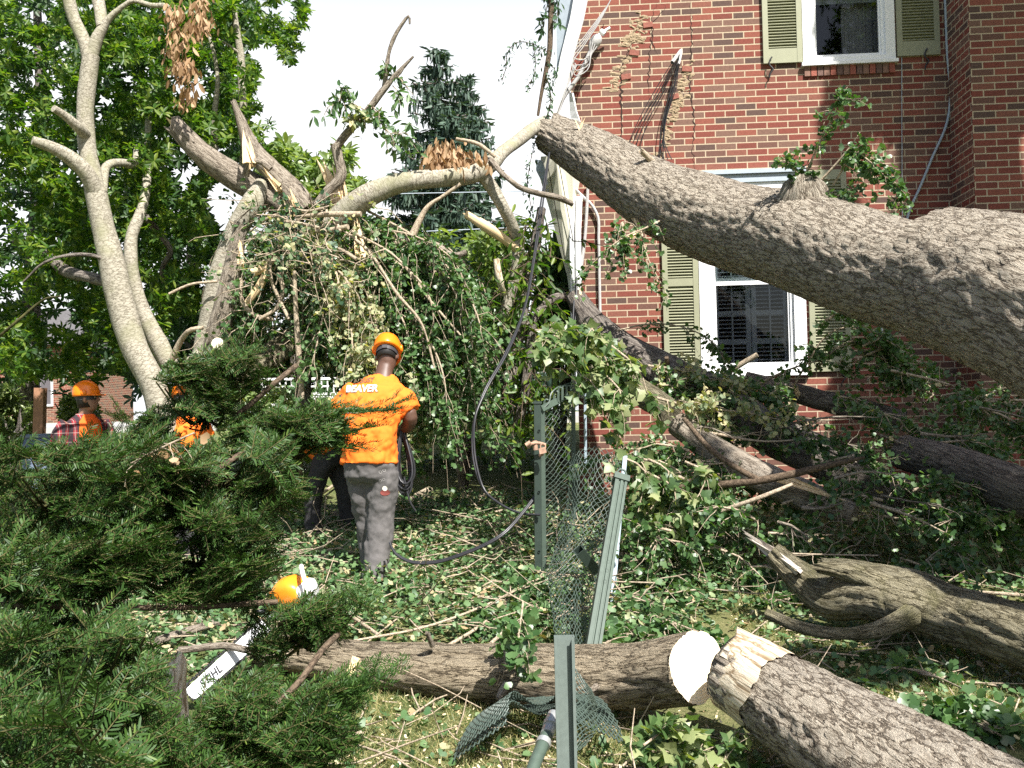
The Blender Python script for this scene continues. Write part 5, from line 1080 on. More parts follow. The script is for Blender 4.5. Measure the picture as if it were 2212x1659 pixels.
for poly, n, xr, yr, h in ((THICK, 2600, (-4, 3.5), (4.4, 11), .16), (HEAP, 900, (.6, 5.5), (5, 10), .15), (LOWER, 420, (-1.8, 2.6), (3.2, 5.2), .02), (RIGHT, 300, (1, 4), (4, 7.5), .03), (FAR, 700, (-5, 1), (8, 16), .2)):
    P = scatter(n, xr, yr, [poly]); m = len(P); P[:, 2] += .01 + h * rng.random(m); dr = nrm(rng.normal(size=(m, 3)) * [1, 1, .22]); L = rng.uniform(.06, .32, m)[:, None]
    Q = P + dr * L + rng.normal(size=(m, 3)) * .01; E = Q + nrm(dr + rng.normal(size=(m, 3)) * .3) * L * .8; r_ = rng.uniform(.0022, .006, m); g.segs(P, Q, r_, 5, r_ * .9); g.segs(Q, E, r_ * .9, 5, r_ * .5)
put(g.obj('twig_litter', M['twig'], (0, 0, 0)), 'broken twigs strewn through the leaf litter', 'litter', kind='stuff')
g = G(); BL = (np.array([(-.035, 0, 0), (.035, 0, 0), (.022, .55, .06), (-.022, .55, .06), (0, 1, .22)]), [[[0, 1, 2, 3]], [[3, 2, 4]]])
for poly, n, xr, yr, s in ((LOWER, 60000, (-1.8, 2.6), (3.0, 5.4), .05), (RIGHT, 60000, (1, 4.2), (4, 7.5), .05), (THICK, 26000, (-4, 3.5), (4.4, 9), .06)):
    P = scatter(n, xr, yr, [poly]); m = len(P); q = vnoise(np.concatenate([P[:, :2] * 2.2, P[:, :1] * 0], 1)); P = P[q > .3]; m = len(P)
    ax = nrm(rng.normal(size=(m, 3)) * [.75, .75, .25] + [0, 0, .8]); g.inst(BL[0], BL[1], P, frames(ax, rv(m)), s * rng.uniform(.4, 1.3, m))
put(g.obj('grass', M['grass'], (0, 0, 0)), 'short dry lawn grass', 'grass', kind='stuff')
# wood chips / sawdust
g = G(); P = scatter(9000, (-1.8, 4), (3.2, 7.5), [LOWER, RIGHT]); m = len(P); P[:, 2] += .02; g.inst(np.array([(-.5, -.2, 0), (.5, -.25, 0), (.45, .25, .1), (-.4, .3, 0)]), [[[0, 1, 2, 3]]], P, frames(nrm(rng.normal(size=(m, 3)) * [1, 1, .2]), nrm(rng.normal(size=(m, 3)) * .5 + [0, 0, 1])), rng.uniform(.005, .022, m))
put(g.obj('sawdust', leafmat('sawdust_chip', [(.42, .30, .16), (.62, .50, .30), (.72, .62, .42)], trans=0), (0, 0, 0)), 'pale sawdust and bark chips on the grass', 'litter', kind='stuff')
# liriope tufts
for k, (x, y) in enumerate(((1055, 1005), (1000, 985), (1110, 1020), (1150, 1035), (960, 1010))):
    p = gp(x, y); g = G(); n = 90; t = rng.uniform(0, 2 * np.pi, n); sp = rng.uniform(.3, 1.1, n); L = rng.uniform(.22, .42, n)
    S = p + np.stack([np.cos(t), np.sin(t), 0 * t], -1) * .04; d0 = nrm(np.stack([np.cos(t) * sp, np.sin(t) * sp, 1 + 0 * t], -1)); V = []; Fq = []
    for j in range(n):
        side = np.array([-math.sin(t[j]), math.cos(t[j]), 0]) * .006; q = [S[j] + d0[j] * L[j] * u + np.array([0, 0, -1]) * L[j] * .55 * sp[j] * u * u for u in (0, .35, .7, 1.)]
        i0 = len(V); 
        for u_, qq in enumerate(q): V += [qq - side * (1 - u_ * .28), qq + side * (1 - u_ * .28)]
        Fq += [[i0 + 2 * u_, i0 + 2 * u_ + 1, i0 + 2 * u_ + 3, i0 + 2 * u_ + 2] for u_ in range(3)]
    g.add(V, [Fq]); put(g.obj('grass_tuft', M['tuft'], tuple(p)), 'arching strap-leaved grass tuft left of the green gate post', 'grass tuft', 'strap-leaved grass tufts left of the gate')
# ------------------------------------------------------------------ wire fence, gate, posts
M['fence'] = plain('dark_green_paint', (.03, .045, .036), .42, var=.15, scale=14)
M['fence_light'] = plain('faded_green_paint', (.06, .086, .066), .5, var=.14, scale=22)
M['mesh'] = plain('green_coated_wire', (.06, .085, .07), .38, var=.1)
M['galv'] = plain('galvanised_pipe', (.46, .47, .46), .42, metal=.6, var=.15, scale=16)
M['rust'] = plain('rusty_metal', (.36, .22, .15), .75, var=.35, scale=40)
M['bluegrey'] = plain('blue_grey_post_paint', (.30, .37, .42), .5, var=.1)
M['whitepaint'] = plain('white_fence_paint', (.78, .78, .76), .6, var=.05)
def gridsurf(rows):
    Pg = np.array([[at(*p) for p in r] for r in rows])
    def f(u, v):
        m, n = Pg.shape[:2]; u = np.clip(u, 0, .9999) * (n - 1); v = np.clip(v, 0, .9999) * (m - 1)
        def idx(t, n): i = t.astype(int); return i, t - i
        i, a = idx(u, n); j, b = idx(v, m); a = (a * a * (3 - 2 * a) * .4 + a * .6)[..., None]; b = (b * b * (3 - 2 * b) * .4 + b * .6)[..., None]
        return (Pg[j, i] * (1 - a) + Pg[j, i + 1] * a) * (1 - b) + (Pg[j + 1, i] * (1 - a) + Pg[j + 1, i + 1] * a) * b
    return f
def chain(g, f, nu, nv, r, jit=0.):
    """diamond mesh: wires zigzag down the sheet and hook their neighbours"""
    V = np.arange(nv + 1) / nv
    for k in range(nu):
        s = np.where((np.arange(nv + 1) + k) % 2 == 0, -.56, .56); u = (k + .5 + s) / nu
        P = f(np.clip(u, 0, 1), V) + rng.normal(size=(nv + 1, 3)) * jit; g.segs(P[:-1], P[1:], r, 5)
def post(g, a, b, wx, wy, mi=0):
    a, b = np.asarray(a), np.asarray(b); d = nrm(b - a); x = nrm(np.cross(d, [0, -1., 0])); y = np.cross(x, d)
    g.box(a - x * wx / 2 - y * wy / 2, x * wx, y * wy, b - a, mi); return x, y, d
def gate():
    b = at(1168, 1240, 7.1); o = thing('wire_gate', 'bent dark green wire mesh gate with a scrolled top and a rusty padlock', 'gate', b)
    g = G(); post(g, at(1163, 1245, 7.1), at(1161, 872, 7.1), .050, .050); a = at(1161, 872, 7.1); g.box(a + [-.031, -.031, 0], (.062, 0, 0), (0, .062, 0), (0, 0, .016))
    for y in (930, 1062, 1190): g.segs([at(1164, y, 7.1) + [0, -.022, 0]], [at(1164, y, 7.1) + [0, -.034, 0]], .009, 8)
    part(g, 'gate_post', M['fence'], o)
    g = G(); post(g, at(1168, 884, 7.08), at(1250, 842, 7.42), .045, .035); post(g, at(1176, 1236, 7.1), at(1172, 884, 7.1), .03, .03); post(g, at(1240, 1120, 7.4), at(1238, 850, 7.4), .03, .03); part(g, 'frame', M['fence_light'], o)
    g = G()
    for pts in ([(1174, 880, 7.1), (1185, 868, 7.12), (1189, 850, 7.14), (1200, 838, 7.18), (1220, 830, 7.26), (1236, 824, 7.3)], [(1236, 824, 7.3), (1238, 836, 7.3), (1230, 842, 7.3)]):
        P = A(pts); X, rr, T = tube(G(), P, .01, seg=4, step=.02); nX = np.cross(T, [0, -1., .0]); nX = nrm(nX)
        for i in range(len(X) - 1): g.box(X[i] + [0, -.015, 0], X[i + 1] - X[i], (0, .03, 0), nX[i] * .008)
    for x, y0, y1 in ((1176, 868, 882), (1197, 850, 872), (1206, 842, 868), (1215, 838, 864), (1224, 838, 860)): post(g, at(x, y1, 7.2), at(x, y0, 7.2), .016, .012); tube(g, A([(x, y0, 7.2), (x + 3, y0 - 5, 7.2), (x + 8, y0 - 4, 7.2), (x + 9, y0 + 2, 7.2)]), .008, seg=6, step=.01)
    part(g, 'scrollwork', M['fence_light'], o)
    g = G(); chain(g, gridsurf([[(1168, 892, 7.1), (1204, 872, 7.24), (1240, 854, 7.4)], [(1170, 1060, 7.1), (1203, 1058, 7.24), (1240, 1050, 7.38)], [(1174, 1245, 7.08), (1206, 1244, 7.2), (1238, 1240, 7.3)]]), 11, 56, .0021)
    part(g, 'wire_mesh', M['mesh'], o)
    g = G(); post(g, at(1265, 1010, 7.5), at(1264, 850, 7.5), .02, .02); g.box(at(1259, 856, 7.45), (.05, 0, 0), (0, .006, 0), (0, 0, .11)); g.segs([at(1267, 836, 7.44)], [at(1267, 836, 7.41)], .012, 10); part(g, 'hinge_plate', M['bluegrey'], o)
    g = G(); tube(g, A([(1140, 966, 7.0), (1150, 958, 6.98), (1162, 957, 7.0), (1178, 961, 7.02)]), .012, seg=8, step=.02); tube(g, A([(1136, 962, 6.98), (1146, 955, 6.98)]), .016, seg=8, step=.02); tube(g, A([(1155, 952, 7.), (1157, 972, 7.)]), .018, seg=8, step=.02); tube(g, A([(1164, 985, 7.), (1174, 980, 7.)]), .011, seg=7, step=.02); la = part(g, 'latch', M['rust'], o)
    g = G(); q = at(1172, 972, 6.98); g.box(q + [-.02, -.012, -.03], (.048, 0, .012), (0, .022, 0), (-.008, 0, .04)); tube(g, [q + [-.012, 0, .01], q + [-.014, 0, .03], q + [.004, 0, .045], q + [.02, 0, .032], q + [.02, 0, .012]], .005, seg=6, step=.008); part(g, 'padlock', M['rust'], la)
gate()
def fences():
    p = [[(1230, 1000, 7.15), (1252, 972, 7.1), (1290, 962, 7.05), (1328, 980, 7.0), (1350, 1005, 7.0)], [(1226, 1080, 7.0), (1246, 1078, 6.85), (1282, 1072, 6.8), (1322, 1078, 6.85), (1350, 1090, 6.9)],
         [(1206, 1165, 6.8), (1228, 1165, 6.65), (1257, 1160, 6.6), (1292, 1162, 6.65), (1332, 1170, 6.75)], [(1180, 1238, 6.5), (1210, 1238, 6.4), (1246, 1232, 6.38), (1275, 1240, 6.4), (1296, 1245, 6.45)],
         [(1192, 1320, 6.0), (1216, 1318, 5.92), (1242, 1322, 5.9), (1265, 1330, 5.92), (1285, 1335, 6.0)], [(1200, 1398, 5.5), (1222, 1398, 5.45), (1244, 1400, 5.45), (1264, 1402, 5.45), (1282, 1404, 5.5)]]
    b = at(1246, 1240, 6.5); g = G(); chain(g, gridsurf(p), 26, 62, .0023, .002); put(g.obj('wire_mesh_sheet', M['mesh'], tuple(b)), 'torn green chain link sheet bulging beside the gate and sagging into the leaves', 'wire mesh')
    # leaning ribbed post
    a, c = at(1278, 1415, 5.35), at(1341, 1035, 6.35); d = nrm(c - a); x = nrm(np.cross(d, [0, -1., 0])); y = np.cross(x, d); wd, dp = .078, .06
    prof = [(-.5, .5), (-.5, -.5), (-.2, -.5), (-.16, -.32), (-.08, -.32), (-.04, -.5), (.16, -.5), (.2, -.32), (.26, -.32), (.3, -.5), (.5, -.5), (.5, .5)]
    def ring(q, s=1.0): return [q + x * u * wd * s - y * v * dp * s for u, v in prof]
    o = thing('leaning_post', 'faded green ribbed fence post leaning to the right with a ring cap', 'post', a); g = G(); g.loft([ring(a - d * .25), ring(a), ring((a + c) / 2), ring(c)][::-1])
    ob = part(g, 'post', M['fence_light'], o)
    for q in ob.data.polygons: q.use_smooth = False
    g = G(); g.box(c - x * .05 - y * .04 - d * .035, x * .1, y * .08, d * .05); tube(g, [c + d * .01 - x * .028, c + d * .05 - x * .03, c + d * .085 - x * .012, c + d * .085 + x * .012, c + d * .05 + x * .03, c + d * .01 + x * .028], .007, seg=7, step=.012); part(g, 'ring_cap', M['fence_light'], o)
    g = G(); 
    for t in (.36, .42, .47): q = a + (c - a) * t; g.segs([q + y * .031 + x * .0], [q + y * .0325], .012, 8)
    part(g, 'bolt_hole', M['iron'], o)
    g = G(); x_, y_, d_ = post(g, at(1322, 1300, 6.7), at(1350, 985, 7.0), .03, .03); put(g.obj('fence_post', M['bluegrey'], tuple(at(1322, 1300, 6.7))), 'thin pale blue-grey post hidden behind the leaning ribbed post', 'post')
    a, c = at(1288, 1232, 6.3), at(1250, 1188, 6.2); d = nrm(c - a); g = G(); xx = nrm(np.cross(d, [0, -1., 0])); yy = np.cross(xx, d)
    for s_, t_, w1, w2 in ((-.03, -.03, .06, .004), (-.03, .026, .06, .004)): g.box(a + xx * s_ + yy * t_, xx * w1, yy * w2, c - a)
    for s_ in (-.03, .026): g.box(a + xx * s_ - yy * .026, xx * .004, yy * .052, c - a)
    put(g.obj('square_tube', M['fence'], tuple(a)), 'short dark green square tube with an open end, left of the leaning post', 'metal tube')
    # channel post in the foreground
    q = at(1218, 1372, 3.62); zt = q[2]; zb = float(gz(q[0], q[1])) - .05; h = zt - zb; wdt = .073; o0 = np.array([q[0] - wdt / 2, q[1], zb]); g = G()
    sk = np.array([.0, 0, h])
    g.box(o0, (wdt, 0, 0), (0, .0035, 0), sk); g.box(o0 + [0, -.030, 0], (.0035, 0, 0), (0, .0295, 0), sk); g.box(o0 + [wdt - .0035, -.030, 0], (.0035, 0, 0), (0, .0295, 0), sk)
    g.box(o0 + [.0037, -.030, 0], (.007, 0, 0), (0, .003, 0), sk); g.box(o0 + [wdt - .0107, -.030, 0], (.007, 0, 0), (0, .003, 0), sk)
    put(g.obj('channel_post', plain('grey_green_steel', (.135, .165, .15), .48, var=.12, scale=40), tuple(o0)), 'upright dark green steel channel post in the centre foreground', 'post')
    # rolled mesh on the ground
    ce = gp(1190, 1660); g = G()
    def roll(u, v, k=1.0, dz=0.):
        a = R(185) - u * R(190); r = (.38 - .24 * v) * k; z = dz + .14 * v + .05 * np.sin(u * 9) * v + .10 * np.exp(-((u - .85) / .2) ** 2) * (1 - v)
        x_ = ce[0] - .05 + np.cos(a) * r * .95; y_ = ce[1] + .02 + np.sin(a) * r * 1.75; return np.stack([x_, y_, gz(x_, y_) + .05 + z], -1)
    chain(g, roll, 64, 22, .0036, .001); chain(g, lambda u, v: roll(u * .9, v, .93, .045), 58, 20, .0036, .001)
    chain(g, gridsurf([[(1244, 1445, 3.95), (1262, 1470, 3.95), (1278, 1490, 4.0)], [(1240, 1500, 3.8), (1270, 1505, 3.85), (1292, 1525, 3.95)], [(1235, 1560, 3.72), (1262, 1570, 3.75), (1288, 1580, 3.85)], [(1230, 1640, 3.66), (1245, 1625, 3.68), (1265, 1610, 3.75)]]), 9, 24, .0024)
    put(g.obj('wire_mesh_roll', M['mesh'], tuple(ce)), 'loose roll of green chain link lying on the ground at the bottom centre', 'wire mesh')
    P = A([(1140, 1700, 3.42), (1152, 1658, 3.5), (1174, 1605, 3.62), (1196, 1545, 3.8)]); o = thing('fence_pipe', 'dull round pipe with galvanised collars lying on the wire roll', 'pipe', P[0]); g = G(); tube(g, P, .023, seg=16, step=.04); part(g, 'pipe', M['fence_light'], o)
    for t0, t1, r_ in (((1181, 1588, 3.66), (1196, 1545, 3.8), .0245), ((1172, 1610, 3.61), (1176, 1600, 3.63), .028), ((1188, 1570, 3.71), (1190, 1563, 3.73), .028)): g = G(); tube(g, A([t0, ((t0[0] + t1[0]) / 2, (t0[1] + t1[1]) / 2, (t0[2] + t1[2]) / 2), t1]), r_, seg=16, step=.02); part(g, 'collar', M['galv'], o)
fences()
# black cables
def cable(label, strands, r):
    g = G()
    for k, pts in enumerate(strands): tube(g, A(pts), r, seg=7, step=.05)
    put(g.obj('black_cable', M['black'], tuple(at(*strands[0][-1]))), label, 'cable')
c1 = [(1186, 330, 9.7), (1168, 440, 9.2), (1152, 560, 8.7), (1128, 680, 8.2), (1088, 770, 7.8), (1044, 850, 7.55), (1026, 900, 7.45), (1020, 960, 7.4), (1026, 1010, 7.35), (1046, 1060, 7.3), (1082, 1090, 7.2), (1130, 1110, 7.1), (1165, 1112, 7.05)]
cable('torn black twin cable looping down from the smashed house corner to the ground', [c1, [(x + 3 + 2 * math.sin(y / 30), y, d - .012) for x, y, d in c1]], .0085)
c2 = [(1170, 1050, 7.2), (1132, 1102, 7.05), (1082, 1155, 6.9), (1000, 1195, 6.9), (930, 1214, 6.95), (880, 1210, 7.0), (852, 1192, 7.05), (842, 1172, 7.1)]
cable('black cable running along the litter from the gate to the main worker', [c2, [(x + 1, y + 3, d - .015) for x, y, d in c2]], .009)
cable('thin black drooping cable by the grey limb below the downspout', [[(1240, 650, 9.2), (1236, 720, 9.1), (1232, 800, 9.0)], [(1246, 600, 9.3), (1242, 700, 9.15), (1236, 800, 9.05)]], .01)

# ------------------------------------------------------------------ far left background
def background():
    for k, (pts, lb) in enumerate((([(200, 440, 22), (851, 419, 22), (1152, 413, 22), (1300, 410, 22)], 'higher thin power line in front of the spruces'), ([(200, 520, 21), (794, 505, 21), (1084, 493, 21), (1300, 484, 21)], 'lower thin power line in front of the spruces'))):
        g = G(); tube(g, A(pts), .012, seg=5, step=1.0); put(g.obj('power_line', M['greyblue'], tuple(at(*pts[0]))), lb, 'power line')
    b = at(77, 945, 12.4); b[2] = gz(b[0], b[1]); g = G(); post(g, b - [0, 0, .3], at(88, 838, 12.4), .12, .10); put(g.obj('wooden_post', plain('brown_timber', (.33, .17, .10), .8, var=.2, scale=18), tuple(b)), 'leaning brown wooden post behind the plaid-shirted worker', 'post')
    # white lattice fence
    o = thing('lattice_fence', 'white lattice-topped fence glimpsed left of the main worker', 'fence', at(690, 900, 12.5)); g = G(); a, c = at(560, 822, 12.5), at(735, 820, 12.5); dx = c - a
    g.box(a, dx, (0, .05, 0), (0, 0, .03)); g.box(a - [0, 0, .19], dx, (0, .05, 0), (0, 0, .03))
    for t in np.linspace(.02, .98, 14): g.box(a + dx * t - [0, -.01, .16], dx * .014, (0, .03, 0), (0, 0, .16))
    g.box(a - [0, -.012, .09], dx, (0, .02, 0), (0, 0, .02)); part(g, 'lattice', M['whitepaint'], o)
    g = G(); g.box(a - [0, -.01, .75], dx, (0, .03, 0), (0, 0, .555)); part(g, 'board', M['whitepaint'], o)
    # neighbour's brick house
    p = at(-160, 900, 36); p[2] = gz(p[0], p[1]) - .3; wdt = 5.2; o = thing('brick_house', 'neighbouring red brick house glimpsed through the dark leaves at the far left', 'house', p); g = G()
    v = [p, p + [wdt, 0, 0], p + [wdt, 6, 0], p + [0, 6, 0]]; v += [q + np.array([0, 0, 3.2]) for q in v]
    for q in ((0, 1, 5, 4), (1, 2, 6, 5), (2, 3, 7, 6), (3, 0, 4, 7)): L = np.linalg.norm(v[q[1]] - v[q[0]]); g.add([v[i] for i in q], [[[0, 1, 2, 3]]], bk=[(0, 0, 0), (L, 0, 0), (L, 3.2, 0), (0, 3.2, 0)], smooth=False)
    part(g, 'wall', M['brick'], o)
    g = G(); e = [p + q for q in ([-.3, -.3, 3.2], [wdt + .3, -.3, 3.2], [wdt + .3, 6.3, 3.2], [-.3, 6.3, 3.2], [-.3, 3, 4.8], [wdt + .3, 3, 4.8])]; g.add(e, [[[0, 1, 5, 4], [2, 3, 4, 5], [3, 2, 1, 0]], [[0, 4, 3], [1, 2, 5]]], smooth=False); part(g, 'roof', M['shingle'], o)
    for wx in (1.0, 3.6):
        g = G(); q = p + [wx, -.02, 1.0]; g.box(q, (1.0, 0, 0), (0, -.04, 0), (0, 0, .07)); g.box(q + [0, 0, 1.3], (1.0, 0, 0), (0, -.04, 0), (0, 0, .07))
        for xx in (0, .47, .93): g.box(q + [xx, 0, .07], (.07, 0, 0), (0, -.04, 0), (0, 0, 1.23))
        wf = part(g, 'window', M['white'], o); g = G(); g.box(q + [.07, .01, .07], (.86, 0, 0), (0, -.02, 0), (0, 0, 1.23)); part(g, 'pane', M['room'], wf)
    # dark blue-grey lidded bin
    b = at(100, 1000, 10.6); b[2] = gz(b[0], b[1]); zt = at(100, 941, 10.6)[2]; o = thing('lidded_bin', 'dark slate-blue flat lid behind the plaid-shirted worker, low behind the yew', 'bin', b); m_ = plain('slate_blue_plastic', (.10, .125, .17), .45)
    g = G(); g.loft([ell(b + [0, 0, z], (.16 + .02 * k, 0, 0), (0, .16 + .02 * k, 0), 24, 6) for k, z in enumerate((0, (zt - b[2]) * .5, zt - b[2] - .03))]); part(g, 'body', m_, o)
    g = G(); c = np.array([b[0], b[1], zt]); g.loft([ell(c + [0, 0, z], (w_, 0, 0), (0, w_ * .92, 0), 24, 6) for z, w_ in ((-.029, .21), (0, .215), (.015, .2), (.022, .1))]); part(g, 'lid', m_, o)
background()

# ------------------------------------------------------------------ chainsaw
def chainsaw():
    M['orange'] = plain('orange_plastic', (.90, .27, .015), .35, var=.04); M['white_pl'] = plain('white_plastic', (.8, .8, .78), .4, var=.03); M['steel'] = plain('pale_steel', (.66, .67, .68), .38, var=.08, scale=20)
    c = at(622, 1284, 5.75); o = thing('chainsaw', 'orange and white chainsaw lying in the yew, its long bar pointing down left', 'chainsaw', c)
    ax = nrm(at(680, 1270, 5.7) - at(560, 1310, 5.85)); up = np.array([0, -.25, 1.]); fr = frames(ax[None], up[None])[0]; X, Y, Z = fr[:, 0], fr[:, 1], fr[:, 2]
    g = G(); g.loft([ell(c + Y * t + Z * dz, X * hx, Z * hz, 24, 3.2) for t, hx, hz, dz in ((-.145, .03, .018, -.04), (-.13, .055, .04, -.025), (-.07, .075, .07, -.005), (0, .085, .088, .01), (.06, .085, .085, .008), (.10, .08, .07, -.005), (.125, .055, .045, -.015))]); part(g, 'housing', M['orange'], o)
    g = G(); g.loft([ell(c + Y * t - X * .02 + Z * -.02, X * .09, Z * hz, 20, 4) for t, hz in ((.05, .055), (.07, .06), (.115, .06), (.135, .05))]); g.loft([ell(c + Y * t - Z * .085, X * .08, Z * .02, 20, 4) for t in (-.13, -.1, .1, .13)]); part(g, 'cover', M['white_pl'], o)
    g = G(); tube(g, [c + Y * .06 + Z * .03 - X * .09, c + Y * .10 + Z * .10 - X * .08, c + Y * .15 + Z * .125 - X * .02, c + Y * .19 + Z * .10 + X * .05, c + Y * .20 + Z * .04 + X * .08, c + Y * .17 - Z * .03 + X * .08], .013, seg=10, step=.015); part(g, 'front_handle', M['white_pl'], o)
    g = G(); tube(g, [c - Y * .05 + Z * .0 - X * .095, c - Y * .10 + Z * .005 - X * .10, c - Y * .17 - Z * .01 - X * .07, c - Y * .22 - Z * .06 - X * .02], .016, seg=10, step=.015); tube(g, [c - Y * .22 - Z * .06 - X * .02, c - Y * .26 - Z * .03, c - Y * .20 + Z * .01 + X * .02], .013, seg=10, step=.015); part(g, 'rear_handle', M['black'], o)
    g = G(); g.segs([c + Y * .085 + X * -.088 + Z * .03], [c + Y * .085 + X * -.1 + Z * .03], .018, 12); g.segs([c - Y * .03 + X * -.082 + Z * .035], [c - Y * .03 + X * -.092 + Z * .035], .022, 12); part(g, 'cap', M['orange'], o)
    # bar with chain; lettering on its face
    n0, n1 = at(408, 1503, 5.05), at(575, 1352, 5.6); a = nrm(n1 - n0); L = np.linalg.norm(n1 - n0); view = nrm(CAM - (n0 + n1) / 2); s = nrm(np.cross(a, view)); nn = np.cross(s, a); hw = .045
    def rr(u, v, t): return n0 + a * u + s * v * -1 + nn * t
    prof = [(hw * .55 - hw * .55 * math.cos(t), -hw * .8 * math.sin(t)) for t in np.linspace(-np.pi / 2, np.pi / 2, 9)][::1] + [(L, -hw), (L, hw)]
    def pl(g, pr, t0, t1): n = len(pr); g.add([rr(u, v, t0) for u, v in pr] + [rr(u, v, t1) for u, v in pr], [[list(range(n))], [[n + i for i in range(n)][::-1]], [[i, (i + 1) % n, n + (i + 1) % n, n + i] for i in range(n)]], smooth=False)
    g = G(); pl(g, prof, .003, -.003); bar = part(g, 'guide_bar', M['steel'], o)
    g = G()
    edge = [(L - .012 * k, hw + .004) for k in range(int(L / .012))] + [(hw * .5 - (hw * .55 + .004) * math.cos(t), hw * math.cos(t * 0) * math.sin(t)) for t in np.linspace(np.pi / 2, -np.pi / 2, 8)] + [(.01 + .012 * k, -hw - .004) for k in range(int(L / .012))]
    for k, (u, v) in enumerate(edge): g.box(rr(u, v - .004, -.0035), a * .0085, s * -(.008 + .004 * (k % 2)), nn * .007)
    part(g, 'chain', M['iron'], o)
    cu = bpy.data.curves.new('lettering', 'FONT'); cu.body = 'STIHL'; cu.size = .058; cu.shear = .25; cu.space_character = 1.02; cu.offset = .0016; cu.extrude = .0004
    to = bpy.data.objects.new('lettering', cu); SC.collection.objects.link(to); dg = bpy.context.evaluated_depsgraph_get(); me = bpy.data.meshes.new_from_object(to.evaluated_get(dg)); bpy.data.objects.remove(to)
    for v in me.vertices: x, y, z = v.co; v.co = Vector(rr(.085 + x * 1.05, -.021 + y * 1.0 - .0, .0042 + z) - np.array(o.location))
    me.materials.append(M['black']); t = bpy.data.objects.new('lettering', me); SC.collection.objects.link(t); t.parent = bar
chainsaw()
g = G(); b = gp(376, 1562); X, rr_, T = limb(g, [(380, 1590, 4.42, 31), (376, 1540, 4.46, 31), (373, 1490, 4.5, 29), (380, 1440, 4.55, 24), (386, 1418, 4.6, 14)], seg=30, step=.02, amp=.003); put(g.obj('stump', M['inner_bark'], tuple(b)), 'short pale upright stump in the yew beside the tip of the chainsaw bar', 'stump')
stick('grey crooked branch behind the pale stump and the saw bar', [(385, 1405), (430, 1400), (470, 1395), (540, 1405)], 8, .3, 'limb_bark')
stick('rough grey branch lying above the saw bar in the yew', [(340, 1385), (400, 1365), (470, 1345)], 9, .15, 'limb_bark')
# ------------------------------------------------------------------ people
M['skin'] = plain('dark_skin', (.10, .052, .035), .5, var=.1); M['skin2'] = plain('tan_skin', (.28, .15, .10), .5, var=.1)
M['tee'] = plain('bright_orange_cotton', (.92, .175, .01), .85, var=.06, scale=14); M['tee_red'] = plain('red_orange_cotton', (.92, .13, .01), .85, var=.05, scale=14)
M['jean'] = plain('worn_grey_denim', (.105, .098, .095), .9, var=.22, scale=22, bump=.2); M['darkpant'] = plain('dark_trousers', (.035, .033, .035), .9, var=.3)
M['boot'] = plain('brown_boot_leather', (.17, .10, .06), .7, var=.2); M['hair'] = plain('black_hair', (.012, .01, .009), .6)
M['helmet'] = plain('orange_helmet_shell', (.93, .21, .008), .3, var=.03)
M['strap'] = plain('dark_strap', (.035, .032, .035), .6); M['glove'] = plain('grey_glove', (.12, .12, .13), .8)
def plaid():
    m, t = nt('red_plaid_cotton'); tcx = N(t, 'ShaderNodeTexCoord'); sp = N(t, 'ShaderNodeSeparateXYZ', {0: tcx.outputs['Object']})
    def band(s, f, w0, off=0.): a = N(t, 'ShaderNodeMath', {0: s, 1: f, 2: off}, operation='MULTIPLY_ADD'); b = N(t, 'ShaderNodeMath', {0: a.outputs[0]}, operation='FRACT'); return N(t, 'ShaderNodeMath', {0: b.outputs[0], 1: w0}, operation='LESS_THAN').outputs[0]
    xy = N(t, 'ShaderNodeMath', {0: sp.outputs['X'], 1: sp.outputs['Y']}, operation='ADD').outputs[0]; z = sp.outputs['Z']
    c = N(t, 'ShaderNodeMix', {'A': (.24, .018, .026), 'B': (.035, .018, .024), 'Factor': band(xy, 11., .5)}, data_type='RGBA').outputs['Result']
    h = N(t, 'ShaderNodeMath', {0: band(z, 11., .45), 1: .6}, operation='MULTIPLY').outputs[0]
    c = N(t, 'ShaderNodeMix', {'A': c, 'B': (.03, .016, .022), 'Factor': h}, data_type='RGBA').outputs['Result']
    for f in (band(z, 11., .045, .3), band(xy, 11., .045, .3)): c = N(t, 'ShaderNodeMix', {'A': c, 'B': (.40, .30, .27), 'Factor': f}, data_type='RGBA').outputs['Result']
    out(t, N(t, 'ShaderNodeBsdfPrincipled', {'Base Color': c, 'Roughness': .9}).outputs[0]); return m
M['plaid'] = plaid()
WR = bpy.data.textures.new('cloth_wrinkle', 'CLOUDS'); WR.noise_scale = .085; WR.noise_depth = 3
WR2 = bpy.data.textures.new('cloth_folds', 'CLOUDS'); WR2.noise_scale = .16; WR2.noise_depth = 2
def blend(g, name, mat, parent, vox=.012, sm=4, wr=0., wr2=0.):
    """fuse the overlapping limbs of g into ONE continuous surface"""
    o = part(g, name, mat, parent)
    mo = o.modifiers.new('r', 'REMESH'); mo.mode = 'VOXEL'; mo.voxel_size = vox; mo.use_smooth_shade = True
    if sm: s = o.modifiers.new('s', 'SMOOTH'); s.factor = .5; s.iterations = sm
    for tx, k in ((WR2, wr2), (WR, wr)):
        if k: d = o.modifiers.new('d', 'DISPLACE'); d.texture = tx; d.strength = k; d.mid_level = .5; d.texture_coords = 'LOCAL'
    dg = bpy.context.evaluated_depsgraph_get(); me = bpy.data.meshes.new_from_object(o.evaluated_get(dg)); o.modifiers.clear(); me.name = name; o.data = me
    me.materials.clear(); me.materials.append(mat)
    for p in me.polygons: p.use_smooth = True
    return o
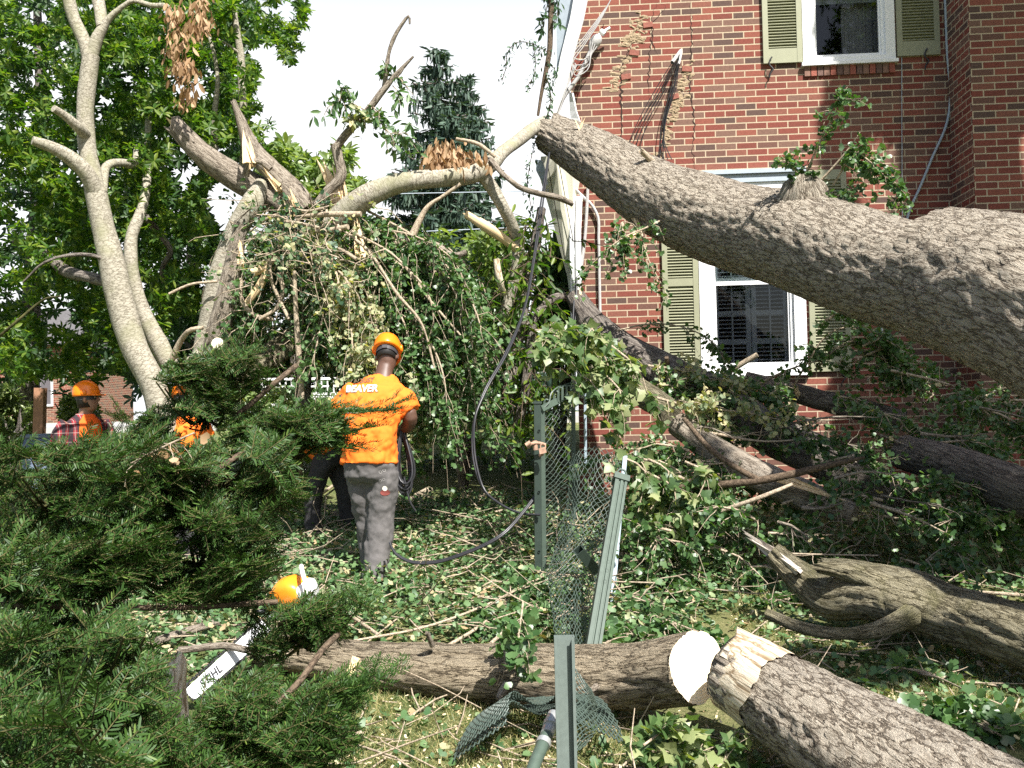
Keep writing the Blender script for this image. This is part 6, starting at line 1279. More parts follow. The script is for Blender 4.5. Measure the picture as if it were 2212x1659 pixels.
def rings(g, b, lst, n=24, p=2.3):
    """lst: (centre xyz, half width, half depth[, yaw])"""
    R_ = []
    for it in lst:
        c, hw, hd = it[0], it[1], it[2]; yw = it[3] if len(it) > 3 else 0.; up = it[4] if len(it) > 4 else None
        ax = np.array([math.cos(yw), math.sin(yw), 0]); ay = np.array([-math.sin(yw), math.cos(yw), 0])
        if up is not None: ax, ay = np.asarray(up[0], float), np.asarray(up[1], float)
        R_.append(ell(np.asarray(b) + c, ax * hw, ay * hd, n, p))
    g.loft(R_)
def hand(g, b, w_, d, n, sc=1.0):
    """palm, four bent fingers of different length, thumb off the side; d points along the fingers, n out of the palm"""
    w_ = np.asarray(b) + w_; d = nrm(np.asarray(d, float)); n = nrm(np.asarray(n, float)); s = np.cross(d, n)
    g.loft([ell(w_ + d * t * sc, s * a * sc, n * .016 * sc, 12) for t, a in ((0, .026), (.03, .036), (.07, .042), (.09, .038))])
    for k, L in enumerate((.068, .078, .073, .058)):
        o = w_ + d * .08 * sc + s * (-.031 + .0205 * k) * sc; tube(g, [o, o + d * L * .45 * sc + n * .008 * sc, o + d * L * .75 * sc + n * .03 * sc, o + d * L * .72 * sc + n * .055 * sc], np.array([.0105, .010, .009, .008]) * sc, seg=8, step=.01)
    o = w_ + d * .025 * sc - s * .03 * sc; tube(g, [o, o - s * .028 * sc + d * .03 * sc, o - s * .03 * sc + d * .06 * sc + n * .02 * sc], np.array([.013, .012, .009]) * sc, seg=8, step=.01)
def head(g, b, c, fwd, up):
    """skull, jaw, neck stub, nose and ears merged with the body later"""
    c = np.asarray(b) + c; f = nrm(np.asarray(fwd, float)); u = nrm(np.asarray(up, float) - f * (f @ np.asarray(up))); s = np.cross(f, u)
    g.loft([ell(c + u * h + f * k, s * w_, f * d, 20) for h, k, w_, d in ((-.125, .03, .03, .03), (-.11, .028, .048, .05), (-.08, .02, .06, .07), (-.04, .01, .069, .085), (0, .004, .075, .094), (.04, 0, .075, .095), (.075, -.004, .062, .078), (.1, -.008, .03, .04), (.105, -.008, .01, .012))])
    tube(g, [c + f * .088 + u * .02, c + f * .112 - u * .022, c + f * .09 - u * .03], [.010, .014, .012], seg=8, step=.01)      # nose
    tube(g, [c + f * .082 - u * .06 - s * .02, c + f * .092 - u * .062, c + f * .082 - u * .06 + s * .02], [.008, .010, .008], seg=8, step=.01)   # lips
    tube(g, [c + f * .075 + u * .03 - s * .05, c + f * .09 + u * .034, c + f * .075 + u * .03 + s * .05], .010, seg=8, step=.01)     # brow
    for q in (-1, 1): g.loft([ell(c + s * q * (.072 + t) - f * .005 - u * .01, f * a + s * q * .004, u * a * 1.5, 10) for t, a in ((0, .014), (.012, .02), (.018, .012))])
    return c, f, u, s
def face(parent, c, f, u, s):
    for q in (-1, 1):
        g = G(); e = c + f * .083 + u * .008 + s * q * .032; g.loft([ell(e + f * t, s * r_, u * r_, 10) for t, r_ in ((-.012, .004), (-.006, .011), (0, .012), (.006, .008), (.008, .002))]); part(g, 'eye', plain('eye', (.5, .45, .42), .3), parent)
def helmet(parent, c, f, u, s, back=True):
    c = c + u * .045; g = G(); prof = [(1.0, -.015), (1.02, .0), (1.0, .03), (.93, .065), (.80, .095), (.58, .118), (.3, .130), (.06, .134)]
    g.loft([ell(c + u * h - f * .005, s * .104 * k, f * .132 * k, 32) for k, h in prof], cap=True)
    t = np.linspace(-1.1, 1.1, 13); v = []
    for a in t: d0 = s * math.sin(a) * .102 + f * math.cos(a) * .128; d1 = s * math.sin(a) * .108 + f * (math.cos(a) * .128 + .055 * math.cos(a) ** 2); v += [c + d0, c + d1 - u * .012, c + d1 - u * .017, c + d0 - u * .012]
    i = np.arange(12) * 4; g.add(v, [np.concatenate([np.stack([i + k, i + 4 + k, i + 4 + (k + 1) % 4, i + (k + 1) % 4], -1) for k in range(4)])])
    for k in (-.035, 0, .035): tube(g, [c + f * a * .13 + s * k + u * (.135 * math.sqrt(max(1 - a * a * .98 - (k / .11) ** 2, .02)) + .002) for a in np.linspace(-.8, .8, 9)], .007, seg=6, step=.02)
    for q in (-1, 1): g.loft([ell(c + s * q * (.098 + w_) + u * .018, f * r_, u * r_, 14) for w_, r_ in ((0, .03), (.014, .028), (.018, .018))])
    h = part(g, 'helmet', M['helmet'], parent)
    g = G(); g.loft([ell(c - u * z - f * .006, s * .083, f * .104, 28) for z in (.055, .03, .012)], cap=False)
    g.box(c - f * .115 - u * .055 - s * .018, s * .036, f * .02, u * .03); part(g, 'headband', M['strap'], h)
def hairpatch(parent, c, f, u, s, low=-.05, k=1.04):
    g = G(); g.loft([ell(c + u * h - f * .012, s * w_ * k, f * d * k, 20) for h, w_, d in ((low, .066, .082), (0, .074, .090), (.04, .076, .094), (.08, .062, .078), (.10, .03, .04))]); part(g, 'hair', M['hair'], parent)
def boots(parent, b, lst):
    for a, d in lst:
        a = np.asarray(b) + a; d = nrm(np.asarray(d, float)); s = np.cross(d, [0, 0, 1.]); g = G()
        g.loft([ell(a + d * t + np.array([0, 0, h]), s * w_, np.array([0, 0, 1.]) * hh, 14, 2.6) for t, w_, h, hh in ((-.10, .02, .05, .03), (-.085, .042, .055, .05), (-.03, .047, .06, .06), (.05, .05, .045, .045), (.12, .05, .035, .035), (.165, .03, .03, .025), (.175, .01, .03, .01))]); tube(g, [a + np.array([0, 0, .06]) - d * .03, a + np.array([0, 0, .16]) - d * .03], .05, seg=12, step=.03); part(g, 'boot', M['boot'], parent)

# --- main worker, seen from behind
def worker_main():
    b = gp(808, 1258); b[2] = gz(b[0], b[1]); sc = F / (((b - CAM) @ M3)[2] * -1)
    o = thing('person', 'person in orange t-shirt and grey jeans seen from behind, head bowed, holding a cable coil', 'person', b)
    g = G()                                     # one continuous body
    rings(g, b, [((-.01, 0, .80), .15, .11), ((-.01, .01, .95), .155, .115), ((0, .02, 1.15), .165, .115), ((.02, .05, 1.33), .185, .11), ((.03, .08, 1.42), .17, .09), ((.07, .11, 1.48), .08, .075), ((.085, .13, 1.54), .062, .065), ((.095, .15, 1.60), .058, .06)])
    for P, r in (([(.06, 0, .84), (.055, .03, .46), (.01, -.02, .08)], [.085, .06, .045]), ([(-.08, .04, .84), (-.06, .10, .46), (-.04, .14, .10)], [.085, .06, .045]),
                 ([(.17, .08, 1.41), (.25, .05, 1.28), (.283, .03, 1.20), (.272, .07, 1.15), (.19, .20, 1.09)], [.06, .056, .053, .054, .035]), ([(-.14, .08, 1.41), (-.24, .06, 1.27), (-.27, .10, 1.19), (-.18, .25, 1.11), (-.06, .33, 1.09)], [.06, .054, .05, .045, .033])):
        tube(g, [np.asarray(b) + p for p in P], r, seg=14, step=.03)
    hand(g, b, (.19, .20, 1.09), (-.55, .55, -.35), (-.3, -.3, -.8)); hand(g, b, (-.06, .33, 1.09), (.8, .3, -.1), (0, -.3, -.9))
    hc, hf, hu, hs = head(g, b, (.103, .175, 1.655), (.05, .80, -.55), (0, .5, .85))
    body = blend(g, 'body', M['skin'], o, .009, 3)
    hairpatch(o, hc, hf, hu, hs, -.045, 1.03); helmet(o, hc, hf, hu, hs)
    g = G()
    rings(g, b, [((-.02, 0, .865), .203, .165), ((-.02, 0, .90), .200, .162), ((-.015, 0, 1.05), .197, .150), ((0, .02, 1.2), .203, .145), ((.012, .04, 1.32), .22, .142), ((.025, .07, 1.41), .212, .118), ((.045, .095, 1.465), .155, .10), ((.075, .12, 1.505), .088, .085), ((.08, .125, 1.515), .08, .08)], p=2.4)
    for P, r in (([(.14, .07, 1.39), (.22, .06, 1.33), (.285, .045, 1.235)], [.085, .088, .084]), ([(-.11, .07, 1.39), (-.19, .07, 1.33), (-.262, .075, 1.245)], [.085, .086, .082])): tube(g, [np.asarray(b) + p for p in P], r, seg=18, step=.03)
    sh = blend(g, 'shirt', M['tee'], o, .011, 3, .045, .05)
    g = G(); rings(g, b, [((-.02, 0, .93), .172, .14), ((-.015, 0, .86), .188, .155), ((-.01, .01, .77), .188, .15), ((-.01, .02, .72), .15, .12)])
    for P, r in (([(.075, .0, .80), (.068, .01, .64), (.058, .03, .46), (.035, .0, .26), (.02, -.03, .10), (.012, -.03, .025)], [.118, .112, .102, .096, .09, .094]), ([(-.085, .03, .80), (-.078, .07, .62), (-.062, .11, .45), (-.05, .14, .25), (-.04, .15, .06)], [.112, .098, .086, .078, .08])): tube(g, [np.asarray(b) + p for p in P], r, seg=18, step=.03)
    tr = blend(g, 'jeans', M['jean'], o, .011, 4, .03, .035)
    boots(o, b, [((.03, .02, 0), (.35, 1, 0)), ((-.03, .18, 0), (.2, 1, 0))])
    # seams, pocket print and lettering pressed onto the cloth
    def wrap(me, obj, off):
        dg = bpy.context.evaluated_depsgraph_get(); bv = BVHTree.FromPolygons([v.co.copy() for v in obj.data.vertices], [tuple(p.vertices) for p in obj.data.polygons])
        for v in me.vertices:
            h = bv.ray_cast(Vector((v.co.x, -2, v.co.z)), Vector((0, 1, 0)))
            v.co.y = (h[0].y if h[0] is not None else v.co.y) - off - max(v.co.y, 0)
    def text(body_, size, x, z, mat, parent, sh_=.12, rot=0., off=.003, bold=.0, nm='lettering'):
        cu = bpy.data.curves.new('lettering', 'FONT'); cu.body = body_; cu.size = size; cu.shear = sh_; cu.align_x = 'CENTER'; cu.offset = bold; cu.resolution_u = 3
        t = bpy.data.objects.new('lettering', cu); SC.collection.objects.link(t); dg = bpy.context.evaluated_depsgraph_get(); me = bpy.data.meshes.new_from_object(t.evaluated_get(dg)); bpy.data.objects.remove(t)
        import bmesh
        bm = bmesh.new(); bm.from_mesh(me); bmesh.ops.triangulate(bm, faces=bm.faces[:]); 
        for _ in range(2): bmesh.ops.subdivide_edges(bm, edges=[e for e in bm.edges if e.calc_length() > size * .18], cuts=1); bmesh.ops.triangulate(bm, faces=bm.faces[:])
        bm.to_mesh(me); bm.free()
        for v in me.vertices:
            X_, Y_ = v.co.x, v.co.y; c_, s_ = math.cos(rot), math.sin(rot); v.co = Vector((x + X_ * c_ - Y_ * s_, 0, z + X_ * s_ + Y_ * c_))
        wrap(me, parent, off); me.materials.append(mat); ob = bpy.data.objects.new(nm, me); SC.collection.objects.link(ob); ob.parent = parent; return ob
    wt_ = plain('white_print', (.82, .78, .66), .8, var=.05); dk = plain('dark_print', (.10, .075, .04), .8)
    z0 = (1258 - 838) / 299.
    text('BEAVER', .070, -.062, z0 - .020, dk, sh, .12, .0, .0022, .005); text('BEAVER', .070, -.062, z0 - .017, wt_, sh, .12, .0, .0045, .002)
    text('A BUSY', .046, -.050, z0 + .050, dk, sh, .2, .10, .0045, .0016)
    text('TREE', .05, -.135, z0 - .17, wt_, sh, .1, 0, .003, .003)
    pk = plain('pale_embroidery', (.42, .40, .38), .9); text('oo', .05, .095, .80, pk, tr, 0, .4, .003, -.001, 'embroidery'); text('oo', .045, .09, .735, pk, tr, 0, .3, .003, -.001, 'embroidery')
    g = G(); n = 16
    for (cx, cz, rx, rz, mt, nm) in ((.105, .685, .018, .018, wt_, 'patch'), (.105, .655, .035, .022, plain('red_print', (.25, .06, .05), .9), 'patch')):
        g = G(); g.add([(cx, 0, cz)] + [(cx + rx * math.cos(t), 0, cz + rz * math.sin(t)) for t in np.linspace(0, 2 * np.pi, n, endpoint=False)], [[[0, 1 + k, 1 + (k + 1) % n] for k in range(n)]]); me = g.mesh(nm, (0, 0, 0)); wrap(me, tr, .004 if mt is wt_ else .003); me.materials.append(mt); ob = bpy.data.objects.new(nm, me); SC.collection.objects.link(ob); ob.parent = tr
    # coil of cable hanging from the right hand
    g = G(); c0 = np.asarray(b) + np.array([.195, .13, 1.10])
    for k in range(13):
        wv, hv, yv = rng.uniform(.045, .085), rng.uniform(.42, .56), rng.uniform(-.05, .05); th = np.linspace(0, 2 * np.pi, 22); tw = rng.uniform(-.6, .6)
        P = c0 + np.stack([(wv * np.sin(th) * (1 - np.cos(th)) * .62 + .02 * (1 - np.cos(th)) / 2 + rng.uniform(-.01, .015)) * math.cos(tw) + .012, yv * (1 - np.cos(th)) + wv * np.sin(th) * math.sin(tw), -hv * (1 - np.cos(th)) / 2 + .03], -1); tube(g, P, .0085, seg=7, step=.03)
    tube(g, [c0 + p for p in ((.03, -.05, -.35), (.05, -.06, -.45), (.085, -.06, -.56), (.11, -.05, -.60))], .008, seg=7, step=.03)
    put(g.obj('cable_coil', M['black'], tuple(c0)), 'coil of black cable hanging from the hand of the worker seen from behind', 'cable coil')
worker_main()

def worker_plaid():
    b = np.array(at(186, 1000, 10.0)); b[2] = gz(b[0], b[1]); top = at(175, 828, 10.0)[2]; k = (top - b[2]) / 1.80; b = np.asarray(b)
    S = lambda l: [(np.array(c) * k, hw * k, hd * k, *r) for c, hw, hd, *r in l]
    o = thing('person', 'person in red plaid overshirt, orange t-shirt and orange helmet, standing at the left looking right', 'person', b); yw = R(-38)   # chest turned right and a little to the camera
    fx = np.array([math.sin(R(52)), -math.cos(R(52)), 0]); sd = np.array([-fx[1], fx[0], 0])    # facing, and the person's left
    q = lambda f, s_, z: (fx * f + sd * s_ + np.array([0, 0, z])) * k
    RG = lambda l: [(q(f, s_, z), hw * k, hd * k, 0., (sd, fx)) for f, s_, z, hw, hd in l]
    g = G(); rings(g, b, RG([(0, 0, .82, .15, .11), (0, 0, 1.0, .15, .11), (0, 0, 1.2, .165, .115), (-.01, 0, 1.36, .18, .11), (-.015, 0, 1.44, .15, .08), (0, 0, 1.49, .065, .065), (.02, 0, 1.58, .058, .06)]))
    arms = (([q(-.01, -.17, 1.41), q(-.05, -.24, 1.28), q(-.07, -.26, 1.14), q(.03, -.25, .98), q(.12, -.22, .93)], [.055, .052, .048, .042, .034]), ([q(-.01, .17, 1.41), q(.0, .24, 1.28), q(.04, .26, 1.16), q(.18, .20, 1.07), q(.24, .16, 1.06)], [.055, .052, .048, .042, .034]))
    for P, r in arms: tube(g, [b + p for p in P], np.array(r) * k, seg=14, step=.03)
    for s_ in (-.09, .09): tube(g, [b + q(0, s_, .86), b + q(.02, s_, .46), b + q(-.01, s_, .08)], np.array([.085, .06, .045]) * k, seg=12, step=.04)
    hand(g, b, q(.24, .16, 1.06), fx * .6 - sd * .2 + np.array([0, 0, -.6]), -sd * .5 - np.array([0, 0, .5]), k); hand(g, b, q(.12, -.22, .93), fx * .5 + np.array([0, 0, -.6]), sd, k)
    hf = nrm(np.array([1., .12, .08])); c, f, u, s = head(g, b, q(.035, 0, 1.645), hf, (0, 0, 1)); blend(g, 'body', M['skin2'], o, .009, 3); face(o, c, f, u, s); hairpatch(o, c, f, u, s, -.085, 1.05); helmet(o, c, nrm(f - np.array([0, 0, .05])), nrm(u + f * .0), s)
    g = G(); rings(g, b, RG([(0, 0, .84, .165, .125), (0, 0, 1.0, .16, .12), (0, 0, 1.2, .172, .125), (0, 0, 1.36, .178, .118), (0, 0, 1.44, .15, .09), (.005, 0, 1.495, .08, .078)])); blend(g, 'shirt', M['tee_red'], o, .011, 4, .015, .012)
    # open overshirt: only the back and sides of the torso, two front edges
    g = G(); RGs = []
    for z, hw, hd, off in ((.80, .19, .15, 0), (1.0, .182, .145, 0), (1.2, .195, .148, 0), (1.36, .205, .14, -.005), (1.43, .18, .115, -.005), (1.485, .10, .092, 0), (1.505, .09, .088, 0)):
        t = np.linspace(R(90 + 38), R(450 - 38), 30); cc = b + q(off, 0, z); o1 = cc + np.cos(t)[:, None] * sd * hw * k + np.sin(t)[:, None] * fx * hd * k; o2 = cc + np.cos(t)[:, None] * sd * (hw - .014) * k + np.sin(t)[:, None] * fx * (hd - .014) * k; RGs.append(np.concatenate([o1, o2[::-1]]))
    g.loft(RGs)
    for P, r in arms: tube(g, [b + p for p in P[:-1]], (np.array(r[:-1]) + np.array([.028, .026, .024, .02])) * k, seg=18, step=.03)
    blend(g, 'overshirt', M['plaid'], o, .0075, 2, .016, .014)
    g = G(); rings(g, b, RG([(0, 0, .92, .16, .12), (0, 0, .84, .175, .135), (0, 0, .74, .16, .13)]))
    for s_ in (-.09, .09): tube(g, [b + q(0, s_, .80), b + q(.02, s_, .46), b + q(-.01, s_, .06)], np.array([.105, .085, .08]) * k, seg=16, step=.03)
    blend(g, 'trousers', M['darkpant'], o, .012, 3, .02, .02); boots(o, b, [(q(0, -.09, 0), fx), (q(0, .09, 0), fx)])
worker_plaid()

def worker_stoop():
    b = np.array(at(690, 1140, 9.4)); b[2] = gz(b[0], b[1]); o = thing('person', 'person in orange t-shirt and dark trousers bending down behind the worker with the cable', 'person', b)
    up = lambda hw, hd: None
    tors = [((.09, 0, .80), .155, .12), ((.02, 0, .90), .16, .125), ((-.10, -.01, .99), .165, .12), ((-.22, -.02, 1.03), .175, .115), ((-.30, -.02, 1.02), .14, .09), ((-.35, -.02, 1.0), .07, .07)]
    def rg(lst, e=0.):
        L = []
        for i, (c, hw, hd) in enumerate(lst):
            t = nrm(np.array(lst[min(i + 1, len(lst) - 1)][0], float) - np.array(lst[max(i - 1, 0)][0], float)); ay = np.array([0, 1., 0]); az = nrm(np.cross(t, ay)); L.append((c, hw + e, hd + e, 0., (ay, az)))
        return L
    g = G(); rings(g, b, rg(tors + [((-.42, -.03, .97), .058, .058)]))
    legs = (([(.09, -.09, .80), (-.03, -.10, .46), (-.04, -.08, .08)], [.085, .06, .045]), ([(.12, .09, .80), (.22, .10, .46), (.26, .16, .10)], [.085, .06, .045]))
    arms = (([(-.27, -.17, .99), (-.36, -.20, .80), (-.44, -.14, .62)], [.055, .048, .036]), ([(-.27, .15, .99), (-.38, .17, .80), (-.47, .10, .64)], [.055, .048, .036]))
    for P, r in legs + arms: tube(g, [b + np.array(p) for p in P], r, seg=12, step=.03)
    hand(g, b, (-.44, -.14, .62), (-.4, .2, -.8), (.3, .6, 0)); hand(g, b, (-.47, .10, .64), (-.4, -.2, -.8), (.3, -.6, 0))
    c, f, u, s = head(g, b, (-.50, -.03, .98), (-.75, 0, -.65), (-.6, 0, .75)); blend(g, 'body', M['skin'], o, .010, 3); face(o, c, f, u, s); hairpatch(o, c, f, u, s); helmet(o, c, f, u, s)
    g = G(); rings(g, b, rg(tors, .022))
    for P, r in arms: m = (np.array(P[0]) * .35 + np.array(P[1]) * .65); tube(g, [b + np.array(P[0]), b + m], [.085, .08], seg=16, step=.03)
    blend(g, 'shirt', M['tee'], o, .012, 4, .024, .02)
    g = G(); rings(g, b, [((.08, 0, .86), .15, .16), ((.10, 0, .78), .16, .17), ((.10, 0, .70), .13, .15)])
    for P, r in legs: tube(g, [b + np.array(p) for p in P], np.array(r) + .03, seg=16, step=.03)
    blend(g, 'trousers', M['darkpant'], o, .012, 3, .025, .03); boots(o, b, [((-.04, -.08, 0), (-1, -.2, 0)), ((.26, .16, 0), (-1, 0, 0))])
worker_stoop()

def worker_hidden():
    b = np.array(at(392, 1050, 9.0)); b[2] = gz(b[0], b[1]); top = at(395, 834, 9.0)[2]; k = (top - b[2]) / 1.78; o = thing('person', 'person in orange helmet and orange t-shirt mostly hidden behind the top of the yew', 'person', b)
    K = lambda l: [(np.array(c) * k, hw * k, hd * k) for c, hw, hd in l]
    g = G(); rings(g, b, K([((0, 0, .82), .15, .11), ((0, .01, 1.0), .155, .115), ((0, .02, 1.2), .17, .115), ((0, .04, 1.36), .18, .105), ((0, .06, 1.44), .15, .08), ((0, .07, 1.5), .062, .06), ((0, .08, 1.58), .058, .06)]))
    legs = [([(s_, 0, .84), (s_, .03, .46), (s_, 0, .08)], [.085, .06, .045]) for s_ in (-.09, .09)]; arms = [([(q * .17, .05, 1.41), (q * .26, .08, 1.22), (q * .22, .24, 1.06), (q * .12, .34, 1.05)], [.055, .05, .042, .033]) for q in (-1, 1)]
    for P, r in legs + arms: tube(g, [b + np.array(p) * k for p in P], np.array(r) * k, seg=12, step=.03)
    for q in (-1, 1): hand(g, b, np.array((q * .12, .34, 1.05)) * k, (-q * .4, .7, -.2), (0, -.2, -.9), k)
    c, f, u, s = head(g, b, np.array((0, .10, 1.645)) * k, (.1, .9, -.2), (0, .2, 1)); blend(g, 'body', M['skin'], o, .010, 3); face(o, c, f, u, s); hairpatch(o, c, f, u, s); helmet(o, c, f, u, s)
    g = G(); rings(g, b, K([((0, 0, .86), .18, .14), ((0, 0, 1.05), .18, .135), ((0, .02, 1.22), .19, .135), ((0, .04, 1.36), .20, .125), ((0, .06, 1.44), .165, .095), ((0, .07, 1.5), .085, .08)]))
    for P, r in arms: m = np.array(P[0]) * .3 + np.array(P[1]) * .7; tube(g, [b + np.array(P[0]) * k, b + m * k], [.085, .08], seg=16, step=.03)
    blend(g, 'shirt', M['tee'], o, .012, 4, .024, .02)
    g = G(); rings(g, b, K([((0, 0, .92), .165, .13), ((0, 0, .82), .18, .14), ((0, 0, .72), .15, .12)]))
    for P, r in legs: tube(g, [b + np.array(p) * k for p in P], (np.array(r) + .03) * k, seg=16, step=.03)
    blend(g, 'trousers', M['darkpant'], o, .012, 3, .025, .03); boots(o, b, [((-.09, 0, 0), (0, 1, 0)), ((.09, 0, 0), (0, 1, 0))])
worker_hidden()

# ------------------------------------------------------------------ the yew in the left foreground
def yew():
    b = gp(180, 1640); o = thing('yew_shrub', 'spreading dark green yew shrub with short needles filling the left foreground', 'shrub', b); base = b
    holes = [[(400, 1518), (405, 1475), (525, 1358), (565, 1360), (580, 1405), (448, 1535)], [(540, 1300), (560, 1250), (620, 1225), (720, 1225), (715, 1290), (640, 1312), (570, 1325)], [(338, 1440), (410, 1415), (415, 1555), (343, 1555)], [(120, 800), (250, 800), (250, 958), (215, 958), (120, 955)], [(368, 825), (422, 825), (425, 880), (365, 880)], [(335, 895), (435, 895), (435, 940), (335, 940)]]
    thin = [[(150, 1290), (560, 1290), (560, 1350), (300, 1350), (150, 1330)], [(420, 1350), (600, 1340), (560, 1400), (420, 1420)], [(560, 1100), (660, 1100), (640, 1240), (570, 1240)], [(410, 1150), (500, 1130), (520, 1200), (430, 1220)]]
    RG = [([(-40, 985), (100, 962), (200, 985), (330, 965), (330, 1120), (200, 1200), (-40, 1200)], (3.0, 3.9), 360, .78), ([(330, 950), (420, 965), (560, 955), (650, 975), (650, 1060), (560, 1120), (330, 1120)], (3.1, 3.9), 250, .78),
          ([(-40, 1180), (300, 1150), (330, 1290), (-40, 1300)], (2.8, 3.7), 230, .78), ([(300, 1120), (560, 1110), (620, 1260), (560, 1290), (320, 1290)], (3.0, 3.8), 210, .78),
          ([(375, 800), (400, 778), (470, 768), (545, 763), (556, 800), (530, 850), (470, 890), (420, 940), (350, 940), (375, 880)], (3.4, 3.8), 120, .72), ([(240, 900), (330, 872), (370, 900), (360, 960), (250, 960)], (3.4, 3.8), 46, .7),
          ([(460, 925), (560, 900), (650, 890), (720, 878), (760, 885), (700, 940), (640, 965), (540, 980), (470, 970)], (3.45, 3.75), 90, .7),
          ([(560, 1295), (640, 1275), (700, 1290), (770, 1290), (785, 1305), (750, 1360), (690, 1380), (640, 1410), (560, 1410), (540, 1350)], (3.2, 3.6), 95, .72),
          ([(-40, 1340), (250, 1340), (335, 1420), (330, 1560), (420, 1570), (430, 1640), (420, 1690), (-40, 1690)], (2.4, 3.3), 330, .8), ([(415, 1530), (560, 1440), (650, 1480), (760, 1480), (760, 1560), (715, 1690), (420, 1690)], (2.7, 3.3), 250, .78),
          ([(-60, 1490), (110, 1470), (230, 1560), (260, 1690), (-60, 1690)], (1.85, 2.2), 26, .95), ([(-60, 700), (20, 640), (110, 600), (150, 620), (60, 740), (-60, 800)], (3.6, 4.0), 0, .9)]
    for poly, dr, n, s in RG:
        if n == 0: continue
        a = np.array(poly, float); lo, hi = a.min(0), a.max(0); px = rng.uniform(lo[0], hi[0], n * 6); py = rng.uniform(lo[1], hi[1], n * 6); k = inpoly(px, py, poly)
        for h in holes: k &= ~inpoly(px, py, h)
        for h in thin: k &= ~(inpoly(px, py, h) & (rng.random(len(px)) < .5))
        k &= vnoise(np.stack([px / 42, py / 42, 0 * px + 2], -1)) > .38
        px, py = px[k][:n], py[k][:n]; m = len(px); d = rng.uniform(*dr, m); P = at(px, py, d)
        az = rng.normal(R(-35), R(62), m); ax = nrm(np.stack([np.cos(az), np.sin(az), rng.uniform(-.25, .5, m)], -1)); up = nrm(rng.normal(size=(m, 3)) * .7 + [.1, -.4, 1]); fr = frames(ax, up); sc_ = s * rng.uniform(.65, 1.1, m); P = P - ax * (.12 * sc_)[:, None]
        gn, gs = G(), G(); w_ = rng.integers(0, 6, m)
        for q in range(6):
            j = w_ == q
            if not j.any(): continue
            gn.inst(YEW[q][0], YEW[q][1], P[j], fr[j], sc_[j])
            for s0, s1 in YEW[q][2]: gs.segs(P[j] + np.einsum('nij,j->ni', fr[j], s0) * sc_[j][:, None], P[j] + np.einsum('nij,j->ni', fr[j], s1) * sc_[j][:, None], .0016, 4)
        c = P.mean(0); hub = base * .3 + c * .7 + [0, .3, -.12]
        b2 = np.array([c[0] - .3, c[1] + .15, 0]); b2[2] = gz(b2[0], b2[1]); hub = c + [-.05, .2, -.15]; tube(gs, [hub, c + [0, .05, 0]], [.005, .004], seg=8, step=.06)
        for j in rng.permutation(m)[:int(m * .45)]: t = rng.uniform(.2, 1); S = hub * (1 - t) + c * t; tube(gs, [S, (S + P[j]) / 2 + [0, .02, -.05], P[j]], [.007, .005, .003], seg=5, step=.08)
        br = part(gs, 'branch', M['yew_twig'], o); part(gn, 'needles', M['yew'], br)
    # two long sprigs reaching right, plus visible bare stems
    def arm(pts, n, s, spread=.05):
        P = A(pts); gs, gn = G(), G(); X, rr, T = tube(gs, P, np.linspace(.008, .003, len(P)), seg=6, step=.03); k = np.linspace(len(X) * .15, len(X) - 1, n).astype(int); sg = np.where(np.arange(n) % 2, 1, -1)[:, None]; side = nrm(np.cross(T[k], [0, -.3, 1.]))
        ax = nrm(T[k] * .9 + side * sg * rng.uniform(.1, .8, (n, 1)) + rng.normal(size=(n, 3)) * .12); up = nrm(rng.normal(size=(n, 3)) * .25 + [0, -.35, 1]); fr = frames(ax, up); w_ = rng.integers(0, 6, n); sc_ = s * rng.uniform(.7, 1.1, n); Q = X[k] + rng.normal(size=(n, 3)) * .012 - ax * .05
        for q in range(6):
            j = w_ == q
            if j.any(): gn.inst(YEW[q][0], YEW[q][1], Q[j], fr[j], sc_[j])
        br = part(gs, 'branch', M['yew_twig'], o); part(gn, 'needles', M['yew'], br)
    arm([(520, 940, 3.6), (620, 905, 3.6), (720, 888, 3.6), (800, 888, 3.55), (850, 884, 3.5)], 17, .72); arm([(560, 960, 3.6), (660, 935, 3.6), (740, 935, 3.55), (780, 925, 3.5)], 12, .7); arm([(600, 960, 3.65), (680, 960, 3.6), (740, 965, 3.55), (775, 972, 3.5)], 10, .62)
    arm([(560, 1560, 2.9), (660, 1520, 2.9), (740, 1490, 2.9), (815, 1475, 2.85)], 13, .75); arm([(600, 1350, 3.3), (690, 1320, 3.3), (760, 1305, 3.3), (790, 1300, 3.3)], 10, .65); arm([(560, 1600, 2.9), (640, 1590, 2.9), (720, 1560, 2.9)], 8, .7)
    arm([(-40, 760, 3.9), (30, 700, 3.8), (90, 650, 3.8), (130, 640, 3.7)], 0 or 1, .1)
    for pts, r0 in (([(430, 1075, 3.3), (445, 1045, 3.3), (505, 990, 3.35), (560, 963, 3.4)], .011), ([(-20, 1305, 3.0), (200, 1312, 3.0), (400, 1312, 3.1), (600, 1300, 3.2)], .009), ([(560, 1560, 2.9), (640, 1480, 2.95), (700, 1400, 3.1), (730, 1370, 3.2)], .010), ([(500, 905, 3.6), (545, 870, 3.6), (590, 830, 3.6), (640, 790, 3.7)], .010), ([(270, 1500, 2.9), (285, 1560, 2.8), (300, 1640, 2.7)], .009)):
        g = G(); tube(g, A(pts), r0, seg=8, step=.04, lump=.1); part(g, 'bare_branch', M['dark_twig'], o)
yew()
lying('dry twig of curled tan fan leaves caught on top of the yew', [(276, 1006, 3.15), (320, 982, 3.12), (375, 955, 3.1), (420, 935, 3.1)], 8, .12, .042, r0=.004, per=2, mat='brown_leaf', droop=.9, clump=1, on_main=3, hang=1.2)
stick('pale bare stick resting on the yew in front of the stooping worker', [(606, 951), (650, 972), (697, 998)], 3, 0)
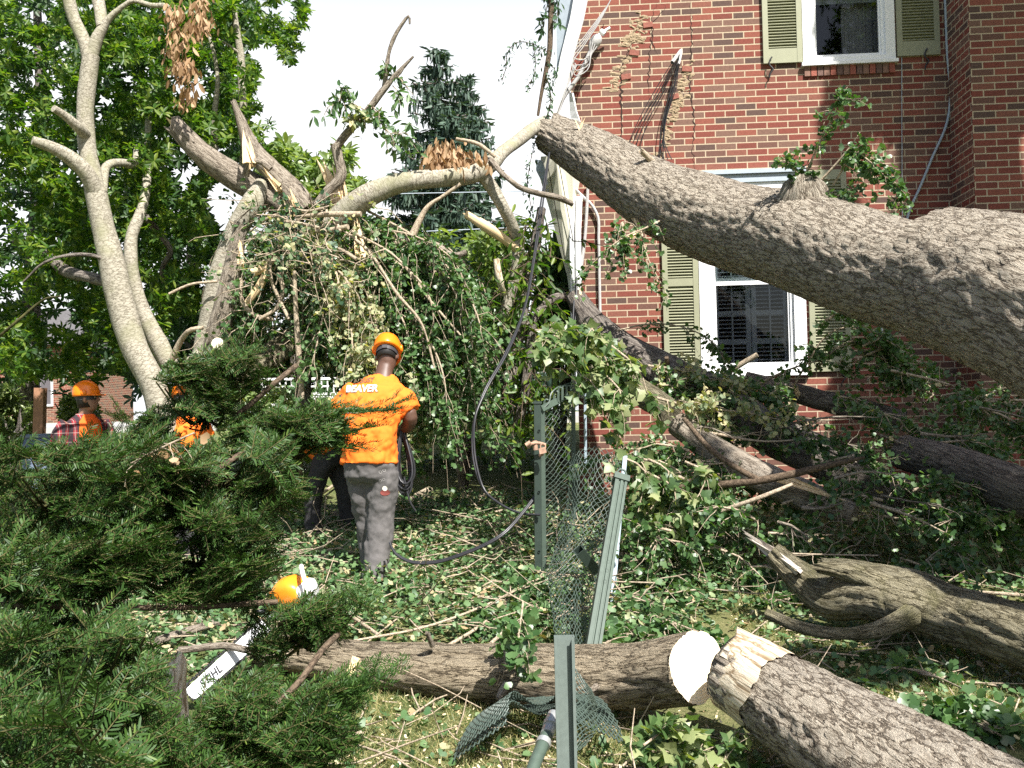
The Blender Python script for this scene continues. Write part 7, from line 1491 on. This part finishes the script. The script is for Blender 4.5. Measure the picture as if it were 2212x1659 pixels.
# ------------------------------------------------------------------ tall tree standing right of the view; it shades the house wing and the heap
def shade_tree():
    S = np.array(SUN); o = thing('shade_tree', 'tall leafy tree standing outside the right edge, casting dappled shade on the brick wing', 'tree', (8.6, 4.6, float(gz(8.6, 4.6))))
    b = np.array(o.location); g = G(); tube(g, [b - [0, 0, .2], b + [-.1, .1, 4], b + [-.6, .4, 8], b + [-1.2, .6, 12]], [.4, .33, .24, .08], seg=14, step=.3, lump=.1)
    tg = []
    n = 3000; u = rng.uniform(0, 1, n); z = rng.uniform(.5, 6.2, n); uu = wuv(1790, 300)[0] + u * 3.0; m = vnoise(np.stack([uu * 1.6, z * .8, 0 * z], -1)) > .30
    tg += [(W(a, c, .0 if a < UI else PW), t) for a, c, k, t in zip(uu, z, m, rng.uniform(6.5, 9.5, n)) if k]
    n = 3400; x = rng.uniform(1.2, 6.0, n); y = rng.uniform(6.2, 9.8, n); k = (y > 6.55 + .10 * np.abs(x - 3)) & (vnoise(np.stack([x * 1.3, y * 1.3, 0 * x + 5], -1)) > .34) & ((y - 6.3) * .9 + (x - 1.2) > .95)
    tg += [(np.array([a, c, float(gz(a, c)) + .5]), t) for a, c, t in zip(x[k], y[k], rng.uniform(6.8, 9.5, k.sum()))]
    n = 420; x = rng.uniform(1.75, 3.2, n); y = rng.uniform(3.2, 4.15, n); tg += [(np.array([a, c, .35]), t) for a, c, t in zip(x, y, rng.uniform(7, 9, n)) if vnoise(np.array([[a * 2, c * 2, 1.]]))[0] > .3]
    n = 140; x = rng.uniform(1.3, 2.1, n); y = rng.uniform(5.2, 5.7, n); tg += [(np.array([a, c, .1]), t) for a, c, t in zip(x, y, rng.uniform(7, 9, n))]
    P = np.array([p + S * t for p, t in tg])
    keep = [(at(*q[:3]), q[3] / F * q[2] + .22) for q in BT[:8]]; keep += [((keep[i][0] + keep[i + 1][0]) / 2, keep[i][1]) for i in range(7)]
    keep += [(at(x, y, d), .3) for x, y, d in ((1940, 1290, 5.75), (1800, 1280, 5.95), (2065, 1330, 5.5), (1700, 1210, 6.1), (2180, 1370, 5.2))]
    for c, r_ in keep:
        v = P - c; v = v - (v @ S)[:, None] * S; P = P[np.linalg.norm(v, axis=1) > r_]
    gl = G(); w_ = rng.integers(0, 5, len(P)); fr = frames(rv(len(P)), nrm(rng.normal(size=(len(P), 3)) * .4 + S))
    for q in range(5): j = w_ == q; gl.inst(ROS[q][0], ROS[q][1], P[j], fr[j], rng.uniform(.13, .2, j.sum()))
    hubs = P[rng.integers(0, len(P), 26)]
    for h in hubs: tube(g, [b + np.array([-.5, .3, 6.]) + rng.normal(size=3) * .4, (b + [-.5, .3, 7.5]) * .4 + h * .6, h], [.10, .06, .01], seg=6, step=.3)
    part(g, 'trunk', M['dark_bark'], o); part(gl, 'crown', M['magnolia'], o)
shade_tree()
